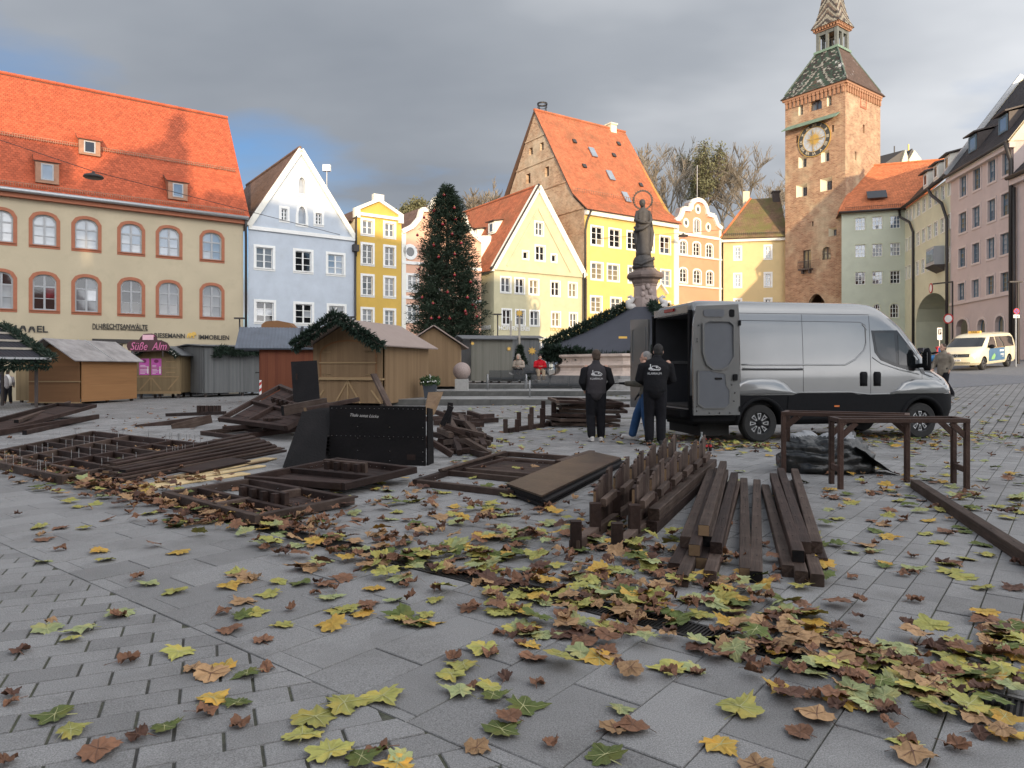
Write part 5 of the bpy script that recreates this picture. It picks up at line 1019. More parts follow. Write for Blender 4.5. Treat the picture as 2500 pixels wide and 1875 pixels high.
class Hut:
    def __init__(s, name, label, near, dR, a, b, hE, rise, base=None, ridge='x'):
        s.a, s.b, s.hE, s.rise, s.ridge = a, b, hE, rise, ridge; z = gz(*near) if base is None else base
        s.o = thing(name, label, 'market stall', (near[0], near[1], z), math.atan2(dR[1], dR[0]))
    def body(s, mR, mL, top=None):
        a, b, h, r = s.a, s.b, s.hE, s.rise; o = s.o; z0 = .12
        def face(nm, pts, m): MB().sheet(pts, .05).build(nm, m, o)
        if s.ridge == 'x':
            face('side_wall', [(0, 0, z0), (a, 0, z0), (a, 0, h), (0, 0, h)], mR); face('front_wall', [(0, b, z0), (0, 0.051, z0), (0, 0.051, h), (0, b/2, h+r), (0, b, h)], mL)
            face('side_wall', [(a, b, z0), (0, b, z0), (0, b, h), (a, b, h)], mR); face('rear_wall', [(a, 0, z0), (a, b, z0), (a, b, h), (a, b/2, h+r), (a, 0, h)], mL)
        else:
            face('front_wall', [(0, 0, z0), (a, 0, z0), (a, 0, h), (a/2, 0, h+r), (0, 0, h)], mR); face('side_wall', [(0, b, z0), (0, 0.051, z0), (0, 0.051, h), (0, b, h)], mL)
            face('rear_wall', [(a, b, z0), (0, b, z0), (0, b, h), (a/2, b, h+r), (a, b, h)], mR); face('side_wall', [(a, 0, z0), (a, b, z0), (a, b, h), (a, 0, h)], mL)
        for x in (.15, a/2, a-.15):
            for y in (.15, b-.15): MB().box(x-.06, x+.06, y-.06, y+.06, -.25, z0).build('foot', 'dark_trim', o)
        return s
    def roof(s, m, oe=.35, of=.6, ob=.3, th=.05, seams=(), seam_m=None):
        a, b, h, r = s.a, s.b, s.hE, s.rise
        if s.ridge == 'x':
            k = r/(b/2); P = [[(-of, -oe, h-oe*k), (a+ob, -oe, h-oe*k), (a+ob, b/2, h+r), (-of, b/2, h+r)], [(a+ob, b+oe, h-oe*k), (-of, b+oe, h-oe*k), (-of, b/2, h+r), (a+ob, b/2, h+r)]]
        else:
            k = r/(a/2); P = [[(-oe, b+ob, h-oe*k), (-oe, -of, h-oe*k), (a/2, -of, h+r), (a/2, b+ob, h+r)], [(a+oe, -of, h-oe*k), (a+oe, b+ob, h-oe*k), (a/2, b+ob, h+r), (a/2, -of, h+r)]]
        out = []
        for q in P:
            q = [Vector(v)+Vector((0, 0, .06)) for v in q]; ro = MB().sheet(q, th).build('roof', m, s.o); out.append((ro, q))
            for t in seams:
                p0, p1 = q[0].lerp(q[1], t), q[3].lerp(q[2], t); MB().beam(p0+Vector((0, 0, th)), p1+Vector((0, 0, th)), .05, .05).build('seam', seam_m or m, ro)
        s.roofs = out; return s
def corrugate(parent, q, m, pitch=.09, amp=.018, name='corrugated_sheet'):
    e0, e1, r1, r0 = q; L = (e1-e0).length; n = int(L/pitch)*4; nr = (e1-e0).cross(r0-e0).normalized()
    if nr.z < 0: nr = -nr
    mb = MB(); vs = []
    for i in range(n+1):
        t = i/n; o = nr*(.07+amp*math.sin(2*PI*i/4)); vs += [e0.lerp(e1, t)+o, r0.lerp(r1, t)+o]
    mb.add(vs, [(2*i, 2*i+2, 2*i+3, 2*i+1) for i in range(n)]); return mb.build(name, m, parent, smooth=True)

# orange-brown stall at the left
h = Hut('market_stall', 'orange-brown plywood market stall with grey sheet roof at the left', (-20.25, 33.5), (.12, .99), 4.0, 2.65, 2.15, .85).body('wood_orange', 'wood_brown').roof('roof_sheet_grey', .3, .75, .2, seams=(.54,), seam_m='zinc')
MB().box(-.1, .02, 0, 2.65, 1.05, 1.1).build('counter_ledge', 'tan_trim', h.o); MB().box(-.02, .0, 1.3, 1.33, .15, 2.1).build('board_joint', 'dark_trim', h.o); MB().box(-.12, .05, 0, 2.7, .06, .12).build('base_sill', 'tan_trim', h.o)
for k in range(6): MB().box(-.05, .25, .1+k*.45, .3+k*.45, -.15, .05).build('pallet_block', 'dark_trim', h.o)
# dark corrugated stall at the left edge
e = Vector((-.5, -.87, 0)).normalized(); nv = Vector((-.87, .5, 0)).normalized(); c = Vector((-20.1, 31, 1.72))
t = thing('market_stall', 'market stall with black corrugated roof and fir garlands at the left edge', 'market stall', (c.x, c.y, gz(c.x, c.y))); of = Vector((-c.x, -c.y, -gz(c.x, c.y)))
q = [c+of, c+e*4+of, c+e*4+nv*4.2+Vector((0, 0, 1.55))+of, c+nv*4.2+Vector((0, 0, 1.55))+of]
ro = MB().sheet(q, .03).build('roof', 'roof_black', t); corrugate(ro, q, 'roof_black', .16, .025)
for k in (.0, .28, .52, .76): MB().beam(q[0].lerp(q[3], k)+Vector((0, 0, .12)), q[1].lerp(q[2], k)+Vector((0, 0, .12)), .1, .09).build('batten', 'light_batten' if k else 'zinc', ro)
MB().beam(q[0]+Vector((0, 0, .08)), q[3]+Vector((0, 0, .08)), .16, .1).build('verge_board', 'light_batten', ro)
garland([q[0]+Vector((.12, 0, .12)), q[3]+Vector((.12, 0, .12))], .22, 'garland', t); garland([q[0]+Vector((0, 0, -.15)), q[1]+Vector((0, 0, -.2))], .22, 'garland', t)
zb = 0
for s_, n_ in ((.3, .5), (.3, 3.4), (3.6, .5), (3.6, 3.4)): p = e*s_+nv*n_; MB().box(p.x-.05, p.x+.05, p.y-.05, p.y+.05, 0, 2.0+n_*.36).build('post', 'dark_trim', t)
MB().beam(e*2.1+nv*.6+Vector((0, 0, .5)), e*3.8+nv*.6+Vector((0, 0, .5)), .06, 1.0).build('counter', 'dark_trim', t); MB().beam(e*2.1+nv*3.3+Vector((0, 0, 1.0)), e*3.8+nv*3.3+Vector((0, 0, 1.0)), .05, 2.0).build('rear_wall', 'dark_trim', t)
mb = MB()
for k in range(60):
    p = e*rnd.uniform(2.1, 3.6)+nv*rnd.choice((.7, 1.9, 2.9)); mb.ball((p.x, p.y, rnd.choice((1.1, 1.35, 1.6))), rnd.uniform(.05, .09), 7, 5)
mat('wares', (.45, .20, .10), .6, .6, 9.); mb.build('wares', 'wares', t, kind='stuff')
# tan stall behind it
h = Hut('market_stall', 'tan stall half hidden behind the orange-brown one', (-26.4, 38.0), (.97, -.25), 2.6, 2.2, 2.25, .7, ridge='y').body('wood_olive', 'wood_olive').roof('roof_black', .25, .4)
for z in (.95, 2.0, 1.55): MB().box(.9, 2.4, -.06, -.005, z, z+.06).build('rail', 'tan_trim', h.o)
MB().beam((1.0, -.03, .9), (2.3, -.03, .2), .05, .09).build('brace', 'tan_trim', h.o)
# sweets stall
h = Hut('market_stall', 'tan sweets stall with pink posters and pink lettered sign', (-21.25, 40.4), (1, .03), 2.4, 2.0, 2.25, .45, base=-.08, ridge='y').body('wood_olive', 'wood_olive').roof('roof_felt', .3, .35)
so = h.o; MB().box(0.02, 2.38, -.07, 0, .98, 1.05).build('counter_ledge', 'tan_trim', so); MB().box(-.05, 2.45, -.08, .05, .05, .2).build('base_sill', 'tan_trim', so)
mb = MB(); [mb.beam((x0, -.03, z0), (x1, -.03, z1), .05, .08) for x0, z0, x1, z1 in ((.15, .25, .75, .95), (.8, .2, .8, 1.0), (.85, .95, 1.35, .3), (1.75, .3, 2.3, .95))]; mb.build('brace', 'tan_trim', so)
mat('poster_pink', (.55, .10, .42), .5, .15, 8.); mat('poster_dark', (.20, .02, .12), .5)
for x in (.14, .82):
    po = MB().box(x, x+.56, -.06, -.01, 1.12, 2.05).build('poster', 'poster_pink', so); mb = MB(); [mb.box(x+.06, x+.06+rnd.uniform(.15, .4), -.066, -.06, 1.2+k*.075, 1.225+k*.075) for k in range(7)]; mb.box(x+.45, x+.52, -.066, -.06, 1.2, 1.6); mb.build('poster_print', 'letter_white', po)
    MB().prism([(x+.28+.13*math.cos(k*PI/8), 1.9+.1*math.sin(k*PI/8)) for k in range(16)], -.067, -.06).build('poster_print', 'poster_dark', po)
for z in (1.25, 1.85): MB().box(1.65, 2.15, -.06, 0, z, z+.05).build('hinge', 'tan_trim', so)
MB().box(0.0, 2.2, -.075, -.065, 1.5, 1.53).build('bar', 'tan_trim', so)
arc = [(1.2+1.35*math.sin(a), -.42, 1.75+.95*math.cos(a)) for a in [(-1.1+.22*k) for k in range(11)]]; garland(arc, .16, 'garland', so)
mb = MB(); mat('bulb', (.85, .83, .75), .4)
for k in range(26): a = -1.0+2.0*k/25; mb.ball((1.2+1.4*math.sin(a), -.52, 1.72+.93*math.cos(a)+rnd.uniform(-.06, .06)), .035, 6, 4)
mb.build('fairy_lights', 'bulb', so, kind='stuff')
sg = thing('sweets_sign', 'pink and brown sign above the sweets stall', 'sign', (-20.25, 39.7, 2.42)); mat('sign_brown', (.07, .025, .03), .6); mat('sign_pink', (.62, .16, .33), .5); mat('sign_rose', (.75, .45, .52), .5)
out_ = [(-1.2, .1), (-1.1, -.12), (-.7, -.2), (.7, -.16), (1.12, -.16), (1.2, .05), (1.05, .3), (.75, .42), (.5, .45), (.42, .72), (.2, .82), (-.25, .8), (-.42, .62), (-.5, .48), (-.95, .42), (-1.15, .3)]
MB().prism([(x, z+.12) for x, z in out_], -.03, .03).build('sign_board', 'sign_brown', sg); MB().prism([(x*.97, z*.95+.125) for x, z in out_], -.026, .026).build('sign_backing', 'sign_rose', sg)
for body, x, w in (('Süße', -1.0, .98), ('Alm', .22, .82)):
    for m, bold, y in (('sign_brown', .04, -.045), ('sign_pink', .0, -.06)):
        me = text_mesh(body, .62, .008, .3, bold); co = np.zeros(len(me.vertices)*3); me.vertices.foreach_get('co', co); co = co.reshape(-1, 3); kx_ = w/(co[:, 0].max()); me.vertices.foreach_set('co', np.stack([x+co[:, 0]*kx_, y+co[:, 2]*-1, co[:, 1]+.02], 1).ravel()); me.materials.clear(); me.materials.append(M_(m)); me.update(); link('lettering', me, sg)
MB().box(-.3, .3, -.06, -.03, .58, .86).build('jar_emblem', 'sign_rose', sg); MB().beam((-.0, -.045, .6), (.34, -.045, .82), .02, .09).build('candy_emblem', 'sign_pink', sg)
for x in (-.8, .8): MB().box(x-.03, x+.03, -.02, .03, -.35, .2).build('sign_post', 'dark_trim', sg)
# grey boarded stall
h = Hut('market_stall', 'grey vertical-boarded stall with fir garland left of the red stall', (-17.5, 40.5), (.707, .707), 4.6, 3.6, 2.75, .1, base=-.12, ridge='x').body('wood_grey', 'wood_grey').roof('roof_felt', .25, .3, .3)
garland([(.6, -.35, 2.15), (.7, -.35, 2.65), (1.6, -.35, 2.5), (3.2, -.35, 2.6), (4.6, -.35, 2.5)], .24, 'garland', h.o)
for x0, x1 in ((.35, 1.85), (1.9, 3.3)): MB().ring(arch_poly(x0, x1, 1.25, 2.3), arch_poly(x0+.025, x1-.025, 1.275, 2.275), -.02, .0).build('shutter', 'dark_trim', h.o)
MB().box(3.0, 3.5, -.06, 0, 1.25, 1.32).build('hinge', 'dark_iron', h.o)
# red-brown stall with blue-grey roof
h = Hut('market_stall', 'red-brown stall with blue-grey corrugated roof behind the upright black board', (-10.95, 31.0), (.97, .24), 4.2, 2.6, 2.45, .8, ridge='x').body('wood_red', 'wood_red').roof('roof_sheet_blue', .3, 1.0, .2)
for ro, q in h.roofs[:1]: corrugate(ro, q, 'roof_sheet_blue', .14, .015); MB().beam(q[0].lerp(q[1], .5)+Vector((0, 0, .1)), q[3].lerp(q[2], .5)+Vector((0, 0, .1)), .12, .06).build('ridge_seam', 'roof_black', ro)
MB().box(-.03, .06, -.09, -.055, .2, 1.0).build('warning_strip', 'sign_white', h.o); mb = MB(); [mb.add([(-.03, -.095, .2+k*.27), (.06, -.095, .29+k*.27), (.06, -.095, .42+k*.27), (-.03, -.095, .33+k*.27)], [(0, 1, 2, 3)]) for k in range(3)]; mb.build('warning_stripes', 'sign_red', h.o)
# main tan stall
h = Hut('market_stall', 'large tan stall with fir garland over its arched front', (-4.7, 26.2), (.3, .954), 3.85, 2.95, 2.32, .82, base=.0, ridge='x').body('wood_tan', 'wood_tan').roof('roof_sheet_tan', .32, .85, .35)
so = h.o
arcp = [(y, z) for y, z in [(.3, 1.05), (2.65, 1.05), (2.65, 1.95)]+[(1.475+1.175*math.cos(a), 1.95+.5*math.sin(a)) for a in [PI*k/10 for k in range(1, 10)]]+[(.3, 1.95)]]
mb = MB(); n = len(arcp); mb.add([(-.012, y, z) for y, z in arcp]+[(-.06, y*1.0, z) for y, z in arcp], []); 
for i in range(n): 
    a, b = arcp[i], arcp[(i+1) % n]; mb.beam((-.03, a[0], a[1]), (-.03, b[0], b[1]), .06, .07, up=(1, 0, 0))
mb.build('arch_frame', 'wood_brown', so); 
MB().add([(-.008, y, z) for y, z in arcp], [tuple(range(n))]).build('shutter', 'wood_olive', so)
for z in (1.06, 1.62): MB().box(-.1, -.0, .28, 2.68, z-.025, z+.025).build('bar', 'tan_trim', so)
for y in (.38, 2.2):
    for z in (1.15, 2.0): MB().box(-.05, -.01, y, y+.35, z, z+.05).build('hinge', 'tan_trim', so)
MB().box(-.012, -.004, 1.47, 1.485, 1.05, 2.4).build('board_joint', 'dark_trim', so)
MB().box(-.16, .0, -.02, 2.97, .98, 1.04).build('counter_ledge', 'tan_trim', so)
mb = MB(); [mb.beam((-.03, y0, z0), (-.03, y1, z1), .06, .1, up=(1, 0, 0)) for y0, z0, y1, z1 in ((1.475, .1, 1.475, .98), (1.475, .95, .95, .12), (1.475, .95, 2.0, .12), (.1, .12, .5, .6), (2.85, .12, 2.5, .6))]; mb.build('brace', 'tan_trim', so)
MB().box(.0, 3.85, -.012, -.002, .1, .14).build('base_sill', 'tan_trim', so); MB().ring(arch_poly(1.3, 2.75, .3, 2.2), arch_poly(1.315, 2.735, .315, 2.185), -.012, .0).build('side_door', 'wood_brown', so)
mat('steel', (.6, .6, .6), .3, metal=1.0)
for x, z in ((1.35, 1.35), (2.6, 2.0), (2.6, .6)): MB().box(x, x+.1, -.03, 0, z, z+.12).build('latch', 'steel', so)
k_ = .82/1.475; gq = lambda y, dz=.0: (-.9, y, 2.32+.82*(1-abs(y-1.475)/1.475)+.05+dz)
garland([gq(3.3), gq(1.475, .12), gq(-.35)], .22, 'garland', so, 620)
# tan stall behind on the terrace
h = Hut('market_stall', 'narrow tan stall on the terrace behind the large tan stall', (-4.9, 33.0), (.985, .17), 2.5, 2.4, 2.05, .82, base=.45, ridge='y').body('wood_tan', 'wood_olive').roof('roof_sheet_tan', .35, .3)
# grey-green stalls
h = Hut('market_stall', 'grey-green boarded stall beside the stone ball with a gold star', (-2.07, 36.0), (.97, .24), 2.15, 2.6, 2.2, .18, base=.66, ridge='x').body('wood_greygreen', 'wood_grey').roof('roof_felt', .3, .5, .2)
mat('star_gold', (.66, .40, .08), .5)
def star(o, x, y, z, r, nm='star', rot=0.0):
    pts = [(x+(r if k % 2 == 0 else r*.5)*math.cos(2*PI*k/16), z+(r if k % 2 == 0 else r*.5)*math.sin(2*PI*k/16)) for k in range(16)]; return MB().prism(pts, y-.03, y).build(nm, 'star_gold', o)
star(h.o, 1.95, -.06, 1.75, .12); star(h.o, .0, -.4, 2.0, .1)
h = Hut('market_stall', 'grey stall with a large gold star behind the seated people', (-.35, 42.0), (.985, .17), 1.95, 2.0, 2.55, .15, base=.6, ridge='x').body('wood_grey', 'wood_greygreen').roof('roof_felt', .2, .3)
star(h.o, 1.55, -.06, 1.85, .26)
# two poles with a star beside it
for px, ytop, s_ in ((1247, 783, 0), (1268, 770, 1)):
    p = at(px, 900, 38.5); t = thing('wooden_pole', 'slim wooden pole with gold star on top' if s_ else 'slim bare wooden pole by the seated people', 'pole', (p.x, p.y, .66)); hh = at(px, ytop, 38.5).z-.66; MB().tube([(0, 0, 0), (0, 0, hh)], .06, 7).build('post', 'light_batten', t)
    if s_: star(t, 0, -.07, hh+.12, .22); MB().ring([(.25*math.cos(k*PI/8), hh-2.1+.55*math.sin(k*PI/8)) for k in range(16)], [(.22*math.cos(k*PI/8), hh-2.1+.51*math.sin(k*PI/8)) for k in range(16)], -.03, .03).build('iron_ring', 'dark_iron', t)
# potted little fir
t = thing('small_fir', 'small fir tree behind the seated people', 'tree', (*at(1270, 900, 38.2).xy, .66)); MB().tube([(0, 0, 0), (0, 0, 1.9)], [.05, .02], 6).build('trunk', 'bark', t)
P = []; D = []
for k in range(2600): z = NR.uniform(.15, 2.0); r = (2.05-z)*.36*math.sqrt(NR.random()); a = NR.uniform(0, 2*PI); P.append((r*math.cos(a), r*math.sin(a), z)); D.append((math.cos(a), math.sin(a), -.1))
link('crown', blades_mesh('crown', P, D, .16, .02, 'fir_green', NR), t)
# brown arched sheet leaning behind the stalls
p = at(678, 805, 43); t = MB().prism([(-1.0, -.5), (1.0, -.5), (1.0, .15), (.7, .42), (0, .55), (-.7, .5), (-.95, .3)], -.1, .8).build('arched_canopy', 'wood_brown', None, loc=(p.x, p.y, p.z), label='brown arched canopy showing above the grey stall roof', cat='canopy'); MB().box(-.9, -.8, 0, .1, -p.z+gz(p.x, p.y), -.4).box(.8, .9, 0, .1, -p.z+gz(p.x, p.y), -.4).build('post', 'dark_trim', t)

# ---- stone ball, planter, benches
mat('granite', (.30, .235, .21), .55, .3, 30., .1, 60.); mat('concrete', (.34, .335, .32), .85, .12, 8., .3, 50.)
p = at(1127.5, 906, 31.0); t = thing('stone_ball', 'reddish granite ball on a concrete block', 'sculpture', (p.x, p.y, .44)); MB().ball((0, 0, p.z-.44), .385, 28, 18).build('ball', 'granite', t, smooth=True); MB().box(-.28, .28, -.28, .28, -.05, p.z-.44-.34).build('pedestal', 'concrete', t)
p = gp(1048, 962, .1); t = thing('flower_planter', 'dark square planter with white flowers beside the large tan stall', 'planter', (-3.25, 28.3, .23)); mat('planter_grey', (.05, .06, .075), .6); MB().add([(-.2, -.2, 0), (.2, -.2, 0), (.2, .2, 0), (-.2, .2, 0), (-.27, -.27, .55), (.27, -.27, .55), (.27, .27, .55), (-.27, .27, .55)], [(0, 1, 2, 3), (4, 5, 6, 7), (0, 1, 5, 4), (1, 2, 6, 5), (2, 3, 7, 6), (3, 0, 4, 7)]).build('pot', 'planter_grey', t)
P = []; D = []
for k in range(900): a, r = NR.uniform(0, 2*PI), .36*math.sqrt(NR.random()); P.append((r*math.cos(a), r*math.sin(a), .5+NR.uniform(0, .38)*(1-r))); D.append((math.cos(a)*.5, math.sin(a)*.5, .6))
mat('leaf_green', (.05, .09, .03), .6, .3, 9.); link('foliage', blades_mesh('foliage', P, D, .12, .025, 'leaf_green', NR), t)
mb = MB()
for k in range(70): a, r = NR.uniform(0, 2*PI), .38*math.sqrt(NR.random()); mb.ball((r*math.cos(a), r*math.sin(a), .62+(.42-r)*.8*NR.random()), .03, 6, 4)
mb.build('blossoms', 'sign_white', t, kind='stuff')
mat('bench_steel', (.085, .09, .095), .45, .1, metal=.5)
def bench(px, py, Y, w, rz, label):
    p = at(px, py, Y); t = thing('bench', label, 'bench', (p.x, p.y, p.z), rz, 'steel benches on the terrace')
    prof = [(.0, .45), (.2, .42), (.38, .45), (.46, .55), (.52, .86)]      # seat to back, y grows to the back
    n = 3
    for i in range(n):
        x0, x1 = -w/2+i*w/n+.02, -w/2+(i+1)*w/n-.02
        m = MB()
        for a, b in zip(prof[:-1], prof[1:]):
            k = int(((b[0]-a[0])**2+(b[1]-a[1])**2)**.5/.03)
            for j in range(k):
                c = (a[0]+(b[0]-a[0])*(j+.5)/k, a[1]+(b[1]-a[1])*(j+.5)/k); m.beam((x0, c[0], c[1]), (x1, c[0], c[1]), .02, .012, up=(0, -(b[1]-a[1]), b[0]-a[0]))
        for x in (x0, x1): m.tube([(x, *q) for q in prof], .014, 5)
        m.build('seat_shell', 'bench_steel', t)
    for x in (-w/2-.05, w/2+.05): MB().tube([(x, .42, 0), (x, .42, .6), (x, .38, .66), (x, .0, .66), (x, -.05, .6), (x, -.05, 0)], .025, 7).build('leg', 'zinc', t, smooth=True)
    MB().tube([(-w/2-.05, .2, .38), (w/2+.05, .2, .38)], .025, 6).build('rail', 'bench_steel', t); return t
bench(1236, 950, 32.5, 1.65, PI+.12, 'steel mesh bench in front of the stone ball stall, seen from behind'); bench(1365, 968, 29.4, 2.3, PI-.05, 'longest steel mesh bench, nearest the palisade pieces'); bench(1290, 931, 36.8, 2.0, .0, 'steel mesh bench under the two seated people'); bench(1345, 917, 38.6, 1.0, PI/2+.3, 'short steel mesh bench beside the fountain basin')

# ---- fountain with statue
FX, FY, FZ = 7.1, 38.0, .66
mat('basin_stone', (.55, .45, .38), .8, .15, 3., .3, 20., col2=(.38, .30, .25), c2pos=(.5, .7)); mat('dark_stone', (.15, .115, .10), .85, .3, 4., .4, 20.); mat('bronze_stone', (.052, .048, .046), .7, .3, 5., .3, 25.); mat('white_stone', (.52, .50, .48), .8, .15, 6.); mat('tarp_grey', (.05, .053, .066), .75, .10, 1.5)
t = thing('fountain', 'octagonal fountain with pale stone basin and tall statue column', 'fountain', (FX, FY, FZ)); ft = t
MB().lathe([(6.3, -.3), (6.3, .12), (5.9, .12), (5.9, .26), (5.5, .26), (5.5, .4)], 8, ph=PI/8).build('plinth_steps', 'step_stone', t)
MB().lathe([(5.3, .3), (5.3, .42), (5.12, .5), (5.02, .62), (5.0, .78), (5.14, .9), (4.98, .98), (4.9, 1.1), (4.94, 1.25), (5.1, 1.34), (5.1, 1.44), (4.7, 1.46), (4.7, .8), (.5, .8)], 8, ph=PI/8).build('basin', 'basin_stone', t)
Z = lambda py: at(0, py, FY).z-FZ
MB().lathe([(1.0, .5), (1.0, 2.2), (.78, 2.4), (.72, Z(748)), (.7, Z(730)), (.62, Z(724)), (.6, Z(700)), (.66, Z(697)), (.6, Z(694))], 8, ph=PI/8).build('pedestal', 'granite', t)
MB().lathe([(.62, Z(696)), (.7, Z(690)), (.72, Z(684)), (.95, Z(680)), (1.0, Z(674)), (.95, Z(668)), (.72, Z(664)), (.6, Z(660)), (.55, Z(656))], 8, ph=PI/8).build('capital', 'dark_stone', t)
for s_ in (-1, 1):
    pts = [(s_*.62, -.3, Z(748)), (s_*.75, -.35, Z(752)), (s_*.95, -.4, Z(748)), (s_*.98, -.4, Z(740)), (s_*.8, -.4, Z(737)), (s_*.72, -.4, Z(731)), (s_*.85, -.4, Z(726)), (s_*1.0, -.4, Z(728))]
    MB().tube(pts, [.16, .22, .2, .17, .14, .12, .1, .05], 8).build('dolphin_spout', 'white_stone', t, smooth=True)
mb = MB(); [mb.ball((.22*math.cos(a)-.05, -.62, Z(715)+.3*math.sin(a)), (.12, .06, .16), 8, 6) for a in (0, 1.2, 2.4, 3.6, 4.8)]; mb.build('shell_relief', 'granite', t, smooth=True)
# statue
st = thing('statue', 'dark stone statue of a robed figure on a globe with a star halo', 'statue', (FX-.1, FY, FZ+Z(656))); zf = Z(625)-Z(656); zh = Z(486)-Z(656)
gb = MB().lathe([(.58, 0), (.6, .12), (.5, .2)], 16).ball((0, 0, (Z(645)-Z(656))+.05), (.56, .56, .52), 20, 12); gb.tube([(-.5, -.35, .25), (-.2, -.56, .15), (.15, -.58, .35), (.45, -.42, .45), (.55, 0, .6)], [.05, .09, .1, .09, .05], 7); gb.build('globe', 'bronze_stone', st, smooth=True)
H_ = zh-zf; mb = MB(); n = 26; lv = [(0, .40, .34, 0, .0), (.06, .38, .33, 0, .0), (.15, .34, .3, .02, .0), (.28, .36, .31, .04, .02), (.42, .40, .33, .03, .03), (.52, .38, .31, .0, .0), (.60, .33, .28, -.02, .0), (.68, .32, .27, -.03, .0), (.76, .34, .25, -.02, .02), (.80, .30, .2, -.02, .02), (.825, .14, .13, -.02, .0), (.85, .09, .1, -.03, .0)]
vs = []
for i, (tt, a, b, ox, oy) in enumerate(lv):
    for j in range(n):
        an = 2*PI*j/n; f = 1+(.10*math.sin(an*6+tt*5)+.05*math.sin(an*11-tt*9))*(1 if tt < .78 else .2); vs.append((ox+a*f*math.cos(an), oy+b*f*math.sin(an), zf+tt*H_))
k = len(lv); mb.add(vs, [(i*n+j, i*n+(j+1) % n, (i+1)*n+(j+1) % n, (i+1)*n+j) for i in range(k-1) for j in range(n)]+[tuple(range(n))[::-1], tuple(range((k-1)*n, k*n))])
hz = zf+.925*H_
mb.ball((-.05, -.03, hz), (.135, .155, .2), 14, 10); mb.ball((-.05, -.18, hz-.03), (.03, .04, .05), 6, 5); mb.ball((-.04, .04, hz+.03), (.165, .17, .21), 14, 10); mb.tube([(-.02, .1, hz), (.02, .16, hz-.35), (.08, .15, hz-.55)], [.13, .12, .08], 8)
mb.tube([(-.3, 0, zf+.78*H_), (-.42, -.12, zf+.62*H_), (-.15, -.36, zf+.57*H_), (.12, -.36, zf+.56*H_)], [.11, .12, .09, .06], 9); mb.tube([(.28, 0, zf+.78*H_), (.38, -.1, zf+.62*H_), (.25, -.34, zf+.55*H_), (.02, -.38, zf+.58*H_)], [.11, .12, .09, .06], 9)
mb.tube([(-.48, -.1, zf+.5*H_), (-.4, -.25, zf+.44*H_), (-.1, -.36, zf+.46*H_), (.25, -.3, zf+.54*H_), (.4, -.1, zf+.6*H_)], [.07, .12, .1, .09, .06], 8); mb.tube([(.36, .05, zf+.66*H_), (.45, .0, zf+.4*H_), (.4, .02, zf+.2*H_), (.3, .1, zf+.02*H_)], [.1, .13, .12, .08], 8); mb.tube([(-.42, 0, zf+.45*H_), (-.36, .05, zf+.25*H_), (-.3, .05, zf+.05*H_)], [.12, .1, .06], 8)
mb.build('figure', 'bronze_stone', st, smooth=True)
mb = MB(); hr = .5; hc = (-.02, .0, zf+.985*H_)
for k in range(28):
    a, b = 2*PI*k/28, 2*PI*(k+1)/28; mb.beam((hc[0]+hr*math.cos(a), .05, hc[2]+hr*math.sin(a)), (hc[0]+hr*math.cos(b), .05, hc[2]+hr*math.sin(b)), .04, .035)
for k in range(24):
    a = 2*PI*k/24; c = (hc[0]+hr*math.cos(a), hc[2]+hr*math.sin(a)); r1_ = .085; mb.prism([(c[0]+(r1_ if j % 2 == 0 else r1_*.45)*math.cos(j*PI/5+a), c[1]+(r1_ if j % 2 == 0 else r1_*.45)*math.sin(j*PI/5+a)) for j in range(10)], .02, .06)
mb.build('star_halo', 'dark_iron', st); MB().tube([(.42, -.12, zf+.5*H_), (.44, -.14, zf+.93*H_)], .018, 5).build('sceptre', 'dark_iron', st)
# winter cover over the basin
cv = thing('fountain_cover', 'dark grey tent-like cover with fir garland over the fountain basin', 'cover', (FX, FY, FZ)); NA = 64
A4 = math.radians(190.5)
def rim(a, r=5.55):
    k = (a-A4)/(PI/2); f = k-math.floor(k); ro_ = r*math.cos(PI/4)/math.cos((f-.5)*PI/2); return Vector((ro_*math.cos(a), ro_*math.sin(a), 1.86-.46*math.sin(PI*f)**2.2))
mb = MB(); R8 = 7; vs = []
for i in range(R8+1):
    tt = i/R8
    for j in range(NA):
        a = A4+2*PI*j/NA; p = rim(a); q = Vector((.85*math.cos(a), .85*math.sin(a), Z(752))); w = p.lerp(q, tt); w.z -= .16*math.sin(PI*tt); vs.append(w)
mb.add(vs, [(i*NA+j, i*NA+(j+1) % NA, (i+1)*NA+(j+1) % NA, (i+1)*NA+j) for i in range(R8) for j in range(NA)]); mb.build('canopy', 'tarp_grey', cv, smooth=True)
garland([rim(A4+2*PI*k/48, 5.45)+Vector((0, 0, -.30)) for k in range(49)], .36, 'garland', cv, 620)
for k in range(4): a = A4+k*PI/2; garland([rim(a)+Vector((0, 0, .08)), (1.0*math.cos(a), 1.0*math.sin(a), Z(748))], .25, 'garland', cv, 700)
lpz = at(1511, 824, 35.2); MB().box(-.2, .2, -.02, .0, -.05, .05).build('paper_label', 'star_gold', cv, loc=(lpz.x-FX-.0, lpz.y-FY-1.25, lpz.z-FZ-.05))

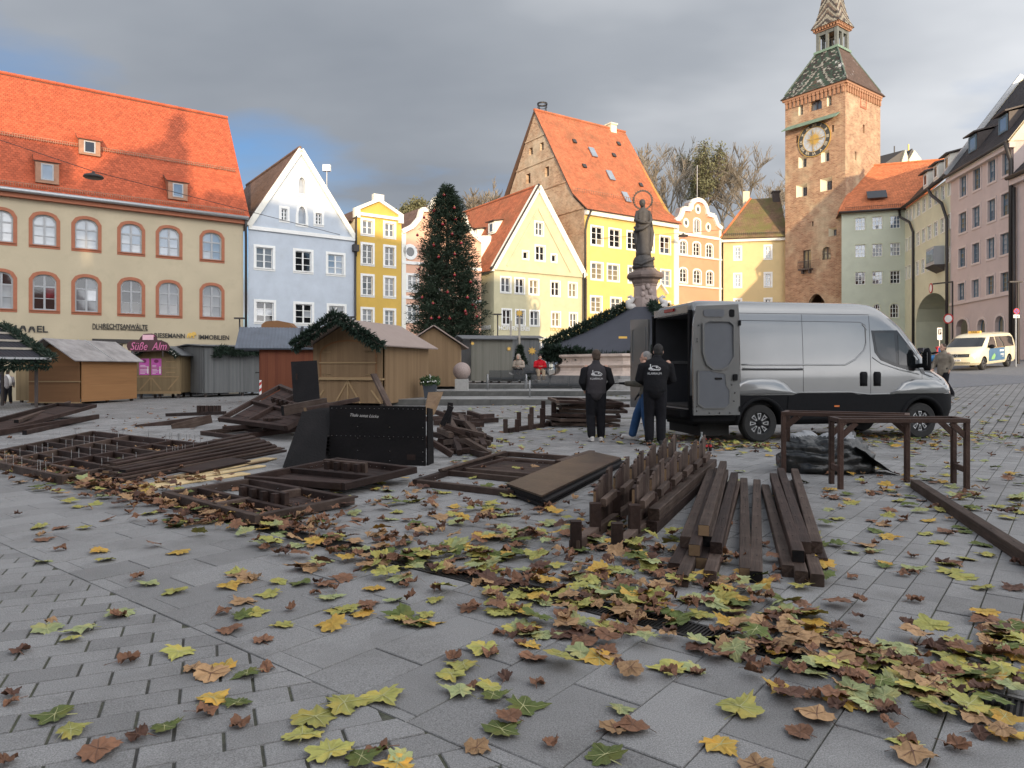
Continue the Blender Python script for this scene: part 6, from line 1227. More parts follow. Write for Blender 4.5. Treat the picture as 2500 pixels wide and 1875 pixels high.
# ---- Christmas tree
TX, TY = (1093-CXP)/FPX*42.5, 42.5; TZ = .3
t = thing('christmas_tree', 'tall dark Christmas tree with red baubles behind the stalls', 'tree', (TX, TY, TZ)); zt_ = lambda py: at(0, py, TY).z-TZ; pm = TY/FPX
MB().tube([(0, 0, 0), (0, 0, zt_(462))], [.22, .03], 8).build('trunk', 'bark', t)
hwid = [(453, 3), (462, 12), (475, 20), (500, 31), (530, 40), (560, 47), (600, 55), (650, 63), (700, 71), (750, 78), (800, 80), (830, 76)]
def tw_(py): return float(np.interp(py, [a for a, b in hwid], [b for a, b in hwid]))*pm
P = []; D = []; tips = []
rr = random.Random(3)
for k in range(2100):
    py = 455+375*(rr.random()**.85); a = rr.uniform(0, 2*PI); R_ = tw_(py)*1.08*rr.uniform(.6, 1.0+.28*rr.random()); z1 = zt_(py); up = .35 if py < 520 else -.05
    base = Vector((0, 0, z1-R_*.25)); tip = Vector((R_*math.cos(a), R_*math.sin(a), z1+R_*up*.25+rr.uniform(-.1, .1))); L = (tip-base).length; d = (tip-base).normalized()
    tips.append(tip)
    for j in range(int(14+10*L)):
        s = 1-.62*rr.random()**1.6; q = base.lerp(tip, s); q += Vector((rr.gauss(0, .07), rr.gauss(0, .07), rr.gauss(-.02, .06))); P.append(q); D.append(d*.8+Vector((rr.gauss(0, .5), rr.gauss(0, .5), rr.gauss(.05, .4))))
link('crown', blades_mesh('crown', P, D, .24, .022, 'fir_green', NR, .3), t)
mb = MB(); [mb.tube([Vector((0, 0, p.z*.97)), p*.8+Vector((0, 0, p.z*.2))], [.03, .01], 4) for p in tips[::9]]; mb.build('branches', 'bark', t)
mat('bauble_red', (.30, .010, .018), .12, .1, spec=.8, coat=.6)
bz = [(1084, 476), (1109, 507), (1060, 514), (1035, 531), (1112, 534), (1081, 547), (1104, 571), (1019, 574), (1126, 593), (1059, 598), (1110, 620), (1071, 627), (1023, 658), (1110, 671), (1149, 688), (1093, 713), (1141, 726), (1168, 727), (1057, 741), (1155, 744), (1161, 750), (1138, 767), (1164, 772), (1072, 775), (1053, 777), (1098, 777), (1031, 726), (1136, 760)]
bm_ = MB().ball((0, 0, 0), .088, 14, 9).mesh('ball', 'bauble_red', True); cm_ = MB().tube([(0, 0, .09), (0, 0, .14)], .025, 6).mesh('cap', 'gold')
for i, (px, py) in enumerate(bz):
    x = (px-1093)*pm; R_ = tw_(py)*1.08; yy = -math.sqrt(max(.02, R_*R_-x*x)); Y = TY+yy; p = at(px, py, Y)
    b = thing('bauble', 'red bauble %s on the %s side of the Christmas tree' % ('near the top' if py < 550 else 'at middle height' if py < 700 else 'low down', 'left' if px < 1075 else 'right' if px > 1115 else 'front'), 'bauble', p, 0, 'red baubles on the Christmas tree'); link('ball', bm_, b); link('cap', cm_, b)

# ---- bare trees on the hill behind
def bare_tree(px, pyb, pyt, Y, label, seed, spread=.5, nm='bare_tree', lv=5, m='twig', leafy=False):
    R = random.Random(seed); p = at(px, pyb, Y); h = at(px, pyt, Y).z-p.z; t = thing(nm, label, 'tree', p, 0, 'trees on the hill behind the roofs'); mb = MB(); tips = []
    def grow(q, d, L, r, k):
        n = 3; pts = [q]; rad = [r]
        for i in range(n):
            d = (d+Vector((R.gauss(0, .11), R.gauss(0, .11), R.gauss(.05, .06)))).normalized(); pts.append(pts[-1]+d*L/n); rad.append(r*(1-.14*(i+1)))
        mb.tube(pts, rad, 3 if k < lv-2 else 5, caps=False)
        if k == 0: tips.extend(pts[1:]); return
        for i in range(R.choice((3, 3, 4)) if k > 1 else 5):
            s = R.choice((1, 2, 3)) if i else 3; a = R.uniform(0, 2*PI); e_ = Vector((math.cos(a), math.sin(a), 0))*spread*R.uniform(.5, 1.5); grow(pts[s], (d+e_).normalized(), L*R.uniform(.58, .82), max(rad[s]*R.uniform(.5, .7), .035), k-1)
    grow(Vector((0, 0, -4)), Vector((0, 0, 1)), h*.40, h*.030, lv)
    top = max(v[2] for v in mb.v); sc = h/top; mb.v = [(v[0]*sc, v[1]*sc, v[2]*sc if v[2] > 0 else v[2]) for v in mb.v]; mb.build('branches', m, t)
    if leafy:
        P = [q*sc+Vector((R.gauss(0, .45), R.gauss(0, .45), R.gauss(0, .35))) for q in tips for _ in range(8)]; link('crown', blades_mesh('crown', P, [(R.gauss(0, 1), R.gauss(0, 1), R.gauss(.3, 1)) for _ in P], .34, .10, 'pine_green', NR), t)
    return t
for i, (px, yb, yt, Y, sp_) in enumerate(((1590, 520, 352, 112, .5), (1625, 525, 338, 108, .42), (1655, 530, 335, 118, .4), (1565, 500, 375, 120, .6), (1680, 545, 372, 116, .5), (1780, 545, 375, 115, .5), (1822, 545, 345, 112, .55), (1862, 560, 370, 118, .6), (1215, 560, 440, 105, .55), (1180, 570, 462, 110, .55), (1145, 590, 480, 112, .55), (1250, 560, 470, 108, .5), (1905, 560, 395, 121, .5))):
    bare_tree(px, yb, yt, Y, 'bare winter tree, '+('second', 'third', 'fourth', 'leftmost', 'fifth', 'sixth', 'seventh', 'eighth', 'third', 'second', 'leftmost', 'rightmost', 'rightmost')[i]+(' between the brick gable and the tower' if px > 1400 else ' above the yellow-green house roof'), 20+i, sp_)
bare_tree(1705, 540, 352, 109, 'pine with olive crown among the bare trees left of the tower', 51, .32, 'pine_tree', 4, 'bark', True); bare_tree(1004, 600, 545, 75, 'small olive pine showing above the pink house roof', 53, .28, 'pine_tree', 4, 'bark', True)
# wooded slope under the trees
mb = MB(); n = 40; mat('hill_scrub', (.13, .11, .075), .95, .45, .5, 1.0, 1.2, col2=(.09, .09, .05), c2pos=(.4, .6), c2scale=.2)
for j in range(8):
    for i in range(n+1):
        x = -30+i*3.2; y = 98+j*9; h_ = 15+9*min(1, j/3)+2.0*noise.noise(Vector((x*.12, y*.1, 0)))-(4 if x > 48 else 0)-(8 if x < -6 else 0); mb.v.append((x, y, h_ if j else 0))
for j in range(7):
    for i in range(n): mb.f.append((j*(n+1)+i, j*(n+1)+i+1, (j+1)*(n+1)+i+1, (j+1)*(n+1)+i)); mb.m.append(0)
mb.build('hill', 'hill_scrub', kind='structure', label='wooded hill behind the roofs', smooth=True)
P = []; D = []
for k in range(9000): x = NR.uniform(-28, 90); y = NR.uniform(99, 125); P.append((x, y, 14+9*min(1, (y-98)/27)+NR.uniform(-1, 3.2)-(4 if x > 48 else 0)-(8 if x < -6 else 0))); D.append((NR.normal(0, .5), NR.normal(0, .5), 1))
link('undergrowth', blades_mesh('undergrowth', P, D, 2.2, .05, 'twig', NR, .5), None, label='bare brown undergrowth on the wooded hill', cat='undergrowth', kind='stuff')

# ---- hanging street lamps on wires, signs, posts at the right
def wire_lamp(px, py, Y, pts, label):
    p = at(px, py, Y); t = thing('hanging_street_lamp', label, 'street lamp', p); MB().lathe([(.06, .3), (.1, .22), (.45, .1), (.5, 0), (.42, -.05)], 14).build('lamp_shade', 'gutter', t, smooth=True)
    for q in pts: MB().tube([(0, 0, .32), Vector(q)-p], .018, 4).build('wire', 'gutter', t)
wire_lamp(228, 433, 38, [at(-20, 335, 40), at(830, 573, 52)], 'hanging lamp disc on a wire before the red roof'); wire_lamp(1668, 577, 70, [at(1430, 584, 66), at(1770, 560, 74)], 'hanging lamp on a wire before the salmon house'); wire_lamp(1443, 588, 60, [at(1443, 588, 66), at(1650, 690, 50)], 'thin lamp wire anchor on the yellow facade') if False else None
def road_sign(px, pyt, Y, r, label, nm='no_stopping_sign', plate=True):
    p = at(px, pyt, Y); g = gz(p.x, p.y); t = thing(nm, label, 'sign', (p.x, p.y, g)); h_ = p.z-g; MB().tube([(0, 0.03, -.1), (0, 0.03, h_+r)], .035, 7).build('post', 'zinc', t)
    c = lambda q, n=24: [(q*math.cos(2*PI*k/n), h_+q*math.sin(2*PI*k/n)) for k in range(n)]
    MB().ring(c(r), c(r*.8), -.03, 0).build('sign_rim', 'sign_red', t); MB().prism(c(r*.8), -.025, -.002).build('sign_face', 'sign_blue', t); mb = MB(); mb.beam((-r*.6, -.035, h_-r*.6), (r*.6, -.035, h_+r*.6), .02, r*.2); mb.beam((-r*.6, -.035, h_+r*.6), (r*.6, -.035, h_-r*.6), .02, r*.2); mb.build('sign_cross', 'sign_red', t)
    if plate: MB().box(-r, r, -.03, 0, h_-r*2.2, h_-r*1.15).build('sub_plate', 'sign_white', t); me = text_mesh('»', r*1.4, .004); me.materials.clear(); me.materials.append(M_('letter_black')); link('sub_plate_mark', me, t, Matrix.Translation((-r*.0, -.035, h_-r*2.1)) @ Matrix.Rotation(PI/2, 4, 'X'))
    return t
road_sign(2481, 760, 38.0, .16*1.0, 'round red and blue no-stopping sign with arrow plate by the mauve house')
p = at(2294, 815, 47); g = gz(p.x, p.y); t = thing('parking_sign', 'white parking board with P in front of the archway', 'sign', (p.x, p.y, g)); h_ = p.z-g
MB().box(-.16, .16, -.02, .02, h_-.4, h_+.4).build('sign_board', 'sign_white', t); MB().box(-.11, .11, -.03, -.02, h_-.05, h_+.3).build('sign_face', 'letter_black', t); MB().box(-.02, .02, 0, .05, -.1, h_-.3).build('post', 'zinc', t)
me = text_mesh('P', .34, .004); me.materials.clear(); me.materials.append(M_('sign_white')); link('letter', me, t, Matrix.Translation((-.08, -.036, h_)) @ Matrix.Rotation(PI/2, 4, 'X'))
p = at(2316, 778, 52.5); g = gz(p.x, p.y); t = thing('no_entry_disc', 'round white and red traffic disc on a dark post at the archway', 'sign', (p.x, p.y, g)); c = lambda q: [(q*math.cos(2*PI*k/20), p.z-g+q*math.sin(2*PI*k/20)) for k in range(20)]
t.rotation_euler = (0, 0, -1.1); MB().ring(c(.37), c(.28), -.04, 0).build('sign_rim', 'sign_red', t); MB().prism(c(.28), -.035, -.005).build('sign_face', 'sign_white', t); MB().tube([(.25, .06, -.1), (.25, .06, at(0, 690, 52.5).z-g)], .06, 7).build('post', 'gutter', t); MB().box(-1.2, .3, 0, .08, at(0, 689, 52.5).z-g-.05, at(0, 689, 52.5).z-g+.05).build('lamp_arm', 'gutter', t)
p = at(2486, 900, 40.5); t = thing('lamp_post', 'twin dark lamp post at the right edge', 'lamp', (p.x, p.y, gz(p.x, p.y))); hh = at(0, 690, 40.5).z-t.location.z; MB().tube([(0, 0, -.1), (0, 0, hh)], .07, 8).build('post', 'gutter', t); MB().box(-.55, .2, -.1, .1, hh, hh+.08).build('lamp_head', 'gutter', t)
# ------------------------------------------------------------------ vehicles
def paint(n, c, metal=.0, rough=.35, coat=.6, var=.07): mat(n, c, rough, var, 1.1, metal=metal, coat=coat)
paint('silver_paint', (.205, .21, .212), .4, .22, 1.0); paint('taxi_cream', (.72, .66, .47), 0, .35); mat('black_plastic', (.009, .0095, .011), .7, .15, 12., .1, 120., spec=.12); mat('black_gloss', (.012, .012, .014), .15, .1); mat('tyre', (.018, .018, .018), .85, .2, 30., .3, 60.); mat('alloy', (.45, .46, .47), .35, metal=.8); mat('alloy_dark', (.03, .03, .032), .4, metal=.3); mat('cargo_grey', (.05, .053, .06), .7, .15, 3.); mat('cargo_floor', (.05, .045, .042), .8, .4, 5.); mat('car_glass', (.012, .014, .016), .05, .3, 1.2, ior=1.6); mat('amber', (.6, .16, .03), .3); mat('lamp_glass', (.6, .6, .58), .1); mat('red_lamp', (.25, .01, .01), .2)
mat('seam_dark', (.02, .02, .022), .7); mat('door_board', (.10, .108, .122), .6, .08, 4., .05, 60.)
class Shell:
    """car body: a stack of rounded plan outlines; x forward, y to the left, z up"""
    def __init__(s, levels, p=2.5): s.lv = levels; s.p = p
    def at(s, z):
        zs = [l[0] for l in s.lv]; return [float(np.interp(z, zs, [l[k] for l in s.lv])) for k in range(1, 5)]      # xr, xf, hw, rf
    def y(s, x, z):
        xr, xf, hw, rf = s.at(z); t = min(1, max(0, (x-(xf-rf))/rf)); return hw*(1-t**s.p)**(1/s.p)
    def outline(s, z, ns=16, nf=12):
        xr, xf, hw, rf = s.at(z); r = .1; half = [(xr, -hw*f) for f in (0, .4, .8)]+[(xr, -hw+r), (xr+.03, -hw+.03), (xr+r, -hw)]
        half += [(xr+r+(xf-rf-xr-r)*i/ns, -hw) for i in range(1, ns+1)]
        for i in range(1, nf+1):
            a = PI/2*i/nf; c = math.sin(a)**(2/s.p); half.append((xf-rf+rf*c, -hw*max(0, math.cos(a))**(2/s.p)))
        return half+[(x, -y) for x, y in half[-2:0:-1]]
    def mesh(s, matf, mats, name='body'):
        mb = MB(); O = [s.outline(l[0]) for l in s.lv]; n = len(O[0])
        vs = [(x, y, l[0]) for o, l in zip(O, s.lv) for x, y in o]; k = len(s.lv)
        for i in range(k-1):
            for j in range(n):
                q = (i*n+j, i*n+(j+1) % n, (i+1)*n+(j+1) % n, (i+1)*n+j); c = sum((Vector(vs[a]) for a in q), Vector())/4
                mb.f.append(q); mb.m.append(matf(c))
        mb.v = vs; mb.f += [tuple(range(n))[::-1], tuple(range((k-1)*n, k*n))]; mb.m += [matf(Vector((2, 0, 0))), 0]
        return mb
    def patch(s, poly, off, m, name, parent, side=-1, th=.0, inner=None, offi=None):
        """a plate on the flank following its curve; poly in (x, z)"""
        pts = []
        for i, a in enumerate(poly):
            b = poly[(i+1) % len(poly)]; k = max(1, int(math.hypot(b[0]-a[0], b[1]-a[1])/.25)); pts += [(a[0]+(b[0]-a[0])*j/k, a[1]+(b[1]-a[1])*j/k) for j in range(k)]
        n = len(pts); c = (sum(p[0] for p in pts)/n, sum(p[1] for p in pts)/n); mb = MB(); f = lambda p, o: (p[0], side*(s.y(*p)+o), p[1])
        vs = [f(p, -.02) for p in pts]+[f(p, off) for p in pts]; fs = [(i, (i+1) % n, n+(i+1) % n, n+i) for i in range(n)]
        last = n
        if inner:
            ip = [(c[0]+(p[0]-c[0])*inner, c[1]+(p[1]-c[1])*inner) for p in pts]; vs += [f(p, offi) for p in ip]; fs += [(n+i, n+(i+1) % n, 2*n+(i+1) % n, 2*n+i) for i in range(n)]; last = 2*n
        vs.append(f(c, offi if inner else off)); fs += [(last+i, last+(i+1) % n, len(vs)-1) for i in range(n)]
        mb.add(vs, fs); return mb.build(name, m, parent, smooth=bool(inner))
    def line(s, pts, w, off, m, name, parent, side=-1):
        mb = MB(); q = []
        for a, b in zip(pts[:-1], pts[1:]):
            k = max(1, int(math.hypot(b[0]-a[0], b[1]-a[1])/.2)); q += [(a[0]+(b[0]-a[0])*j/k, a[1]+(b[1]-a[1])*j/k) for j in range(k)]
        q.append(pts[-1]); mb.tube([(x, side*(s.y(x, z)+off), z) for x, z in q], w, 6); return mb.build(name, m, parent, smooth=True)
def boolean_cut(o, cutters):
    for c in cutters:
        m = o.modifiers.new('b', 'BOOLEAN'); m.operation = 'DIFFERENCE'; m.object = c; m.solver = 'EXACT'
    me = evaluate(o, o.name); o.modifiers.clear(); o.data = me
    for c in cutters: bpy.data.objects.remove(c)
def wheel(parent, x, y, r, w, side, nspoke=8, rot=0.0, dark=True):
    t = MB(); prof = [(r*.60, -w/2), (r*.9, -w/2), (r*.985, -w*.38), (r, -w*.15), (r, w*.15), (r*.985, w*.38), (r*.9, w/2), (r*.60, w/2), (r*.6, -w/2)]
    M = Matrix.Translation((x, y, r)) @ Matrix.Rotation(rot, 4, 'Z') @ Matrix.Rotation(PI/2*side, 4, 'X')
    ty = t.lathe(prof, 32).build('wheel', 'tyre', parent, smooth=False, M=M); smooth_by_angle(ty, 40)
    MB().lathe([(.01, w*.1), (r*.62, w*.1), (r*.62, w*.3), (r*.64, w*.42), (r*.60, w*.45), (r*.57, w*.40), (r*.56, w*.2), (.01, w*.2)], 32).build('rim', 'alloy_dark', ty)
    mb = MB()
    for k in range(nspoke):
        a = 2*PI*k/nspoke; da = PI/nspoke*.42
        P = [(r*.2*math.cos(a-da), r*.2*math.sin(a-da)), (r*.55*math.cos(a-da*1.25), r*.55*math.sin(a-da*1.25)), (r*.55*math.cos(a+da*1.25), r*.55*math.sin(a+da*1.25)), (r*.2*math.cos(a+da), r*.2*math.sin(a+da))]; c = (r*.4*math.cos(a), r*.4*math.sin(a)); Q = [(c[0]+(p[0]-c[0])*.62, c[1]+(p[1]-c[1])*.62) for p in P]
        vs = [(*p, w*.34) for p in P]+[(*p, w*.34) for p in Q]+[(*p, w*.2) for p in P]+[(*p, w*.2) for p in Q]
        for i in range(4): j = (i+1) % 4; mb.add([vs[i], vs[j], vs[4+j], vs[4+i], vs[8+i], vs[8+j], vs[12+j], vs[12+i]], [(0, 1, 2, 3), (0, 1, 5, 4), (2, 3, 7, 6)])
    mb.build('spokes', 'alloy', ty); MB().lathe([(r*.14, w*.15), (r*.14, w*.36), (.01, w*.38)], 12).build('hub_cap', 'black_plastic', ty)
    return ty

# ---- grey panel van
VH = Vector((.98, .2)).normalized(); VLft = Vector((-VH.y, VH.x)); R0 = Vector((3.34, 13.2)); vo = R0+VLft*1.0
van = thing('delivery_van', 'silver grey panel van with open rear doors', 'van', (vo.x, vo.y, gz(vo.x, vo.y)), math.atan2(VH.y, VH.x))
VS = Shell([(.36, .1, 5.80, .93, .75), (.42, .02, 5.89, .985, .75), (.60, .0, 5.94, .995, .7), (.86, .0, 5.94, 1.0, .7), (.90, .0, 5.92, 1.0, .7), (1.06, .0, 5.88, 1.0, .7), (1.20, .0, 5.78, 1.0, .72), (1.30, .0, 5.62, 1.0, .74), (1.40, .0, 5.40, .997, .68), (1.6, .005, 5.24, .99, .55), (1.9, .015, 5.00, .975, .52), (2.2, .03, 4.74, .957, .5), (2.42, .045, 4.48, .94, .52), (2.53, .06, 4.33, .925, .52), (2.60, .08, 4.22, .90, .52), (2.655, .11, 4.10, .85, .55), (2.69, .2, 3.95, .76, .6), (2.705, .45, 3.68, .58, .65)], 2.9)
mb = VS.mesh(lambda c: 1 if c.z < .88 else 0, None); body = mb.build('body', ['silver_paint', 'black_plastic', 'cargo_grey'], van)
WX = (1.40, 4.93); cut = []
for x in WX:
    for s_ in (-1, 1): c = MB().tube([(x, s_*.66, .36), (x, s_*1.2, .36)], .445, 32).build('c', 'black_plastic'); c.parent = van; cut.append(c)
c = MB().box(-.3, 3.4, -.83, .83, .66, 2.44).build('c', 'cargo_grey'); c.parent = van; cut.append(c)
bpy.context.view_layer.update()
boolean_cut(body, cut)
for p in body.data.polygons:
    c = p.center
    if .08 < c.x < 3.45 and abs(c.y) < .835 and .65 < c.z < 2.45: p.material_index = 2
    elif c.z < .84 and abs(c.y) < .98 and min(abs(c.x-x) for x in WX) < .46: p.material_index = 1
smooth_by_angle(body, 28)
# interior
MB().box(.02, 3.39, -.828, .828, .662, .70).build('cargo_floor', 'cargo_floor', van); MB().box(-.16, .04, -.86, .86, .50, .62).build('rear_bumper', 'black_plastic', van); MB().box(-.02, .03, -.84, .84, .63, .655).build('loading_sill', 'zinc', van)
for y in (-.815, .815):
    for x in (.9, 1.7, 2.5): MB().box(x, x+.06, y-.012, y+.012, .72, 2.4).build('cargo_rib', 'black_plastic', van)
    MB().box(.1, 3.3, y-.014, y+.014, 1.5, 1.56).build('cargo_rail', 'zinc', van)
MB().box(-.0, .10, -.80, .80, 2.46, 2.60).build('rear_header', 'silver_paint', van); MB().box(-.03, .0, -.22, .22, 2.52, 2.58).build('brake_light', 'red_lamp', van); MB().box(-.02, .03, .86, .93, .95, 1.5).build('tail_lamp', 'red_lamp', van)
for y in (-.86, .86): MB().box(-.012, .05, y-.035, y+.035, .66, 2.5).build('door_frame', 'black_plastic', van)
# wheel arches, sill and flares
for x in WX:
    n = 20; a0, a1 = -.05, PI+.05; o_ = [(x+.53*math.cos(a0+(a1-a0)*k/n), .36+.51*math.sin(a0+(a1-a0)*k/n)) for k in range(n+1)]; i_ = [(x+.44*math.cos(a0+(a1-a0)*k/n), .36+.44*math.sin(a0+(a1-a0)*k/n)) for k in range(n+1)]
    for s_ in (-1, 1):
        mb = MB(); m_ = [(p[0], s_*(VS.y(*p)+.0), p[1]) for p in o_]; vs = m_+[(p[0], s_*(VS.y(min(p[0], 5.3), p[1])+.035), p[1]) for p in [((a[0]+b[0])/2*.5+a[0]*.5, (a[1]+b[1])/2*.5+a[1]*.5) for a, b in zip(o_, i_)]]+[(p[0], s_*(VS.y(min(p[0], 5.3), p[1])+.02), p[1]) for p in i_]+[(p[0], s_*.85, p[1]) for p in i_]
        k_ = n+1; mb.add(vs, [(r*k_+i, r*k_+i+1, (r+1)*k_+i+1, (r+1)*k_+i) for r in range(3) for i in range(n)]); mb.build('wheel_arch', 'black_plastic', van, smooth=True)
    f = [(x-.78, .91), (x-.62, .98), (x-.50, 1.12), (x-.30, 1.20), (x+.0, 1.215), (x+.30, 1.20), (x+.50, 1.12), (x+.66, .97), (x+.85, .91)] if x < 3 else [(x-.80, .90), (x-.6, .98), (x-.46, 1.12), (x-.25, 1.19), (x+.1, 1.195), (x+.34, 1.17), (x+.58, 1.07), (x+.72, .90)]
    VS.patch(f, .004, 'silver_paint', 'wheel_flare', van, -1, inner=.80, offi=.022)
VS.patch([(1.95, .44), (WX[1]-.54, .44), (WX[1]-.54, .87), (3.6, .87), (3.35, .93), (2.2, .93), (1.97, .87), (1.95, .6)], .012, 'black_plastic', 'side_cladding', van)
for s_ in (-1,):
    VS.patch([(3.80, 2.15), (4.38, 2.16), (4.62, 1.88), (4.88, 1.58), (4.86, 1.36), (4.6, 1.37), (4.3, 1.45), (3.98, 1.57), (3.86, 1.72)], .006, 'black_gloss', 'window_surround', van)
    VS.patch([(3.85, 2.10), (4.30, 2.11), (4.33, 1.5), (3.99, 1.62), (3.90, 1.75)], .009, 'car_glass', 'side_window', van); VS.patch([(4.39, 2.07), (4.62, 1.80), (4.80, 1.58), (4.76, 1.44), (4.39, 1.48)], .009, 'car_glass', 'quarter_window', van)
    VS.patch([(4.86, 1.40), (5.05, 1.415), (5.3, 1.35), (5.55, 1.24), (5.68, 1.15), (5.62, 1.13), (5.4, 1.17), (5.1, 1.24), (4.9, 1.31)], .006, 'black_gloss', 'hood_stripe', van)
    VS.patch([(5.50, 1.12), (5.70, 1.08), (5.78, .97), (5.66, .95), (5.48, 1.02)], .008, 'lamp_glass', 'headlight', van)
for x, z0, z1 in ((2.29, .45, 2.44), (3.76, .45, 2.44), (.97, .5, 2.44)): VS.line([(x, z0), (x, z1)], .006, -.002, 'seam_dark', 'panel_gap', van)
VS.line([(4.93, .88), (4.92, 1.32)], .005, -.002, 'seam_dark', 'panel_gap', van); VS.line([(1.0, 2.31), (3.55, 2.31), (3.66, 2.26), (3.70, 2.15)], .006, -.002, 'seam_dark', 'panel_gap', van); VS.line([(.97, 2.45), (3.76, 2.46)], .006, -.002, 'seam_dark', 'panel_gap', van)
VS.line([(1.0, 1.475), (3.2, 1.475), (3.42, 1.58), (3.62, 1.76), (3.67, 1.9), (3.67, 2.2), (3.6, 2.27)], .016, .0, 'silver_paint', 'body_crease', van); VS.line([(3.8, 1.62), (4.0, 1.5), (4.4, 1.38), (4.85, 1.29)], .012, .0, 'silver_paint', 'body_crease', van); VS.line([(1.9, .945), (3.3, .945), (3.7, .90), (4.3, .905)], .012, .0, 'silver_paint', 'body_crease', van)
VS.patch([(1.0, 1.40), (2.28, 1.40), (2.28, 1.365), (1.0, 1.365)], .004, 'seam_dark', 'sliding_rail', van); VS.line([(1.02, 1.41), (2.27, 1.41)], .008, .003, 'alloy', 'sliding_rail_trim', van)
for x in (3.60, 3.90): VS.patch([(x-.075, 1.06), (x+.075, 1.06), (x+.08, 1.30), (x+.055, 1.34), (x-.055, 1.34), (x-.08, 1.30)], .012, 'black_plastic', 'door_handle', van, inner=.55, offi=.03)
VS.patch([(2.95, .66), (3.06, .66), (3.06, .69), (2.95, .69)], .018, 'amber', 'side_marker', van)
mb = MB(); mb.tube([(4.86, -.97, 1.46), (4.86, -1.12, 1.46)], .045, 8); mb.tube([(4.86, -1.2, 1.36), (4.86, -1.2, 1.42), (4.86, -1.2, 1.72), (4.86, -1.19, 1.80)], [(.04, .06), (.055, .085), (.055, .085), (.03, .05)], 14, side=(1, 0, 0))
mr = mb.build('wing_mirror', 'black_plastic', van, smooth=True); MB().box(4.80, 4.808, -1.265, -1.135, 1.46, 1.72).build('mirror_glass', 'car_glass', mr)
mb = MB(); vs = []                                       # windscreen, a hair proud of the body
for z in (1.45, 1.7, 1.95, 2.2, 2.4):
    xr, xf, hw, rf = VS.at(z)
    for i in range(15): a = -PI/2*.86+PI*.86*i/14; vs.append((xf-rf+rf*math.cos(a)**(2/VS.p)+.006, hw*math.copysign(abs(math.sin(a))**(2/VS.p), a), z))
mb.add(vs, [(i*15+j, i*15+j+1, (i+1)*15+j+1, (i+1)*15+j) for i in range(4) for j in range(14)]); mb.build('windscreen', 'car_glass', van, smooth=True)
MB().box(5.60, 5.95, -.42, .42, .40, .52).build('front_bumper', 'black_plastic', van)
mb = MB(); vs = [(VS.at(z)[1]+.004, y, z) for z in (.62, .88) for y in (-.55, 0, .55)]; mb.add([(x-abs(y)*.1, y, z) for x, y, z in vs], [(0, 1, 4, 3), (1, 2, 5, 4)]); mb.build('grille', 'black_plastic', van)
for x in WX:
    for s_ in (-1, 1): wheel(van, x, s_*.86, .36, .225, -s_, 8)
MB().tube([(WX[0], -.8, .36), (WX[0], .8, .36)], .06, 8).build('rear_axle', 'black_plastic', van); MB().box(.2, 5.2, -.6, .6, .30, .42).build('chassis', 'black_plastic', van); MB().box(.3, .9, -.7, .7, .12, .36).build('spare_wheel', 'tyre', van)
# right rear door folded back along the flank: we see its inner side
dr = bpy.data.objects.new('rear_door', None); COL.objects.link(dr); dr.parent = van; dr.matrix_local = Matrix.Translation((-.01, -1.045, 0)) @ Matrix.Rotation(-.075, 4, 'Z')
def rr_poly(x0, x1, z0, z1, r=.06, cut=None):
    P = []
    for cx_, cz_, a0 in ((x1-r, z0+r, -PI/2), (x1-r, z1-r, 0), (x0+r, z1-r, PI/2), (x0+r, z0+r, PI)): P += [(cx_+r*math.cos(a0+PI/2*k/4), cz_+r*math.sin(a0+PI/2*k/4)) for k in range(5)]
    return P
Dw = .90
def dsheet(poly, y0, y1, m, nm, lean=True):
    mb = MB(); mb.prism(poly, y0, y1); mb.v = [(x, y+(.03*max(0, z-1.4)/1.2), z) for x, y, z in mb.v]; return mb.build(nm, m, dr)
dsheet([(0, .54), (Dw, .54), (Dw, 2.30), (Dw-.02, 2.60), (.06, 2.56), (.0, 2.2)], -.03, .02, 'silver_paint', 'door_panel')
up = [(.20, 2.22), (.30, 2.27), (.68, 2.27), (.76, 2.2), (.76, 1.62), (.66, 1.46), (.55, 1.40), (.38, 1.40), (.26, 1.50), (.20, 1.7)]
up2 = [(x*1.0+(x-.48)*.12, z+(z-1.84)*.06) for x, z in up]
mb = MB().ring(up2, up, -.06, -.028); dro = mb.build('door_bead', 'silver_paint', dr); dro.location.y = .0
dsheet(up, -.045, -.03, 'door_board', 'upper_board'); dsheet([(.12, 1.36), (.3, 1.36), (.6, 1.30), (.62, 1.08), (.68, 1.0), (.68, .76), (.6, .68), (.2, .68), (.1, .76), (.1, 1.3)], -.045, -.03, 'door_board', 'lower_board'); dsheet(rr_poly(.2, .6, 2.36, 2.5, .05), -.045, -.03, 'door_board', 'top_board')
lo = [(.12, 1.36), (.3, 1.36), (.6, 1.30), (.62, 1.08), (.68, 1.0), (.68, .76), (.6, .68), (.2, .68), (.1, .76), (.1, 1.3)]; MB().ring([(x+(x-.39)*.1, z+(z-1.02)*.05) for x, z in lo], lo, -.055, -.028).build('door_bead', 'silver_paint', dr)
dsheet(rr_poly(.40, .54, 1.20, 1.235, .015), -.06, -.03, 'black_gloss', 'pull_handle'); dsheet(rr_poly(.76, .84, 1.18, 1.30, .02), -.06, -.03, 'black_plastic', 'door_latch'); dsheet(rr_poly(.70, .80, 2.36, 2.5, .03), -.04, -.03, 'black_plastic', 'latch_plate'); dsheet(rr_poly(.68, .80, 2.26, 2.31, .02), -.045, -.03, 'silver_paint', 'latch_rib')
mb = MB(); [mb.ball((x, -.034, z), .014, 6, 4) for x, z in ((.06, .62), (.06, .7), (.07, 1.9), (.07, 1.95), (.1, 2.2), (.78, .8), (.8, .95), (.3, .58), (.5, .58), (.7, .58), (.74, 1.1))]; mb.build('door_holes', 'seam_dark', dr)
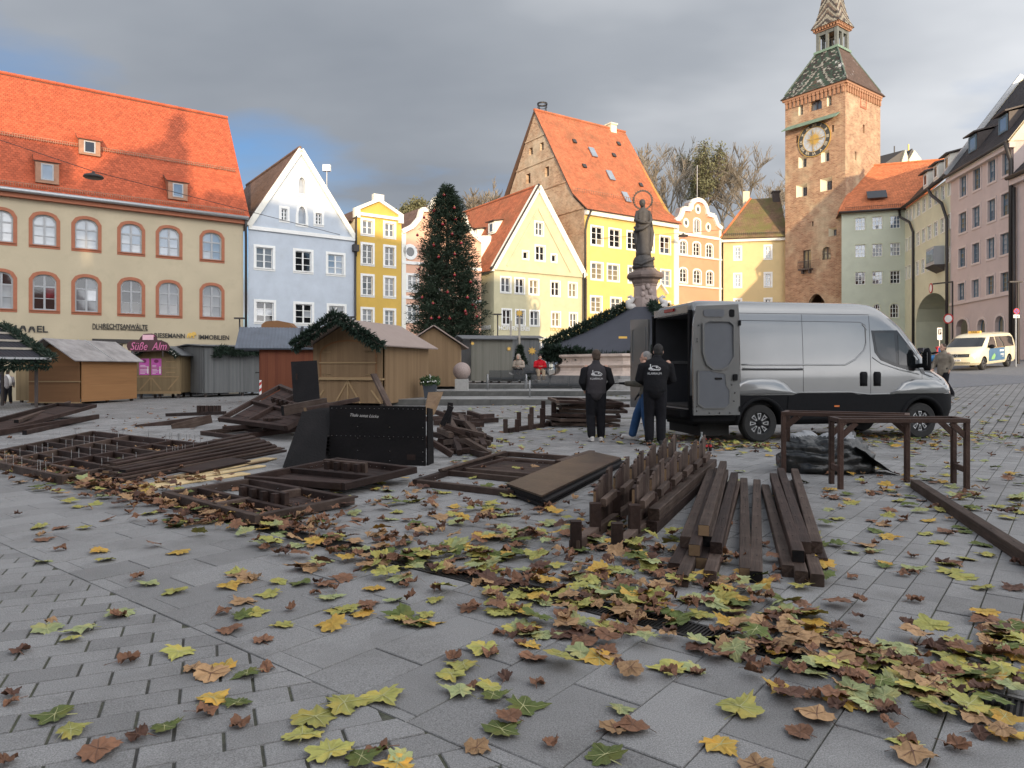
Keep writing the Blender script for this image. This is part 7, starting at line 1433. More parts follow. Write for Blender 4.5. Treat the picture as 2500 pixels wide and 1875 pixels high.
mb = MB(); [mb.box(Dw-.02, Dw+.012, -.05, .03, z, z+.1) for z in (.6, 2.2)]; mb.build('door_seal', 'black_plastic', dr)
# left rear door, swung out on the far side
dl = bpy.data.objects.new('rear_door', None); COL.objects.link(dl); dl.parent = van; dl.matrix_local = Matrix.Translation((-.02, 1.0, 0)) @ Matrix.Rotation(PI/2+.06, 4, 'Z')
MB().prism([(0, .54), (Dw, .54), (Dw, 2.5), (.0, 2.45)], -.03, .03).build('door_panel', 'silver_paint', dl); MB().ring(rr_poly(.1, .8, 1.5, 2.3), rr_poly(.13, .77, 1.53, 2.27), .03, .045).build('door_bead', 'silver_paint', dl); MB().box(.02, .14, .03, .06, 1.65, 1.75).build('hinge', 'black_plastic', dl)

# ---- cream taxi van
TH = Vector((-.81, -.59)).normalized(); tl = Vector((-TH.y, TH.x)); fw = Vector((24.0, 36.5))      # left front wheel
to = fw-TH*4.2+TH*0.0-tl*.80
taxi = thing('taxi_van', 'cream taxi van with blue side advert driving downhill', 'taxi', (to.x, to.y, gz(fw.x, fw.y)-.02), math.atan2(TH.y, TH.x))
pz_ = (gz(*(fw-TH*3.2))-gz(fw.x, fw.y))/3.2
TS = Shell([(.28, .1, 5.0, .88, .8), (.4, .02, 5.10, .95, .7), (.62, .0, 5.14, .965, .65), (.80, .0, 5.10, .965, .65), (.98, .0, 4.98, .965, .7), (1.10, .01, 4.72, .96, .7), (1.18, .02, 4.30, .95, .6), (1.4, .06, 3.95, .92, .55), (1.65, .12, 3.55, .86, .55), (1.80, .2, 3.2, .78, .6), (1.87, .4, 2.9, .62, .7), (1.90, .7, 2.6, .4, .8)], 2.8)
mb = TS.mesh(lambda c: 0, None); tb = mb.build('body', ['taxi_cream', 'black_plastic'], taxi); cut = []
for x in (.95, 4.15):
    for s_ in (-1, 1): c = MB().tube([(x, s_*.62, .33), (x, s_*1.2, .33)], .385, 28).build('c', 'black_plastic'); c.parent = taxi; cut.append(c)
bpy.context.view_layer.update(); boolean_cut(tb, cut)
for p in tb.data.polygons:
    if p.center.z < .74 and abs(p.center.y) < .93 and min(abs(p.center.x-x) for x in (.95, 4.15)) < .4: p.material_index = 1
smooth_by_angle(tb, 30)
for x in (.95, 4.15):
    for s_ in (-1, 1): wheel(taxi, x, s_*.84, .33, .21, -s_, 7)
TS.patch([(.35, 1.12), (.35, 1.6), (.6, 1.66), (2.55, 1.68), (2.55, 1.12)], .022, 'car_glass', 'rear_side_window', taxi, 1); TS.patch([(2.68, 1.12), (2.68, 1.68), (3.1, 1.68), (3.62, 1.3), (3.75, 1.12)], .022, 'car_glass', 'front_side_window', taxi, 1)
mat('advert_blue', (.05, .14, .26), .4, .2, 1.5); mat('advert_green', (.22, .45, .16), .4)
ad = TS.patch([(1.55, .42), (3.62, .42), (3.62, .95), (3.4, 1.08), (1.55, 1.08)], .006, 'advert_blue', 'side_advert', taxi, 1); TS.patch([(2.9, .5), (3.3, .5), (3.2, .66), (2.9, .82), (2.75, .7)], .009, 'advert_green', 'advert_map', taxi, 1)
for k, (z, w) in enumerate(((.88, .5), (.74, .42), (.68, .42), (.60, .2))): TS.patch([(1.7, z), (1.7+w, z), (1.7+w, z+(.09 if k == 0 else .025)), (1.7, z+(.09 if k == 0 else .025))], .010, 'letter_white', 'advert_print', taxi, 1)
TS.patch([(1.5, 1.085), (3.5, 1.085), (3.5, 1.15), (1.5, 1.15)], .009, 'letter_black', 'advert_band', taxi, 1)
for x in (1.7, 1.95, 2.2, 2.45, 2.7): TS.patch([(x, 1.10), (x+.16, 1.10), (x+.16, 1.135), (x, 1.135)], .012, 'star_gold', 'advert_print', taxi, 1)
def front_patch(T, zs, a0, a1, m, nm, parent, off=.008, n=12):
    mb = MB(); vs = []
    for z in zs:
        xr, xf, hw, rf = T.at(z)
        for i in range(n+1): a = a0+(a1-a0)*i/n; vs.append((xf-rf+rf*max(0, math.cos(a))**(2/T.p)+off, (hw+off*.5)*math.copysign(abs(math.sin(a))**(2/T.p), a), z))
    mb.add(vs, [(i*(n+1)+j, i*(n+1)+j+1, (i+1)*(n+1)+j+1, (i+1)*(n+1)+j) for i in range(len(zs)-1) for j in range(n)]); return mb.build(nm, m, parent, smooth=True)
front_patch(TS, (1.2, 1.35, 1.5, 1.66), -1.0, 1.0, 'car_glass', 'windscreen', taxi); front_patch(TS, (.70, .78, .86), -.55, .55, 'black_plastic', 'grille', taxi); front_patch(TS, (.72, .80, .88), .62, 1.0, 'lamp_glass', 'headlight', taxi, .012); front_patch(TS, (.72, .80, .88), -1.0, -.62, 'lamp_glass', 'headlight', taxi, .012); front_patch(TS, (.36, .44), -.6, .6, 'black_plastic', 'air_intake', taxi)
front_patch(TS, (.76, .775), -.5, .5, 'alloy', 'grille_bar', taxi, .014)
xf = TS.at(.78)[1]; mb = MB(); 
for k in range(20): a, b = 2*PI*k/20, 2*PI*(k+1)/20; mb.beam((xf+.02, .1*math.cos(a), .78+.1*math.sin(a)), (xf+.02, .1*math.cos(b), .78+.1*math.sin(b)), .014, .014, up=(1, 0, 0))
for k in range(3): a = PI/2+2*PI*k/3; mb.beam((xf+.02, 0, .78), (xf+.02, .1*math.cos(a), .78+.1*math.sin(a)), .016, .016, up=(1, 0, 0))
mb.build('star_emblem', 'alloy', taxi)
xf = TS.at(.54)[1]; pl = MB().box(xf, xf+.015, -.26, .26, .49, .60).build('number_plate', 'sign_white', taxi); me = text_mesh('LL TX 210', .095, .003, align='CENTER'); me.materials.clear(); me.materials.append(M_('letter_black')); link('plate_text', me, pl, Matrix.Translation((xf+.02, 0, .51)) @ Matrix.Rotation(PI/2, 4, 'Z') @ Matrix.Rotation(PI/2, 4, 'X'))
MB().box(2.6, 2.82, -.28, .28, 1.88, 2.0).build('taxi_roof_sign', 'star_gold', taxi); me = text_mesh('TAXI', .13, .003, align='CENTER'); me.materials.clear(); me.materials.append(M_('letter_black')); link('roof_sign_text', me, taxi, Matrix.Translation((2.825, 0, 1.90)) @ Matrix.Rotation(PI/2, 4, 'Z') @ Matrix.Rotation(PI/2, 4, 'X'))
for s_ in (-1, 1): MB().ball((3.5, s_*1.08, 1.18), (.08, .13, .11), 10, 8).build('wing_mirror', 'black_plastic', taxi, smooth=True)
for x in (2.62, 1.5): TS.line([(x, .4), (x, 1.1)], .004, .0, 'seam_dark', 'panel_gap', taxi, 1)
taxi.rotation_euler = (0, math.atan(pz_), math.atan2(TH.y, TH.x)); taxi.location.z = gz(fw.x, fw.y)+pz_*4.2

# ---- scooters parked before the archway
def scooter(px, Y, rz, c, label):
    p = at(px, 900, Y); mn = 'scooter_'+label.split()[0]; paint(mn, c, 0, .3); t = thing('motor_scooter', label, 'scooter', (p.x, p.y, gz(p.x, p.y)), rz, 'scooters parked before the archway')
    for x in (-.6, .62): MB().lathe([(.14, -.05), (.22, -.055), (.24, 0), (.22, .055), (.14, .05)], 18).xf(Matrix.Translation((x, 0, .24)) @ Matrix.Rotation(PI/2, 4, 'X')).build('wheel', 'tyre', t)
    MB().tube([(-.85, 0, .62), (-.5, 0, .55), (-.2, 0, .5), (0, 0, .32)], [(.12, .16), (.2, .2), (.18, .18), (.1, .16)], 12, side=(0, 0, 1)).build('rear_cowl', mn, t, smooth=True); MB().tube([(-.85, 0, .82), (-.5, 0, .84), (-.1, 0, .78)], [(.04, .1), (.06, .15), (.05, .1)], 10, side=(0, 0, 1)).build('seat', 'black_plastic', t, smooth=True)
    MB().box(-.1, .35, -.16, .16, .25, .32).build('footboard', mn, t); MB().tube([(.35, 0, .28), (.42, 0, .6), (.36, 0, .95)], [(.03, .2), (.05, .24), (.05, .12)], 12, side=(1, 0, 0)).build('leg_shield', mn, t, smooth=True); MB().ball((.38, 0, 1.0), (.12, .11, .1), 12, 8).build('headlamp_shell', mn, t, smooth=True); MB().tube([(.33, -.34, 1.05), (.38, 0, 1.0), (.33, .34, 1.05)], .025, 7).build('handlebar', 'black_plastic', t); MB().tube([(.62, 0, .24), (.45, 0, .7)], .05, 8).build('fork', 'alloy', t); MB().box(-1.05, -.72, -.2, .2, .88, 1.12).build('top_box', mn, t)
    return t
scooter(2262, 41, 2.2, (.05, .25, .55), 'blue motor scooter parked before the archway'); scooter(2218, 42, 2.0, (.03, .03, .035), 'dark motor scooter parked left of the blue one'); scooter(2306, 44, 2.4, (.5, .03, .03), 'red motor scooter partly hidden by the cream taxi')

# ------------------------------------------------------------------ people
mat('skin', (.50, .30, .22), .6, .08, 8., spec=.35); mat('hair_brown', (.06, .038, .024), .7, .4, 40., .5, 90.); mat('hair_black', (.015, .013, .012), .7, .3, 40., .4, 90.); mat('hair_grey', (.25, .24, .23), .7, .3, 40.)
def cloth(n, c, var=.12): mat(n, c, .9, var, 7., .9, 11., spec=.2)
cloth('jacket_charcoal', (.050, .046, .050)); cloth('sleeve_black', (.012, .012, .014)); cloth('trouser_black', (.012, .012, .015)); cloth('camo', (.12, .11, .09), .7); cloth('jeans', (.035, .085, .19)); cloth('coat_beige', (.34, .29, .24)); cloth('coat_red', (.50, .014, .025)); cloth('trouser_beige', (.34, .26, .18)); cloth('coat_tweed', (.22, .19, .15), .3); cloth('coat_grey', (.30, .28, .28)); cloth('scarf_white', (.70, .68, .66)); cloth('coat_navy', (.03, .035, .08)); mat('shoe_white', (.62, .60, .57), .6, .1, 9.); mat('shoe_brown', (.10, .05, .035), .6); mat('shoe_black', (.02, .02, .022), .6)
def capsule(mb, pts, radii, n=12, side=None):
    pts = [Vector(p) for p in pts]; mb.tube(pts, radii, n, side=side)
    for i in (0, len(pts)-1): r = radii[i]; r = (r if not hasattr(r, '__len__') else min(r)); mb.ball(pts[i], r*.98, n, 8)
def fuse(mb, m, name, parent, voxel=.016, sm=4):
    o = mb.build(name, m, parent, smooth=True); r = o.modifiers.new('r', 'REMESH'); r.mode = 'VOXEL'; r.voxel_size = voxel; r.use_smooth_shade = True
    s = o.modifiers.new('s', 'SMOOTH'); s.iterations = sm; s.factor = .5
    me = evaluate(o, name); o.modifiers.clear(); o.data = me; return o
STAND = dict(pel=(0, 0, .96), wai=(0, -.01, 1.10), che=(0, .01, 1.30), nek=(0, .0, 1.50), hed=(0, .03, 1.63), shL=(-.19, 0, 1.43), shR=(.19, 0, 1.43), elL=(-.27, -.03, 1.15), elR=(.27, -.03, 1.15), wrL=(-.24, .14, .95), wrR=(.24, .14, .95), hiL=(-.09, 0, .93), hiR=(.09, 0, .93), knL=(-.10, .03, .50), knR=(.10, .03, .50), anL=(-.10, -.02, .09), anR=(.10, -.02, .09), toL=(-.12, .15, .035), toR=(.12, .15, .035))
def hand(mb, wr, el, spread=.35, inward=1):
    """palm and five fingers; wr wrist, el elbow"""
    wr, el = Vector(wr), Vector(el); d = (wr-el).normalized(); up = Vector((0, 0, 1)); sd = d.cross(up); sd = sd.normalized() if sd.length > .1 else Vector((0, 1, 0)); nm = sd.cross(d)
    pc = wr+d*.09; mb.tube([wr, wr+d*.04, pc], [(.024, .03), (.02, .042), (.017, .042)], 10, side=nm)
    for i, L in enumerate((.068, .078, .074, .058)):
        o = pc+sd*((i-1.5)*.021); f = (d+sd*((i-1.5)*spread*.35)).normalized(); a = o+f*L*.5; b = a+(f-nm*.35).normalized()*L*.5; mb.tube([o-d*.015, o, a, b], [.0085, .0088, .008, .006], 6)
    th = wr+d*.03+sd*(-.034*inward); mb.tube([th, th+(d*.6-sd*inward*.7).normalized()*.035, th+(d*.9-sd*inward*.45).normalized()*.065], [.011, .0095, .007], 6)
def person(label, loc, rz, J=None, scale=1.0, jacket='jacket_charcoal', sleeve=None, trouser='trouser_black', shoe='shoe_black', hair='hair_brown', hood=None, glove=None, cap=None, long_coat=0.0, vox=.016, group=None):
    J = {**STAND, **(J or {})}; V = {k: Vector(v) for k, v in J.items()}; t = thing('person', label, 'person', loc, rz, group); t.scale = (scale,)*3
    b = MB(); fwd = Vector((0, 1, 0)); hd = V['hed']
    capsule(b, [V['pel'], V['wai'], V['che'], V['nek']], [(.15, .11), (.13, .10), (.15, .11), (.055, .055)], 14, side=(1, 0, 0)); capsule(b, [V['nek'], hd], [.055, .06])
    b.ball(hd+Vector((0, .005, .02)), (.076, .095, .118), 18, 14); b.ball(hd+Vector((0, .06, -.055)), (.05, .045, .05), 12, 9); b.ball(hd+Vector((0, .105, -.008)), (.014, .02, .024), 8, 6); b.ball(hd+Vector((0, .09, -.06)), (.026, .014, .009), 8, 6)
    for s_ in (-1, 1): b.ball(hd+Vector((s_*.08, -.005, .0)), (.014, .024, .034), 8, 6); b.ball(hd+Vector((s_*.03, .088, .038)), (.02, .012, .008), 8, 5)
    for k in 'LR':
        capsule(b, [V['sh'+k], V['el'+k], V['wr'+k]], [.05, .042, .028]); capsule(b, [V['hi'+k], V['kn'+k], V['an'+k]], [.075, .055, .04])
        if not glove: hand(b, V['wr'+k], V['el'+k], inward=(1 if k == 'R' else -1))
    fuse(b, 'skin', 'body', t, .011, 2)
    mb = MB()
    for s_ in (-1, 1): mb.ball(hd+Vector((s_*.03, .092, .018)), (.012, .008, .008), 8, 6)
    mb.build('eyes', 'hair_black', t)
    if glove:
        for k in 'LR': g = MB(); hand(g, V['wr'+k], V['el'+k], .9, 1 if k == 'R' else -1); g.v = [tuple(V['wr'+k]+(Vector(v)-V['wr'+k])*1.22) for v in g.v]; g.build('glove', glove, t, smooth=True)
    j = MB(); wb = V['pel']+Vector((0, 0, -.04-long_coat))
    capsule(j, [wb, V['pel']+Vector((0, 0, .04)), V['wai'], V['che'], V['che'].lerp(V['nek'], .55), V['nek']+Vector((0, 0, .0))], [(.205+long_coat*.1, .16), (.20, .155), (.20, .15), (.235, .16), (.215, .125), (.08, .08)], 18, side=(1, 0, 0))
    j2 = j if not sleeve else MB()
    for k in 'LR': capsule(j2, [V['sh'+k]+Vector((-.03 if k == 'R' else .03, 0, -.045)), V['sh'+k].lerp(V['el'+k], .25)+Vector((.012 if k == 'R' else -.012, 0, 0)), V['sh'+k].lerp(V['el'+k], .55), V['el'+k], V['wr'+k].lerp(V['el'+k], .12)], [.078, .085, .08, .072, .052])
    j.tube([V['nek']+Vector((0, -.005, -.02)), V['nek']+Vector((0, .0, .055))], [.082, .075], 16)
    jo = fuse(j, jacket, 'jacket', t, vox, 3)
    if sleeve: fuse(j2, sleeve, 'sleeves', t, vox, 3)
    q = MB()
    for k in 'LR': capsule(q, [V['hi'+k]+Vector((0, 0, .04)), V['hi'+k].lerp(V['kn'+k], .4), V['kn'+k], V['kn'+k].lerp(V['an'+k], .55), V['an'+k]+(V['kn'+k]-V['an'+k]).normalized()*.03], [.118, .108, .09, .086, .08])
    capsule(q, [V['pel']+Vector((0, 0, .08)), V['pel']+Vector((0, 0, -.06))], [(.165, .13), (.155, .125)], 16, side=(1, 0, 0)); fuse(q, trouser, 'trousers', t, vox, 3)
    for k in 'LR':
        s = MB(); a, to_ = V['an'+k], V['to'+k]; d = (to_-a); d.z = 0; d.normalize(); lift = to_.z-.035; cz = (a.z-.09)
        capsule(s, [a+Vector((0, 0, -.02))-d*.03, a+d*.03+Vector((0, 0, -.045)), to_-d*.02], [(.055, .045), (.05, .05), (.035, .045)], 12, side=(0, 0, 1)); s.tube([a-d*.07+Vector((0, 0, -.072)), a+d*.05+Vector((0, 0, -.075)), to_+d*.03+Vector((0, 0, -.02))], [(.016, .04), (.016, .043), (.014, .036)], 12, side=(0, 0, 1)); fuse(s, shoe, 'shoe', t, .012, 2)
    if hair:
        h = MB(); h.ball(hd+Vector((0, -.018, .045)), (.087, .098, .105), 18, 14); h.ball(hd+Vector((0, -.045, -.015)), (.08, .07, .085), 16, 10); o = fuse(h, hair, 'hair', t, .012, 1)
    if hood: h = MB(); h.ball(hd+Vector((0, -.03, .02)), (.125, .12, .16), 18, 14); h.ball(V['nek']+Vector((0, -.03, .03)), (.15, .12, .09), 14, 10); fuse(h, hood, 'hood', t, .014, 2)
    if cap: h = MB(); h.lathe([(.092, .0), (.095, .05), (.085, .1), (.04, .135), (.005, .14)], 18, hd+Vector((0, -.005, .025))); h.build('cap', cap, t, smooth=True)
    t['jacket'] = jo.name; return t, jo
mat('logo_white', (.62, .62, .62), .7)
def back_logo(t, jo, zc, w, xo=0.0):
    """the company mark on the back of a jacket"""
    bv = BVHTree.FromPolygons([v.co for v in jo.data.vertices], [list(p.vertices) for p in jo.data.polygons])
    def drape(vs): 
        o = []
        for x, z in vs:
            hit = bv.ray_cast(Vector((x, -2, z)), Vector((0, 1, 0))); o.append((x, (hit[0].y if hit[0] else 0)-.005, z))
        return o
    me = text_mesh('KLARRAUM', 1, 0); co = np.zeros(len(me.vertices)*3); me.vertices.foreach_get('co', co); co = co.reshape(-1, 3); k = w/(co[:, 0].max()-co[:, 0].min()); n = len(co)
    d = drape([(xo-w/2+(c[0]-co[:, 0].min())*k, zc+c[1]*k*1.15) for c in co]); me.vertices.foreach_set('co', np.array(d).ravel()); me.materials.clear(); me.materials.append(M_('logo_white')); me.update(); lt = link('back_lettering', me, jo)
    mb = MB()
    def stroke(P, th=.006):
        for a, b in zip(P[:-1], P[1:]):
            L = math.hypot(b[0]-a[0], b[1]-a[1]); m = max(1, int(L/.04)); nx_, nz_ = -(b[1]-a[1])/L*th, (b[0]-a[0])/L*th
            for i in range(m):
                p = (a[0]+(b[0]-a[0])*i/m, a[1]+(b[1]-a[1])*i/m); q = (a[0]+(b[0]-a[0])*(i+1)/m, a[1]+(b[1]-a[1])*(i+1)/m); mb.add(drape([(xo+u*w, zc+.062+v*w) for u, v in ((p[0]-nx_/w, p[1]-nz_/w), (q[0]-nx_/w, q[1]-nz_/w), (q[0]+nx_/w, q[1]+nz_/w), (p[0]+nx_/w, p[1]+nz_/w))]), [(0, 1, 2, 3)])
    stroke([(-.35, .06), (.38, .06)], .004); stroke([(-.4, .1), (-.37, .22), (-.22, .22), (-.17, .1)], .012); stroke([(-.34, .12), (-.33, .22)], .01); stroke([(-.26, .12), (-.27, .22)], .01); stroke([(-.3, .22), (-.3, .5)], .007); stroke([(-.27, .3), (-.24, .24)], .01)
    stroke([(-.17, .36), (.2, .36), (.3, .27), (.42, .22), (.43, .12), (.36, .1)], .005); stroke([(.24, .11), (-.02, .11)], .005); stroke([(-.17, .36), (-.17, .3)], .005); stroke([(.12, .31), (.12, .22), (.22, .26), (.12, .31)], .006)
    for c in (.3, -.07): stroke([(c+.055*math.cos(2*PI*i/8), .1+.055*math.sin(2*PI*i/8)) for i in range(9)], .005)
    mb.build('back_emblem', 'logo_white', jo)
def onground(x, y): return (x, y, gz(x, y))
walk = dict(anL=(-.10, -.10, .10), toL=(-.12, .05, .03), knL=(-.10, .04, .50), anR=(.10, .02, .09), toR=(.14, .17, .035), elL=(-.28, -.05, 1.14), elR=(.29, -.05, 1.14), wrL=(-.20, .14, 1.0), wrR=(.2, .16, .98), hed=(.01, .045, 1.63))
t, jo = person('man in charcoal fleece with black sleeves walking beside the pallet stack', onground(1.62, 13.75), .05, walk, 1.0, sleeve='sleeve_black', shoe='shoe_white'); back_logo(t, jo, 1.19, .24, -.01)
lean = dict(pel=(0, -.02, .97), wai=(0, .0, 1.12), che=(.02, .05, 1.32), nek=(.04, .12, 1.50), hed=(.06, .18, 1.61), shL=(-.18, .06, 1.42), shR=(.22, .07, 1.42), elL=(-.28, .04, 1.14), elR=(.30, .10, 1.13), wrL=(-.16, .26, 1.05), wrR=(.22, .34, 1.08))
t, jo = person('man in black fleece leaning into the open rear of the van', onground(2.62, 13.05), -.18, lean, 1.06, jacket='sleeve_black', hair='hair_black'); back_logo(t, jo, 1.22, .23, -.01)
t, jo = person('man in camouflage jacket and blue jeans half hidden behind the man at the van', onground(2.62, 13.8), 1.35, dict(wrL=(-.32, .42, 1.14), elL=(-.33, .15, 1.13), anR=(.08, .3, .1), toR=(.08, .50, .09), knR=(.1, .2, .52), anL=(-.1, -.05, .09), toL=(-.1, .14, .035)), .98, jacket='camo', trouser='jeans', shoe='shoe_white', hair='hair_grey', glove='sleeve_black')
sit = dict(pel=(0, -.05, .52), wai=(0, -.10, .68), che=(0, -.06, .88), nek=(0, .02, 1.06), hed=(0, .09, 1.18), shL=(-.19, -.02, 1.0), shR=(.19, -.02, 1.0), elL=(-.27, .06, .72), elR=(.27, .06, .72), wrL=(-.08, .3, .74), wrR=(.08, .3, .74), hiL=(-.1, -.02, .5), hiR=(.1, -.02, .5), knL=(-.13, .42, .5), knR=(.13, .42, .5), anL=(-.12, .44, .09), anR=(.12, .44, .09), toL=(-.14, .6, .035), toR=(.14, .6, .035))
p = at(1266, 931, 36.55); person('seated person in beige hooded coat looking down at the bench', (p.x, p.y, p.z), PI-.2, {**sit, 'knR': (-.05, .42, .55), 'anR': (.2, .62, .42), 'toR': (.33, .66, .42)}, 1.04, jacket='coat_beige', hood='coat_beige', shoe='shoe_white', hair='hair_black')
p = at(1318, 931, 36.5); person('seated person in red jacket and beige trousers on the bench', (p.x, p.y, p.z), PI+.1, sit, 1.04, jacket='coat_red', trouser='trouser_beige', hair='hair_black', shoe='shoe_white', cap='hair_black')
p = gpt(2292, 975); p = Vector((14.05, 23.2, gz(14.05, 23.2))); person('man in brown tweed jacket walking beyond the van nose', p, PI/2+.25, dict(elL=(-.25, -.1, 1.14), wrL=(-.22, -.02, .92), elR=(.25, .1, 1.14), wrR=(.22, .22, .95), anL=(-.1, -.25, .13), toL=(-.1, -.1, .05), anR=(.1, .25, .09), toR=(.1, .42, .04)), 1.0, jacket='coat_tweed', long_coat=.10)
p = Vector((-25.9, 36.6, gz(-25.9, 36.6))); t, jo = person('woman in grey jacket with white scarf before the left stalls', p, .35, dict(anL=(-.1, -.15, .12), toL=(-.1, 0, .04), anR=(.1, .15, .09), toR=(.1, .3, .04)), .97, jacket='coat_grey', hair='hair_brown', shoe='shoe_brown'); MB().tube([(-.1, .05, 1.5), (.05, -.11, 1.5), (.16, -.18, 1.3), (.2, -.2, .95)], [(.04, .05), (.05, .07), (.03, .08), (.02, .08)], 10).build('scarf', 'scarf_white', t, smooth=True)
p = Vector((-26.5, 36.9, gz(-26.5, 36.9))); person('person in navy coat cut off by the left edge', p, .2, None, .98, jacket='coat_navy', trouser='jeans')

# bottles on the ground behind the van
def bottle(px, py, h, r, m, label, cap):
    p = gp(px, py); t = thing('bottle', label, 'bottle', p, 0, 'bottles beside the van'); MB().lathe([(r*.9, 0), (r, .01), (r, h*.5), (r*.85, h*.62), (r*.35, h*.78), (r*.32, h*.95), (r*.4, h*.96)], 14).build('glass', m, t, smooth=True); MB().lathe([(r*.42, h*.94), (r*.42, h), (.002, h)], 10).build('cap', cap, t)
    return t
mat('bottle_clear', (.30, .33, .33), .1, .1, spec=.8); mat('cola', (.02, .008, .006), .1, spec=.8); mat('label_red', (.5, .03, .03), .5)
bottle(1713, 1099, .31, .042, 'bottle_clear', 'tall clear bottle standing behind the van', 'zinc')
for px, w in ((1724, 'left'), (1734, 'right')): b = bottle(px, 1101, .21, .026, 'cola', 'small dark cola bottle, %s of the pair beside the clear bottle' % w, 'label_red'); MB().lathe([(.0266, .07), (.0266, .11)], 14).build('bottle_label', 'label_red', b)
# ------------------------------------------------------------------ dismantled timber
def timber(n, c, c2, rough=.7): mat(n, c, rough, .35, 3.0, .35, 30., stretch=(1, 1, 1), col2=c2, c2pos=(.42, .72), c2scale=2.5, objvar=.3, spec=.25, det=6.)
timber('wood_dark', (.028, .016, .013), (.055, .034, .028)); timber('wood_worn', (.058, .038, .030), (.105, .075, .06)); timber('wood_pale', (.52, .40, .22), (.40, .29, .15)); timber('ply_black', (.007, .0062, .007), (.012, .010, .011), .7); timber('ply_brown', (.078, .052, .035), (.036, .021, .016), .45); timber('wood_end', (.24, .16, .09), (.16, .10, .06)); mat('beam_dark', (.030, .0175, .014), .68, .45, 1., .5, 1.3, stretch=(2, 38, 38), col2=(.055, .035, .029), c2pos=(.45, .7), c2scale=3., objvar=.3, spec=.25, det=6.); mat('beam_worn', (.062, .041, .032), .72, .45, 1., .5, 1.3, stretch=(2, 38, 38), col2=(.10, .072, .058), c2pos=(.45, .7), c2scale=3., objvar=.3, spec=.25, det=6.)
mat('chalk', (.62, .60, .58), .9)
def stick(mb, p0, p1, w, h, ch=.006): return mb.beam(p0, p1, w, h, 0, (0, 0, 1), ch)
def one_beam(name, label, a, b, w, h, m='wood_dark', group=None, marks=True, cat='beam'):
    """a single loose beam; a and b are the centres of its end faces"""
    a, b = Vector(a), Vector(b); mb = MB(); stick(mb, (0, 0, 0), ((b-a).length, 0, 0), w, h); o = mb.build(name, {'wood_dark': 'beam_dark', 'wood_worn': 'beam_worn'}.get(m, m), None, label=label, cat=cat, group=group, kind='thing')
    e = (b-a).normalized(); y = Vector((0, 0, 1)).cross(e); y = y.normalized() if y.length > .01 else Vector((0, 1, 0)); z = e.cross(y); o.matrix_world = Matrix(((e.x, y.x, z.x, a.x), (e.y, y.y, z.y, a.y), (e.z, y.z, z.z, a.z), (0, 0, 0, 1)))
    if rnd.random() < .45: MB().box(-.0015, .0, -w*.46, w*.46, -h*.46, h*.46).build('end_grain', rnd.choice(('wood_worn', 'wood_end', 'ply_black')), o)
    if marks:
        d = Vector((1, 0, 0)); s = MB(); k = int((b-a).length/.45); x = Vector((0, 1, 0))
        for i in range(1, k): c = d*(i*.45+rnd.uniform(-.05, .05))+Vector((0, 0, h/2))+x*rnd.uniform(-w*.2, w*.2); s.lathe([(.006, -.002), (.006, .0015)], 6, c)
        s.build('screw_holes', 'ply_black', o)
    return o
def up(p, dz): return Vector((p.x, p.y, p.z+dz))
W0 = .082
def pile(rows, where):
    for i, (na, fa, z, pos) in enumerate(rows):
        a, b = gp(*na, z), gp(*fa, z); ln = rnd.uniform(-.03, .03); one_beam('timber_beam', 'dark brown square beam, '+pos+' '+where, up(a, W0/2), up(b, W0/2), W0, W0, rnd.choice(('wood_dark', 'wood_worn', 'wood_worn')), 'dark square beams piled on the paving')
pile([((1646, 1404), (1752, 1185), 0, 'leftmost of the bottom layer'), ((1664, 1434), (1766, 1190), 0, 'nearest end of the bottom layer'), ((1713, 1390), (1785, 1192), 0, 'third of the bottom layer'), ((1733, 1424), (1800, 1190), 0, 'rightmost of the bottom layer'),
      ((1674, 1337), (1736, 1160), .084, 'leftmost of the middle layer'), ((1695, 1358), (1750, 1168), .084, 'second of the middle layer'), ((1726, 1336), (1770, 1162), .084, 'third of the middle layer'), ((1748, 1352), (1793, 1170), .084, 'rightmost of the middle layer'), ((1718, 1309), (1766, 1141), .168, 'lying on top')], 'in the left beam pile')
pile([((1820, 1417), (1816, 1183), 0, 'left'), ((1846, 1425), (1848, 1187), 0, 'right')], 'of the two lying alone between the piles')
pile([((1925, 1410), (1868, 1200), 0, 'leftmost at the bottom'), ((1957, 1425), (1893, 1196), 0, 'second at the bottom'), ((1996, 1433), (1925, 1190), 0, 'nearest at the bottom'), ((2006, 1390), (1940, 1188), 0, 'rightmost at the bottom'), ((1949, 1373), (1888, 1172), .084, 'leftmost in the upper layer'), ((1967, 1351), (1906, 1158), .084, 'middle in the upper layer'), ((1993, 1350), (1940, 1160), .084, 'rightmost in the upper layer')], 'in the right beam pile')
a, b = gp(1590, 1302), gp(1742, 1160); one_beam('timber_beam', 'lower of two long stacked beams beside the picket sections', up(a, .05), up(b, .05), .1, .1); one_beam('timber_beam', 'upper of two long stacked beams beside the picket sections', up(a, .15)+Vector((.03, .05, 0)), up(b, .15)+Vector((.02, .1, 0)), .1, .1, 'wood_worn')
a, b = gp(2234, 1192), gp(2560, 1412); one_beam('timber_beam', 'long single beam lying at the right edge', up(a, .05), up(b, .05), .1, .1, 'wood_worn')

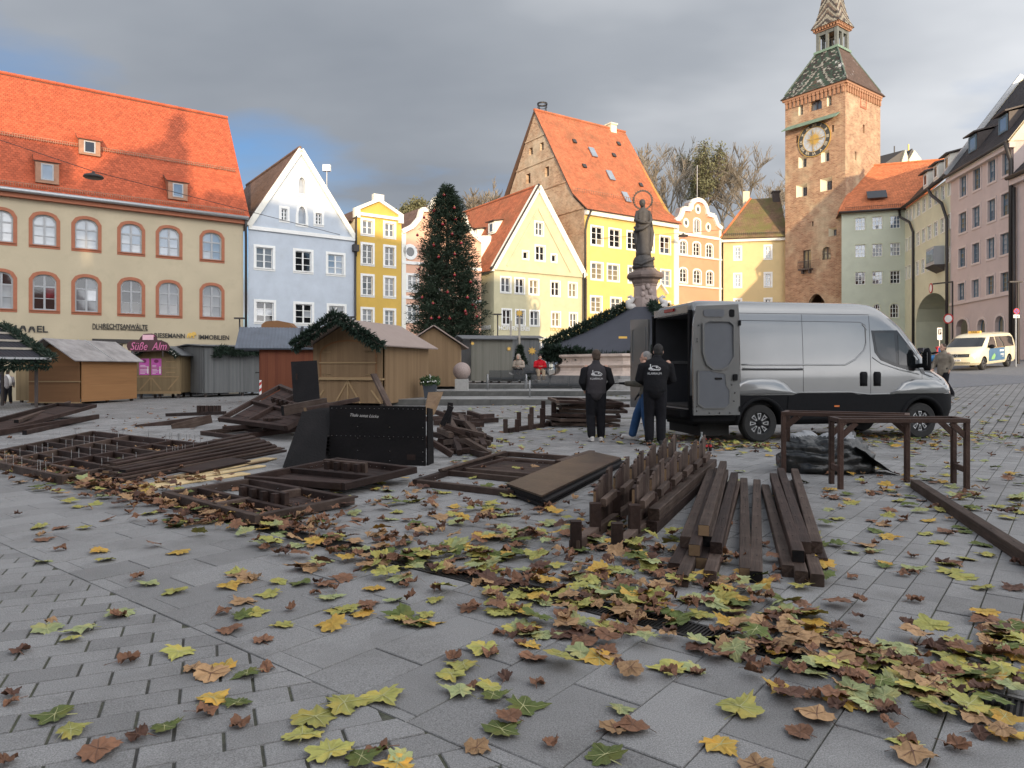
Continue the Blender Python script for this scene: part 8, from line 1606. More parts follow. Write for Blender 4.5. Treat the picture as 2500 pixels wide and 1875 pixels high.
def picket(na, fa, label, units, r_):
    a, b = gp(*na), gp(*fa); d = (b-a).normalized(); L = (b-a).length; x = Vector((d.y, -d.x, 0)); t = thing('picket_section', label, 'fence', a, 0, 'low picket sections set down on the paving')
    stick(MB(), (0, 0, 0), d, .1, .1); m = MB(); stick(m, Vector((0, 0, .045)), d*L+Vector((0, 0, .045)), .085, .085); m.build('base_rail', 'wood_worn', t)
    m = MB(); stick(m, d*.04+Vector((0, 0, .0)), d*.04+Vector((0, 0, .23)), .085, .085); m.build('post', 'wood_dark', t)
    for i in range(units):
        s = .55+i*.62; 
        if s > L-.2: break
        m = MB(); stick(m, d*s+Vector((0, 0, .05)), d*s+Vector((0, 0, .28)), .09, .09); m.build('post', 'wood_dark', t)
        for k in range(7):
            c = d*(s+.085+k*.076)-x*.02; h0 = .40+.018*k+r_.uniform(-.015, .02)+(i*.006); w = .037; vs = []
            for e_ in (-w, w):
                for y in (-.011, .011): vs.append(c+d*e_+x*y+Vector((0, 0, .085)))
            for e_ in (-w, w):
                for y in (-.011, .011): vs.append(c+d*e_+x*y+Vector((0, 0, h0+e_*.24)))
            m = MB(); m.add(vs, [(0, 1, 3, 2), (4, 6, 7, 5), (0, 4, 5, 1), (2, 3, 7, 6), (0, 2, 6, 4), (1, 5, 7, 3)]); m.build('slat', r_.choice(('wood_dark', 'wood_worn', 'wood_worn')), t)
            if k == 0: MB().add([c-d*(w+.002)+x*y+Vector((0, 0, z)) for y, z in ((-.011, .26), (.011, .26), (.011, h0-w*.7), (-.011, h0-w*.7))], [(0, 1, 2, 3)]).build('cut_edge', 'wood_end', t)
        m = MB(); stick(m, d*(s+.04)+x*.055+Vector((0, 0, .275)), d*(s+.40)+x*.055+Vector((0, 0, .30)), .05, .07); m.build('rail', 'wood_worn', t)
    return t
picket((1402, 1347), (1668, 1150), 'left of two low picket sections, with pale cut slat tops', 6, random.Random(1)); picket((1503, 1353), (1735, 1155), 'right of two low picket sections, next to the stacked beams', 6, random.Random(2))

def frame(label, C, bw=.075, bh=.075, cross=(), panel=None, blocks=None, name='timber_framework', m='wood_dark', nails=0, cross2=(), pm='wood_dark', planks=7, group='dismantled timber frames'):
    """four-sided frame given by its corner points (top edge), optional cross rails, boarded panel and a row of blocks"""
    C = [Vector(c) for c in C]; o = C[0].copy(); C = [c-o for c in C]; t = thing(name, label, 'frame', o, 0, group); nrm = (C[1]-C[0]).cross(C[3]-C[0]).normalized()
    if nrm.z < 0: nrm = -nrm
    dn = -nrm*bh/2
    def rl(a, b, nm='rail', w=bw, h=bh, mm=m): x = MB(); x.beam(a, b, w, h, 0, nrm, .005); return x.build(nm, rnd.choice((mm, mm, 'wood_worn')), t)
    for i in range(4):
        a, b = C[i], C[(i+1) % 4]; e_ = (b-a).normalized(); f = bw/2 if i % 2 else -bw/2; rl(a+dn+e_*f*-1, b+dn-e_*f*-1)
        s = MB(); r_ = rnd
        for k in range(4): c = a.lerp(b, r_.uniform(.05, .95))+dn+((a-b).cross(nrm)).normalized()*(bw/2+.001)*1; s.lathe([(.008, -.002), (.008, .002)], 6, c)
        s.build('screw_heads', 'steel', t)
    for u in cross: rl(C[0].lerp(C[1], u)+dn, C[3].lerp(C[2], u)+dn, 'cross_rail')
    for u in cross2: rl(C[0].lerp(C[3], u)+dn*1.02, C[1].lerp(C[2], u)+dn*1.02, 'cross_rail', bw*.8, bh*.9)
    if panel:
        u0, u1 = panel; n = planks
        for k in range(n):
            v0, v1 = k/n+.004, (k+1)/n-.004; q = [C[0].lerp(C[1], u0).lerp(C[3].lerp(C[2], u0), v0), C[0].lerp(C[1], u1).lerp(C[3].lerp(C[2], u1), v0), C[0].lerp(C[1], u1).lerp(C[3].lerp(C[2], u1), v1), C[0].lerp(C[1], u0).lerp(C[3].lerp(C[2], u0), v1)]
            x = MB(); x.sheet([p-nrm*bh*1.0 for p in q], .012); x.build('plank', pm, t)
    if blocks:
        u, v0, v1, n, mm = blocks; a, b = C[0].lerp(C[1], v0).lerp(C[3].lerp(C[2], v0), u), C[0].lerp(C[1], v1).lerp(C[3].lerp(C[2], v1), u); rl(a+nrm*.03, b+nrm*.03, 'block_rail', .05, .12, mm)
        side = (b-a).cross(nrm).normalized()
        for k in range(n): c = a.lerp(b, (k+.6)/(n+.2))+side*.05+nrm*.03; x = MB(); x.beam(c-nrm*.05, c+nrm*.05, .07, .07, 0, b-a, .008); x.build('block', mm, t)
    if nails:
        nm = MB().tube([(0, 0, 0), (0, 0, .13)], .0035, 4).mesh('nail', 'steel')
        for k in range(nails):
            if k % 2: p = C[0].lerp(C[1], rnd.random()).lerp(C[3].lerp(C[2], 0) if False else C[0].lerp(C[1], rnd.random()), 0)
            i = rnd.choice((0, 1, 2, 3)); p = C[i].lerp(C[(i+1) % 4], rnd.uniform(.03, .97))
            if k % 3 == 0 and cross: u = rnd.choice(cross); p = C[0].lerp(C[1], u).lerp(C[3].lerp(C[2], u), rnd.random())
            link('nail', nm, t, loc=p)
    return t
H7 = .075
frame('flat timber frame with boarded middle left of the plywood stack', [gp(1017, 1170, H7), gp(1250, 1196, H7), gp(1462, 1118, H7), gp(1238, 1102, H7)], cross2=(.28, .80), cross=(), panel=None)
fr_ = frame('boarded panel inside the flat timber frame', [gp(1137, 1142, .06), gp(1322, 1158, .06), gp(1408, 1131, .06), gp(1229, 1118, .06)], panel=(.02, .98), planks=6, bw=.05, bh=.05)
a, b = gp(1075, 1152, .08), gp(1232, 1106, .08); one_beam('loose_batten', 'thin batten lying on the left rail of the flat frame', up(a, .02), up(b, .02), .06, .03, 'wood_worn', cat='batten'); a, b = gp(1362, 1134, .08), gp(1445, 1108, .08); one_beam('loose_batten', 'short thick batten on the far right corner of the flat frame', up(a, .03), up(b, .03), .10, .05, 'wood_worn', cat='batten')
# stack of plywood boards
nl, nr, f_r, f_l = gp(1243, 1210), gp(1330, 1243), gp(1522, 1140), gp(1442, 1121)
for k in range(6):
    j = Vector((rnd.uniform(-.03, .03), rnd.uniform(-.05, .05), .006+k*.021)); m = MB(); m.sheet([nl-nl, nr-nl, f_r-nl, f_l-nl], .018); m.build('plywood_board', 'ply_brown' if k == 5 else 'ply_black', None, loc=nl+j, label=('topmost worn brown board of the plywood stack' if k == 5 else 'black-edged board number %d from the ground in the plywood stack' % (k+1)), cat='board', group='plywood boards stacked behind the picket sections')

# big black board standing on edge with chalk writing, and the sheets leaning behind it
a, b = gp(806, 1130), gp(1040, 1137); h = .855; t = thing('black_board', 'large black board standing upright with chalk scribble and rivets', 'board', a); d = (b-a); L = d.length; d.normalize(); n_ = Vector((d.y, -d.x, 0))
def on(u, z, o=0.0): return d*u+n_*(o if o <= 0 else o+.0225)+Vector((0, 0, z))
mb = MB(); mb.sheet([on(0, 0), on(L, 0), on(L, h), on(0, h)], .022); mb.build('panel', 'ply_black', t); mb = MB(); mb.sheet([on(L, 0, -.03), on(L, 0, -.30), on(L, h-.05, -.25), on(L, h-.02, -.03)], .02); mb.build('return_panel', 'ply_black', t)
mb = MB()
for z in (h-.04, h*.48):
    for k in range(20): mb.lathe([(.007, -.002), (.007, .004)], 6, on(.04+k*(L-.08)/19, z, .002)+Vector((0, 0, 0)))
for u in (.45, .95, L-.04):
    for z in (.06, .2, .38, .55): mb.lathe([(.007, -.004), (.007, .004)], 6, on(u, z, .002))
mb.build('rivets', 'steel', t, kind='stuff'); MB().add([on(L-.28, .08, .004), on(L-.15, .08, .004), on(L-.15, .16, .004), on(L-.28, .16, .004)], [(0, 1, 2, 3)]).build('patch', 'wood_dark', t)
me = text_mesh('Thale sonst Lücke', .062, .0008, .35); me.materials.clear(); me.materials.append(M_('chalk')); o_ = link('chalk_writing', me, t, Matrix.Translation(on(.32, h-.155, .004)) @ Matrix.Rotation(math.atan2(d.y, d.x), 4, 'Z') @ Matrix.Rotation(PI/2, 4, 'X') @ Matrix.Rotation(-.04, 4, 'Z'))
for k, (x0, x1, yy, tx0, tx1, ty) in enumerate(((690, 792, 1142, 738, 806, 1006), (706, 800, 1134, 752, 812, 1003), (722, 806, 1126, 762, 815, 1001), (735, 812, 1118, 772, 818, 999))):
    a, b = gp(x0, yy), gp(x1, yy-4); Yt = a.y+.55; c, e_ = at(tx1, ty-4, b.y+.55), at(tx0, ty, Yt); mb = MB(); mb.sheet([a-a, b-a, c-a, e_-a], .02); mb.build('leaning_sheet', 'ply_black' if k else 'ply_black', None, loc=a, label='black sheet leaning left of the upright board, %s of four' % ('nearest', 'second', 'third', 'farthest')[k], cat='board', group='black sheets leaning together')
for k in range(7):
    a = gp(770, 1128)+Vector((0, 0, .05+k*.055)); one_beam('timber_lath', 'thin black slat in the stack between leaning sheets and upright board', a, a+Vector((.45, .12, 0)), .2, .022, 'ply_black', 'thin black slats stacked behind the board', False, 'slat')
# trays in front of the board
frame('tilted boarded tray with four blocks in front of the upright board', [gp(606, 1161, .13), gp(843, 1178, .14), gp(1008, 1140, .20), gp(822, 1118, .22)], .07, .08, cross2=(.45,), panel=(.03, .97), blocks=(.62, .25, .75, 4, 'wood_dark'), planks=8)
one_beam('support_block', 'short beam propping up the tilted tray', gp(690, 1165)+Vector((0, 0, .03)), gp(960, 1150)+Vector((0, .1, .05)), .07, .06)
frame('low frame with blocks nearest the viewer among the timber', [gp(408, 1200, .10), gp(625, 1256, .10), gp(853, 1212, .10), gp(610, 1168, .10)], .075, .085, cross=(.56,), cross2=(.35,), panel=(.58, .97), blocks=(.46, .4, .86, 4, 'wood_dark'), planks=7)
one_beam('timber_lath', 'thin slat poking out under the near low frame', gp(640, 1262, .01), gp(868, 1212, .01), .08, .02, 'wood_dark', None, False, 'slat')
frame('large lattice frame with upright nails lying at the left', [gp(-70, 1112, .09), gp(151, 1160, .11), gp(545, 1088, .11), gp(225, 1052, .10)], .075, .12, cross=(.33, .66), cross2=(.12, .25, .38, .52, .66, .82), nails=70)
# long slats stacked beside the lattice frame
for k in range(18):
    lay_, i = divmod(k, 4); a, b = gp(224+i*16+lay_*9, 1172+i*4-lay_*3), gp(652+i*14-lay_*12, 1082+i*7); z = .02+lay_*.036; one_beam('timber_lath', 'long dark slat in the stack beside the lattice frame', up(a, z), up(b, z)*1.0, .10, .032, rnd.choice(('wood_dark', 'wood_worn')), 'long dark slats stacked at the left', False, 'slat')
for k, (na, fa, w, m_, lb) in enumerate((((338, 1196), (600, 1158), .2, 'wood_pale', 'pale new plank lying nearest the viewer'), ((345, 1190), (640, 1140), .15, 'wood_pale', 'pale plank second from the viewer'), ((440, 1168), (660, 1122), .24, 'wood_pale', 'pale splintered plank under the dark board'), ((400, 1174), (655, 1128), .05, 'wood_end', 'narrow tan lath beside the pale planks'), ((390, 1160), (690, 1098), .09, 'wood_worn', 'worn brown lath behind the pale planks'), ((360, 1166), (660, 1104), .07, 'wood_end', 'thin tan lath behind the pale planks'))): one_beam('plank', lb, gp(*na)+Vector((0, 0, .012+.004*k)), gp(*fa)+Vector((0, 0, .012+.004*k)), w, .022, m_, None, False, 'plank')
a = gp(430, 1160); mb = MB(); mb.sheet([Vector(), gp(470, 1166)-a, gp(612, 1136)-a, gp(560, 1127)-a], .02); mb.build('plank', 'wood_dark', None, loc=a+Vector((0, 0, .05)), label='dark board lying on the pale planks', cat='plank')
# background timber
def Fp(px, py, Y): return at(px, py, Y)
frame('long narrow boarded frame tilted at the far left', [at(-60, 1064, 14.5), at(-60, 1035, 16.4), at(140, 983, 23.0), at(232, 987, 21.5)], .08, .10, panel=(.02, .98), cross=(), planks=3)
one_beam('timber_beam', 'long beam lying in front of the far left frame', gp(-60, 1073)+Vector((0, 0, .06)), gp(238, 1030)+Vector((0, 0, .14)), .09, .12); one_beam('timber_beam', 'dark beam crossing under the far left frame', gp(60, 1062)+Vector((0, 0, .05)), gp(238, 1022)+Vector((0, 0, .05)), .09, .10); one_beam('timber_beam', 'short beam jutting below the orange-brown stall', gp(40, 1035, .1)+Vector((0, 0, .06)), gp(170, 985, .0)+Vector((0, 0, .06)), .1, .08, 'wood_worn')
frame('roof-shaped boarded frame propped up before the red stall', [at(538, 1018, 15.6), at(700, 1038, 13.6), at(800, 985, 14.8), at(682, 939, 17.6)], .09, .10, cross=(.42,), cross2=(.5,), panel=(.05, .95), blocks=(.62, .3, .8, 6, 'wood_dark'), planks=6)
one_beam('timber_beam', 'left low beam of the timber heap before the red stall', at(332, 1044, 17.1)+Vector((0, 0, .0)), at(510, 1020, 18.3), .1, .13); one_beam('timber_beam', 'beam with grey edge in the heap before the red stall', at(420, 1046, 16.6), at(516, 1022, 17.2), .06, .2, 'wood_worn'); one_beam('timber_beam', 'upper thin beam of the heap before the red stall', at(407, 1013, 19.6), at(550, 1008, 18.6), .08, .09)
for k in range(6): one_beam('short_block', 'short block in the row on the timber heap', at(485+k*10, 1003, 19.0)+Vector((0, 0, -.04)), at(485+k*10, 1003, 19.0)+Vector((0, 0, .14)), .08, .08, 'wood_dark', 'blocks in a row on the heap', False, 'block')
frame('narrow frame lying before the roof-shaped frame', [at(495, 1052, 15.0), at(570, 1062, 14.2), at(745, 1040, 15.0), at(690, 1030, 16.2)], .08, .10, cross2=(.5,)); one_beam('timber_beam', 'beam across the narrow frame with four blocks', at(543, 1058, 14.6)+Vector((0, 0, .1)), at(725, 1044, 15.2)+Vector((0, 0, .1)), .08, .09)
for k in range(4): c = at(648+k*12, 1040, 14.6); one_beam('short_block', 'tall block in the row on the narrow frame', c+Vector((0, 0, -.08)), c+Vector((0, 0, .16)), .085, .085, 'wood_dark', 'tall blocks on the narrow frame', False, 'block')
one_beam('timber_beam', 'wide board lying over the heap left of the black board', at(690, 1003, 13.8), at(795, 983, 14.6), .1, .2, 'wood_worn', None); one_beam('timber_beam', 'thin board over the heap behind the black board', at(745, 1000, 13.2), at(875, 975, 14.2), .08, .08, 'wood_dark', None)
q = [at(718, 990, 15.2), at(782, 985, 15.2), at(774, 881, 15.5), at(711, 884, 15.5)]; mb = MB(); mb.sheet([p-q[0] for p in q], .03); o_ = mb.build('upright_board', 'ply_black', None, loc=q[0], label='narrow dark board standing upright before the red stall', cat='board'); MB().box(.04, .07, -.01, 0, .55, .68).build('slot', 'wood_dark', o_)
one_beam('leaning_plank', 'notched plank leaning up behind the black board', at(953, 998, 12.6), at(912, 914, 13.0), .12, .045, 'wood_worn', None, False, 'plank')
q = [at(1034, 1012, 11.6), at(1058, 1014, 11.8), at(1081, 957, 12.2), at(1045, 958, 12.2)]; mb = MB(); mb.sheet([p-q[0] for p in q], .018); mb.build('leaning_board', 'wood_end', None, loc=q[0], label='small tan plywood board leaning behind the black board', cat='board')
# heap of short posts right of the black board
R_ = random.Random(9); base = gp(1130, 1105)
for k in range(42):
    lay_ = k//11; px, py = 1062+(.08*lay_+R_.random()*(1-.16*lay_))*128, 1124-R_.random()*36-lay_*10; c = gp(px, py)+Vector((0, .12+lay_*.05, .05+lay_*.125)); an = R_.gauss(-1.25, .45) if k % 4 else R_.gauss(-.15, .25); dv = Vector((math.cos(an), math.sin(an), R_.gauss(-.22, .15)))*R_.uniform(.22, .36); c.z = max(c.z, abs(dv.z)+.05)
    one_beam('short_post', 'short dark post in the jumbled heap beside the black board', c-dv, c+dv, .09, .09, R_.choice(('wood_dark', 'wood_worn', 'wood_dark')), 'short posts in the jumbled heap', False, 'post')
for (a0, a1, b0, b1, Y) in ((1080, 1038, 1102, 992, 11.8), (1094, 1032, 1100, 983, 12.3)): one_beam('short_post', 'post standing up out of the jumbled heap', at(a0, a1, Y), at(b0, b1, Y), .09, .09, 'ply_black', 'posts standing in the heap', False, 'post')
for (a0, a1, b0, b1, lb) in ((1035, 1030, 1205, 1022, 'far upper'), (1060, 1040, 1215, 1033, 'middle'), (1075, 1048, 1180, 1044, 'near')): one_beam('timber_beam', lb+' beam lying behind the jumbled heap', gp(a0, a1)+Vector((0, 0, .08)), gp(b0, b1)+Vector((0, 0, .08)), .1, .12, 'wood_dark')
# post row and stacked frames behind the workers
a, b = gp(1240, 1057), gp(1365, 1036); t = thing('post_row', 'row of dark posts of rising height on one ground beam', 'fence', a); d = (b-a); L = d.length; d.normalize(); m = MB(); stick(m, Vector((0, 0, .05)), d*L+Vector((0, 0, .05)), .1, .1); m.build('base_rail', 'wood_dark', t)
for k, hh in enumerate((.30, .28, .42, .36, .5, .46, .62, .58, .66)): m = MB(); p = d*(k*L/8.5)+Vector((d.y, -d.x, 0))*(.06 if k % 2 else -.06); stick(m, p, p+Vector((0, 0, hh)), .1, .1); m.build('post', rnd.choice(('wood_dark', 'wood_worn')), t)
R_ = random.Random(4)
for k in range(6):
    c = gp(1440, 1043)+Vector((R_.uniform(-.18, .18), R_.uniform(0, .25), .09+k*.105)); an = .12+R_.uniform(-.28, .28); e1 = Vector((math.cos(an), math.sin(an), R_.uniform(-.04, .04)))*.78; e2 = Vector((-math.sin(an), math.cos(an), R_.uniform(-.03, .03)))*.62
    frame('%s frame of the stack behind the walking man' % ('lowest', 'second lowest', 'third', 'fourth', 'fifth', 'topmost')[k], [c-e1, c+e1, c+e1+e2*2, c-e1+e2*2], .08, .07, cross=(.5,), panel=(.03, .5) if k in (2, 5) else None, m=R_.choice(('wood_dark', 'wood_worn', 'wood_dark')), planks=5, pm='wood_worn')

# trestles
def trestle(fl, fr, bl, br, label, hgt=.82):
    P = [gp(*p) for p in (fl, fr, br, bl)]; o = P[0].copy(); P = [p-o for p in P]; t = thing('trestle', label, 'trestle', o, 0, 'brown table trestles'); s = .055; Z_ = Vector((0, 0, 1))
    for p in P: m = MB(); stick(m, p, p+Z_*(hgt-.05), s, s); m.build('leg', 'trestle_brown', t)
    for i in range(4): a, b = P[i], P[(i+1) % 4]; e_ = (b-a).normalized(); x = MB(); x.beam(a+Z_*(hgt-.025)-e_*(s/2 if i % 2 == 0 else -s/2), b+Z_*(hgt-.025)+e_*(s/2 if i % 2 == 0 else -s/2), s, .05, 0, (0, 0, 1), .004); x.build('top_rail', 'trestle_brown', t)
    for a, b in ((0, 3), (1, 2)): x = MB(); stick(x, P[a]+Z_*.22, P[b]+Z_*.22, .03, .07); x.build('stretcher', 'trestle_brown', t)
    for a, b in ((0, 1), (1, 0), (3, 2), (2, 3)): e_ = (P[b]-P[a]).normalized(); x = MB(); x.beam(P[a]+Z_*(hgt-.22), P[a]+e_*.18+Z_*(hgt-.05), .03, .06); x.build('brace', 'trestle_brown', t)
timber('trestle_brown', (.055, .032, .025), (.08, .048, .036), .55)
trestle((2052, 1194), (2360, 1194), (2030, 1181), (2328, 1180), 'front brown trestle standing beside the black tarpaulin'); trestle((1913, 1158), (2214, 1177), (1923, 1149), (2215, 1165), 'rear brown trestle nearer the van', .83)

# black tarpaulin heap
mat('tarp_black', (.016, .018, .018), .32, .3, 6., .5, 14., spec=.6); mat('tarp_silver', (.27, .28, .29), .4, .2, 6., .4, 14., spec=.5)
p = gp(2025, 1153); t = thing('tarpaulin_heap', 'crumpled black and silver tarpaulin heap between the trestles', 'tarpaulin', (p.x, p.y+.1, 0)); n, k = 64, 30; mb = MB(); vs = []
for i in range(k+1):
    for j in range(n):
        a = 2*PI*j/n; el_ = PI/2*i/k; r = math.cos(el_)**.7; q = Vector((.68*r*math.cos(a), .36*r*math.sin(a), .62*math.sin(el_)**.8)); q.z *= .85+.35*noise.noise(q*2.2+Vector((4, 2, 1))); w = abs(noise.noise(Vector((q.x*3.5, q.y*3.5, q.z*7))))*.16+abs(noise.noise(q*11))*.06; dd = Vector((q.x, q.y, q.z*.8)); dd = dd.normalized() if dd.length > .01 else Vector((0, 0, 1)); q = q+dd*(w-.07); q.z = max(q.z, 0.004); vs.append(q)
fs = [(i*n+j, i*n+(j+1) % n, (i+1)*n+(j+1) % n, (i+1)*n+j) for i in range(k) for j in range(n)]
mb.add(vs, fs); mb.m = [1 if (sum(vs[a].z for a in f)/4 > .47+.05*noise.noise(sum((vs[a] for a in f), Vector())/4*2) and sum(vs[a].x for a in f)/4 < .35) else 0 for f in fs]; mb.build('tarpaulin', ['tarp_black', 'tarp_silver'], t, smooth=True)
mb = MB(); vs = []
for i in range(9):
    for j in range(7): x = .30+.5*i/8; y = -.34+.36*j/6-.05*i/8; z = max(.005, .34*(1-i/8)**1.2+.05*noise.noise(Vector((x*7, y*7, 2)))); vs.append((x, y, z))
mb.add(vs, [(i*7+j, (i+1)*7+j, (i+1)*7+j+1, i*7+j+1) for i in range(8) for j in range(6)]); mb.build('tarpaulin_flap', 'tarp_black', t, smooth=True)

# ------------------------------------------------------------------ fallen leaves
LC = {'green': (.12, .155, .04), 'yellowgreen': (.37, .36, .10), 'palegreen': (.33, .37, .17), 'yellow': (.52, .34, .07), 'tan': (.43, .26, .13), 'brown': (.245, .12, .066), 'dark': (.12, .058, .038)}
for k, c in LC.items(): mat('leaf_'+k, c, .62, .22, 14., .4, 45., spec=.35, objvar=.22, col2=tuple(v*f for v, f in zip(c, (1.25, .95, .7))) if k in ('green', 'yellowgreen', 'palegreen', 'yellow') else tuple(v*.6 for v in c), c2pos=(.48, .7), c2scale=9.)
mat('vein_pale', (.44, .43, .20), .6); mat('vein_dark', (.15, .075, .045), .7)
half = [(0, -.02), (.05, -.10), (.20, -.20), (.30, -.15), (.34, -.05), (.46, -.04), (.56, .02), (.45, .11), (.46, .19), (.55, .28), (.60, .42), (.49, .43), (.42, .52), (.34, .50), (.27, .53), (.25, .62), (.17, .66), (.16, .80), (.07, .84), (0, 1.02)]
outl = half+[(-x, y) for x, y in half[-2:0:-1]]
def leaf_geo(seed, curl, size, rings=2):
    R = random.Random(seed); ax, ay, tw_, rl_ = R.gauss(0, .5)*curl, R.gauss(.1, .5)*curl, R.gauss(0, .35)*curl, R.uniform(.5, 1.5)*curl; ph = R.uniform(0, 6); sx = R.uniform(.85, 1.1)
    P = [(0, .25)]+[(x*f*sx, .25+(y-.25)*f) for f in ((.5, 1.0) if rings == 2 else (1.0,)) for x, y in [(lambda g: (x*g*R.uniform(.88, 1.08), .25+(y-.25)*g*R.uniform(.88, 1.08)))((.47/max(.2, math.hypot(x, y-.25)))**(.55 if curl > .65 else .0)) for x, y in outl]]
    V = []
    for i, (x, y) in enumerate(P):
        r = math.hypot(x, y-.25); z = .45*ax*x*x+.45*ay*(y-.3)**2+tw_*x*(y-.3)+.10*rl_*r*math.sin(3*math.atan2(x, y-.25)+ph)+.05*abs(x)*curl+R.gauss(0, .014)*(1+curl)+(.10*noise.noise(Vector((x*4.2, y*4.2, seed*.37))) if curl > .65 else .03*noise.noise(Vector((x*4, y*4, seed))))
        if curl > .9:                                       # dried leaves roll up
            a = x*1.9*curl*.75; x2 = math.sin(a)*.42; z += (1-math.cos(a))*.34; y2 = y; b_ = (y-.3)*1.2*R.uniform(.9, 1.1) if False else (y-.3)*1.1; z += (1-math.cos(b_))*.22; x, y = x2, .3+math.sin(b_)*.62
        V.append((x*size, (y-.3)*size, z*size))
    zmin = min(v[2] for v in V); V = [(x, y, z-zmin+.003) for x, y, z in V]; n = len(outl); F = []
    if rings == 2: F += [(0, 1+i, 1+(i+1) % n) for i in range(n)]+[(1+i, 1+n+i, 1+n+(i+1) % n, 1+(i+1) % n) for i in range(n)]
    else: F += [(0, 1+i, 1+(i+1) % n) for i in range(n)]
    if rings == 2:
        for i in (19, 10, 6, len(outl)-10, len(outl)-6):
            c, m_, e_ = Vector(V[0]), Vector(V[1+i]), Vector(V[1+n+i]); sd = (e_-c).cross(Vector((0, 0, 1))).normalized()*size*.013; lf = Vector((0, 0, size*.012)); b = len(V)
            V += [tuple(c+sd+lf), tuple(c-sd+lf), tuple(m_-sd*.7+lf), tuple(m_+sd*.7+lf), tuple(e_+lf*.3)]; F += [(b, b+1, b+2, b+3), (b+3, b+2, b+4)]
    b = len(V); st = Vector(V[0]); e = Vector((R.uniform(-.08, .08), -.62*size, 0)); e.z = .004; s0 = Vector((0, -.31*size, V[1][2]))
    V += [tuple(s0+Vector((-.004, 0, 0))), tuple(s0+Vector((.004, 0, 0))), (e.x*size*3, e.y, .006), (e.x*size*3, e.y-.003, .002)]; F += [(b, b+1, b+2), (b, b+2, b+3)]
    return V, F
GR = random.Random(21); spots = []
def scatter(cx, cy, sx, sy, n, brown=.5, heap=0.0):
    for _ in range(n):
        px, py = GR.gauss(cx, sx), GR.gauss(cy, sy)
        if py < 965: continue
        p = gpt(px, py) if py < 1040 else gp(px, py)
        if not (1.9 < p.y < 36): continue
        spots.append((p, brown, GR.random()*heap))
def channel(t0, t1, n, sp, brown, heap):
    for _ in range(n):
        q = C0+Cd*GR.uniform(t0, t1)+Pd*GR.gauss(0, sp); spots.append((Vector((q.x, q.y, 0)), brown, GR.random()*heap))
for _ in range(190): py = 1180+695*GR.random()**1.1; px = GR.uniform(0, 2500); spots.append((gp(px, py), .42, 0))
channel(-9, -1.5, 420, .20, .85, .06); channel(-1.5, 1.0, 120, .30, .75, .06); channel(1.0, 4.4, 150, .30, .62, .04); channel(-9, 4.4, 120, .6, .6, .02)
for a in ((1290, 1285, 160, 42, 95, .6, .05), (1480, 1370, 190, 52, 130, .6, .06), (1150, 1330, 150, 45, 60, .65, .03), (1720, 1470, 170, 40, 75, .5, .04), (2050, 1600, 160, 45, 48, .5, .03), (2330, 1665, 130, 55, 62, .5, .03), (2450, 1580, 40, 40, 25, .4, .03), (640, 1265, 120, 18, 110, .85, .06), (300, 1170, 150, 14, 90, .85, .05), (2150, 1120, 170, 45, 110, .45, .02), (2330, 1065, 130, 14, 170, .35, .04), (2100, 1070, 130, 12, 120, .4, .04), (2300, 1220, 130, 40, 60, .5, .02), (1790, 1095, 70, 8, 100, .45, .05), (1650, 1075, 80, 12, 90, .55, .04), (1360, 1130, 180, 45, 60, .45, .02), (1190, 1090, 60, 25, 60, .6, .04), (1130, 1220, 100, 30, 50, .7, .03), (900, 1210, 80, 25, 20, .6, .0), (1450, 1050, 150, 14, 70, .35, .02), (1250, 1000, 150, 12, 80, .5, .02), (600, 1010, 300, 25, 90, .9, .0), (300, 1030, 100, 12, 50, .95, .02), (450, 1095, 70, 10, 60, .9, .03), (2420, 1010, 90, 20, 40, .3, .0), (1420, 965, 160, 10, 60, .3, .0), (1180, 966, 90, 6, 50, .5, .0), (2200, 1300, 170, 70, 40, .4, .0), (1850, 1000, 300, 20, 60, .5, .02), (820, 1450, 220, 60, 25, .4, .0), (1250, 1560, 160, 60, 35, .4, .0)): scatter(*a)
def vis(sp):
    p = sp[0]; px, py = CXP+FPX*p.x/p.y, HOR+FPX*(CAMH-p.z)/p.y
    return 1/p.y if -30 < px < 2530 and py < 1890 else 0
spots.sort(key=vis, reverse=True)
VAR = {}
def variant(ck, i):
    dry = ck in ('brown', 'dark', 'tan'); key = (ck, i)
    if key not in VAR:
        V, F = leaf_geo(hash((dry, i)) % 9999+i*7, (1.15 if ck != 'tan' else .75) if dry and i % 3 else .45 if not dry else .7, GR.uniform(.115, .165) if not dry else GR.uniform(.11, .155)); me = bpy.data.meshes.new('leaf'); me.from_pydata(V, [], F); me.materials.append(M_('leaf_'+ck)); me.materials.append(M_('vein_dark' if dry else 'vein_pale')); me.polygons.foreach_set('material_index', [0]*(len(F)-12)+[1]*12); me.polygons.foreach_set('use_smooth', [True]*len(F)); me.update(); VAR[key] = me
    return VAR[key]
def pick(brown):
    if GR.random() < brown*1.08: return GR.choices(('brown', 'tan', 'dark'), (.55, .27, .18))[0]
    return GR.choices(('green', 'yellowgreen', 'palegreen', 'yellow'), (.22, .42, .22, .14))[0]
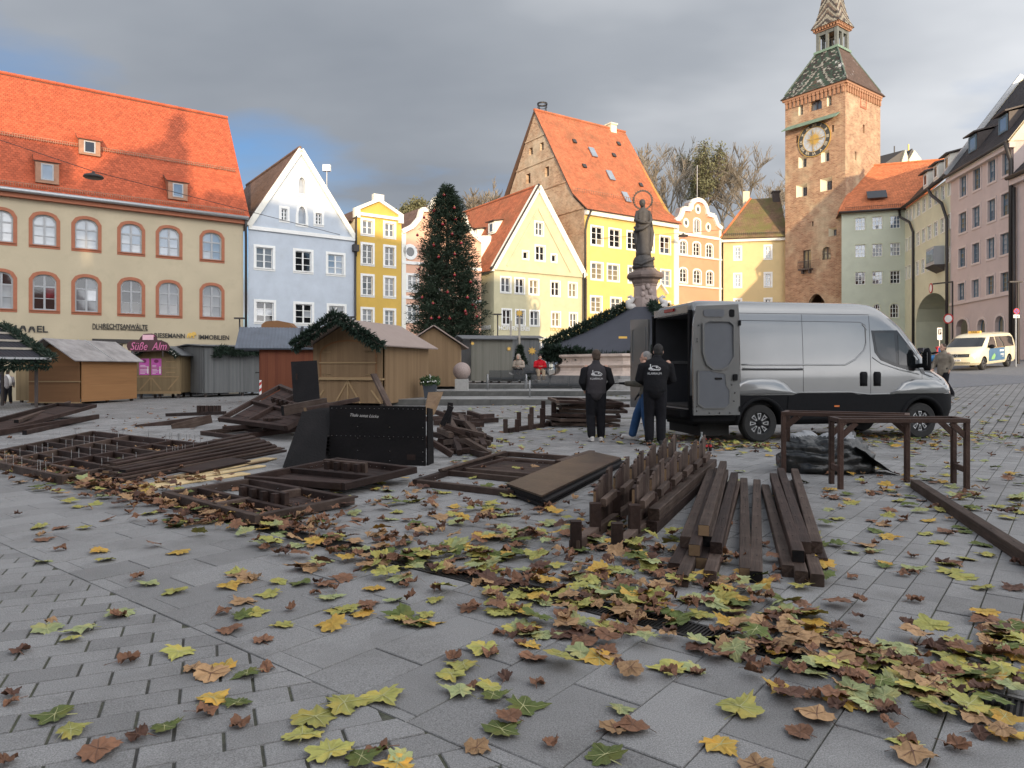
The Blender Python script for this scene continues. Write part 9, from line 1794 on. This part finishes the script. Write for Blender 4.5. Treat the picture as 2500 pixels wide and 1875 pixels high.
LBL = {'green': 'dark green plane leaf lying', 'yellowgreen': 'yellow-green plane leaf lying', 'palegreen': 'pale green plane leaf lying underside up', 'yellow': 'golden yellow plane leaf lying', 'tan': 'tan dried plane leaf lying', 'brown': 'brown curled plane leaf lying', 'dark': 'dark brown shrivelled plane leaf lying'}
def leaf_matrix(p, h, dry):
    return Matrix.Translation((p.x, p.y, p.z+.002+h)) @ Matrix.Rotation(GR.uniform(0, 2*PI), 4, 'Z') @ Matrix.Rotation(GR.gauss(0, .10+h*3), 4, 'X') @ Matrix.Rotation(GR.gauss(0, .10+h*3), 4, 'Y')
def place(p):
    px, py = CXP+FPX*p.x/p.y, HOR+FPX*CAMH/p.y; q, r = qr(p.x, p.y)
    if abs(r) < .3: return 'over the drain grate '+('at the left' if px < 900 else 'in the middle' if px < 1600 else 'at the right')
    if px < 830: return 'at the lower left' if py > 1500 else 'left of the drain'
    if px > 1900: return 'at the lower right corner' if py > 1560 else 'right of the beam piles'
    return ('on the slabs at the bottom centre' if py > 1600 else 'just before the drain' if r < 0 else 'before the picket sections')
for p, br, h in spots[:300]:
    ck = pick(br); o = link('fallen_leaf', variant(ck, GR.randrange(9)), None, leaf_matrix(p, h, ck), label=LBL[ck]+' '+place(p), cat='leaf', group='fallen leaves nearest the viewer'); o.scale = (GR.uniform(.8, 1.12),)*3
mb = MB(); cks = list(LC); small = {}
for p, br, h in spots[300:]:
    ck = pick(br); i = GR.randrange(6); key = (ck, i)
    if key not in small: dry = ck in ('brown', 'dark', 'tan'); small[key] = leaf_geo(i*31+len(ck), 1.1 if dry and i % 3 else .5, .145 if not dry else .135, 2 if p.y < 9 else 1)
    V, F = small[key]; M = leaf_matrix(p, h, ck) @ Matrix.Scale(GR.uniform(.75, 1.15), 4); b = len(mb.v); mb.v += [tuple(M @ Vector(v)) for v in V]; mb.f += [tuple(b+a for a in f) for f in F]; mb.m += [cks.index(ck)]*len(F)
mb.build('leaf_litter', ['leaf_'+k for k in cks], smooth=True, label='drifts of fallen plane leaves scattered over the square', cat='leaves', kind='stuff')
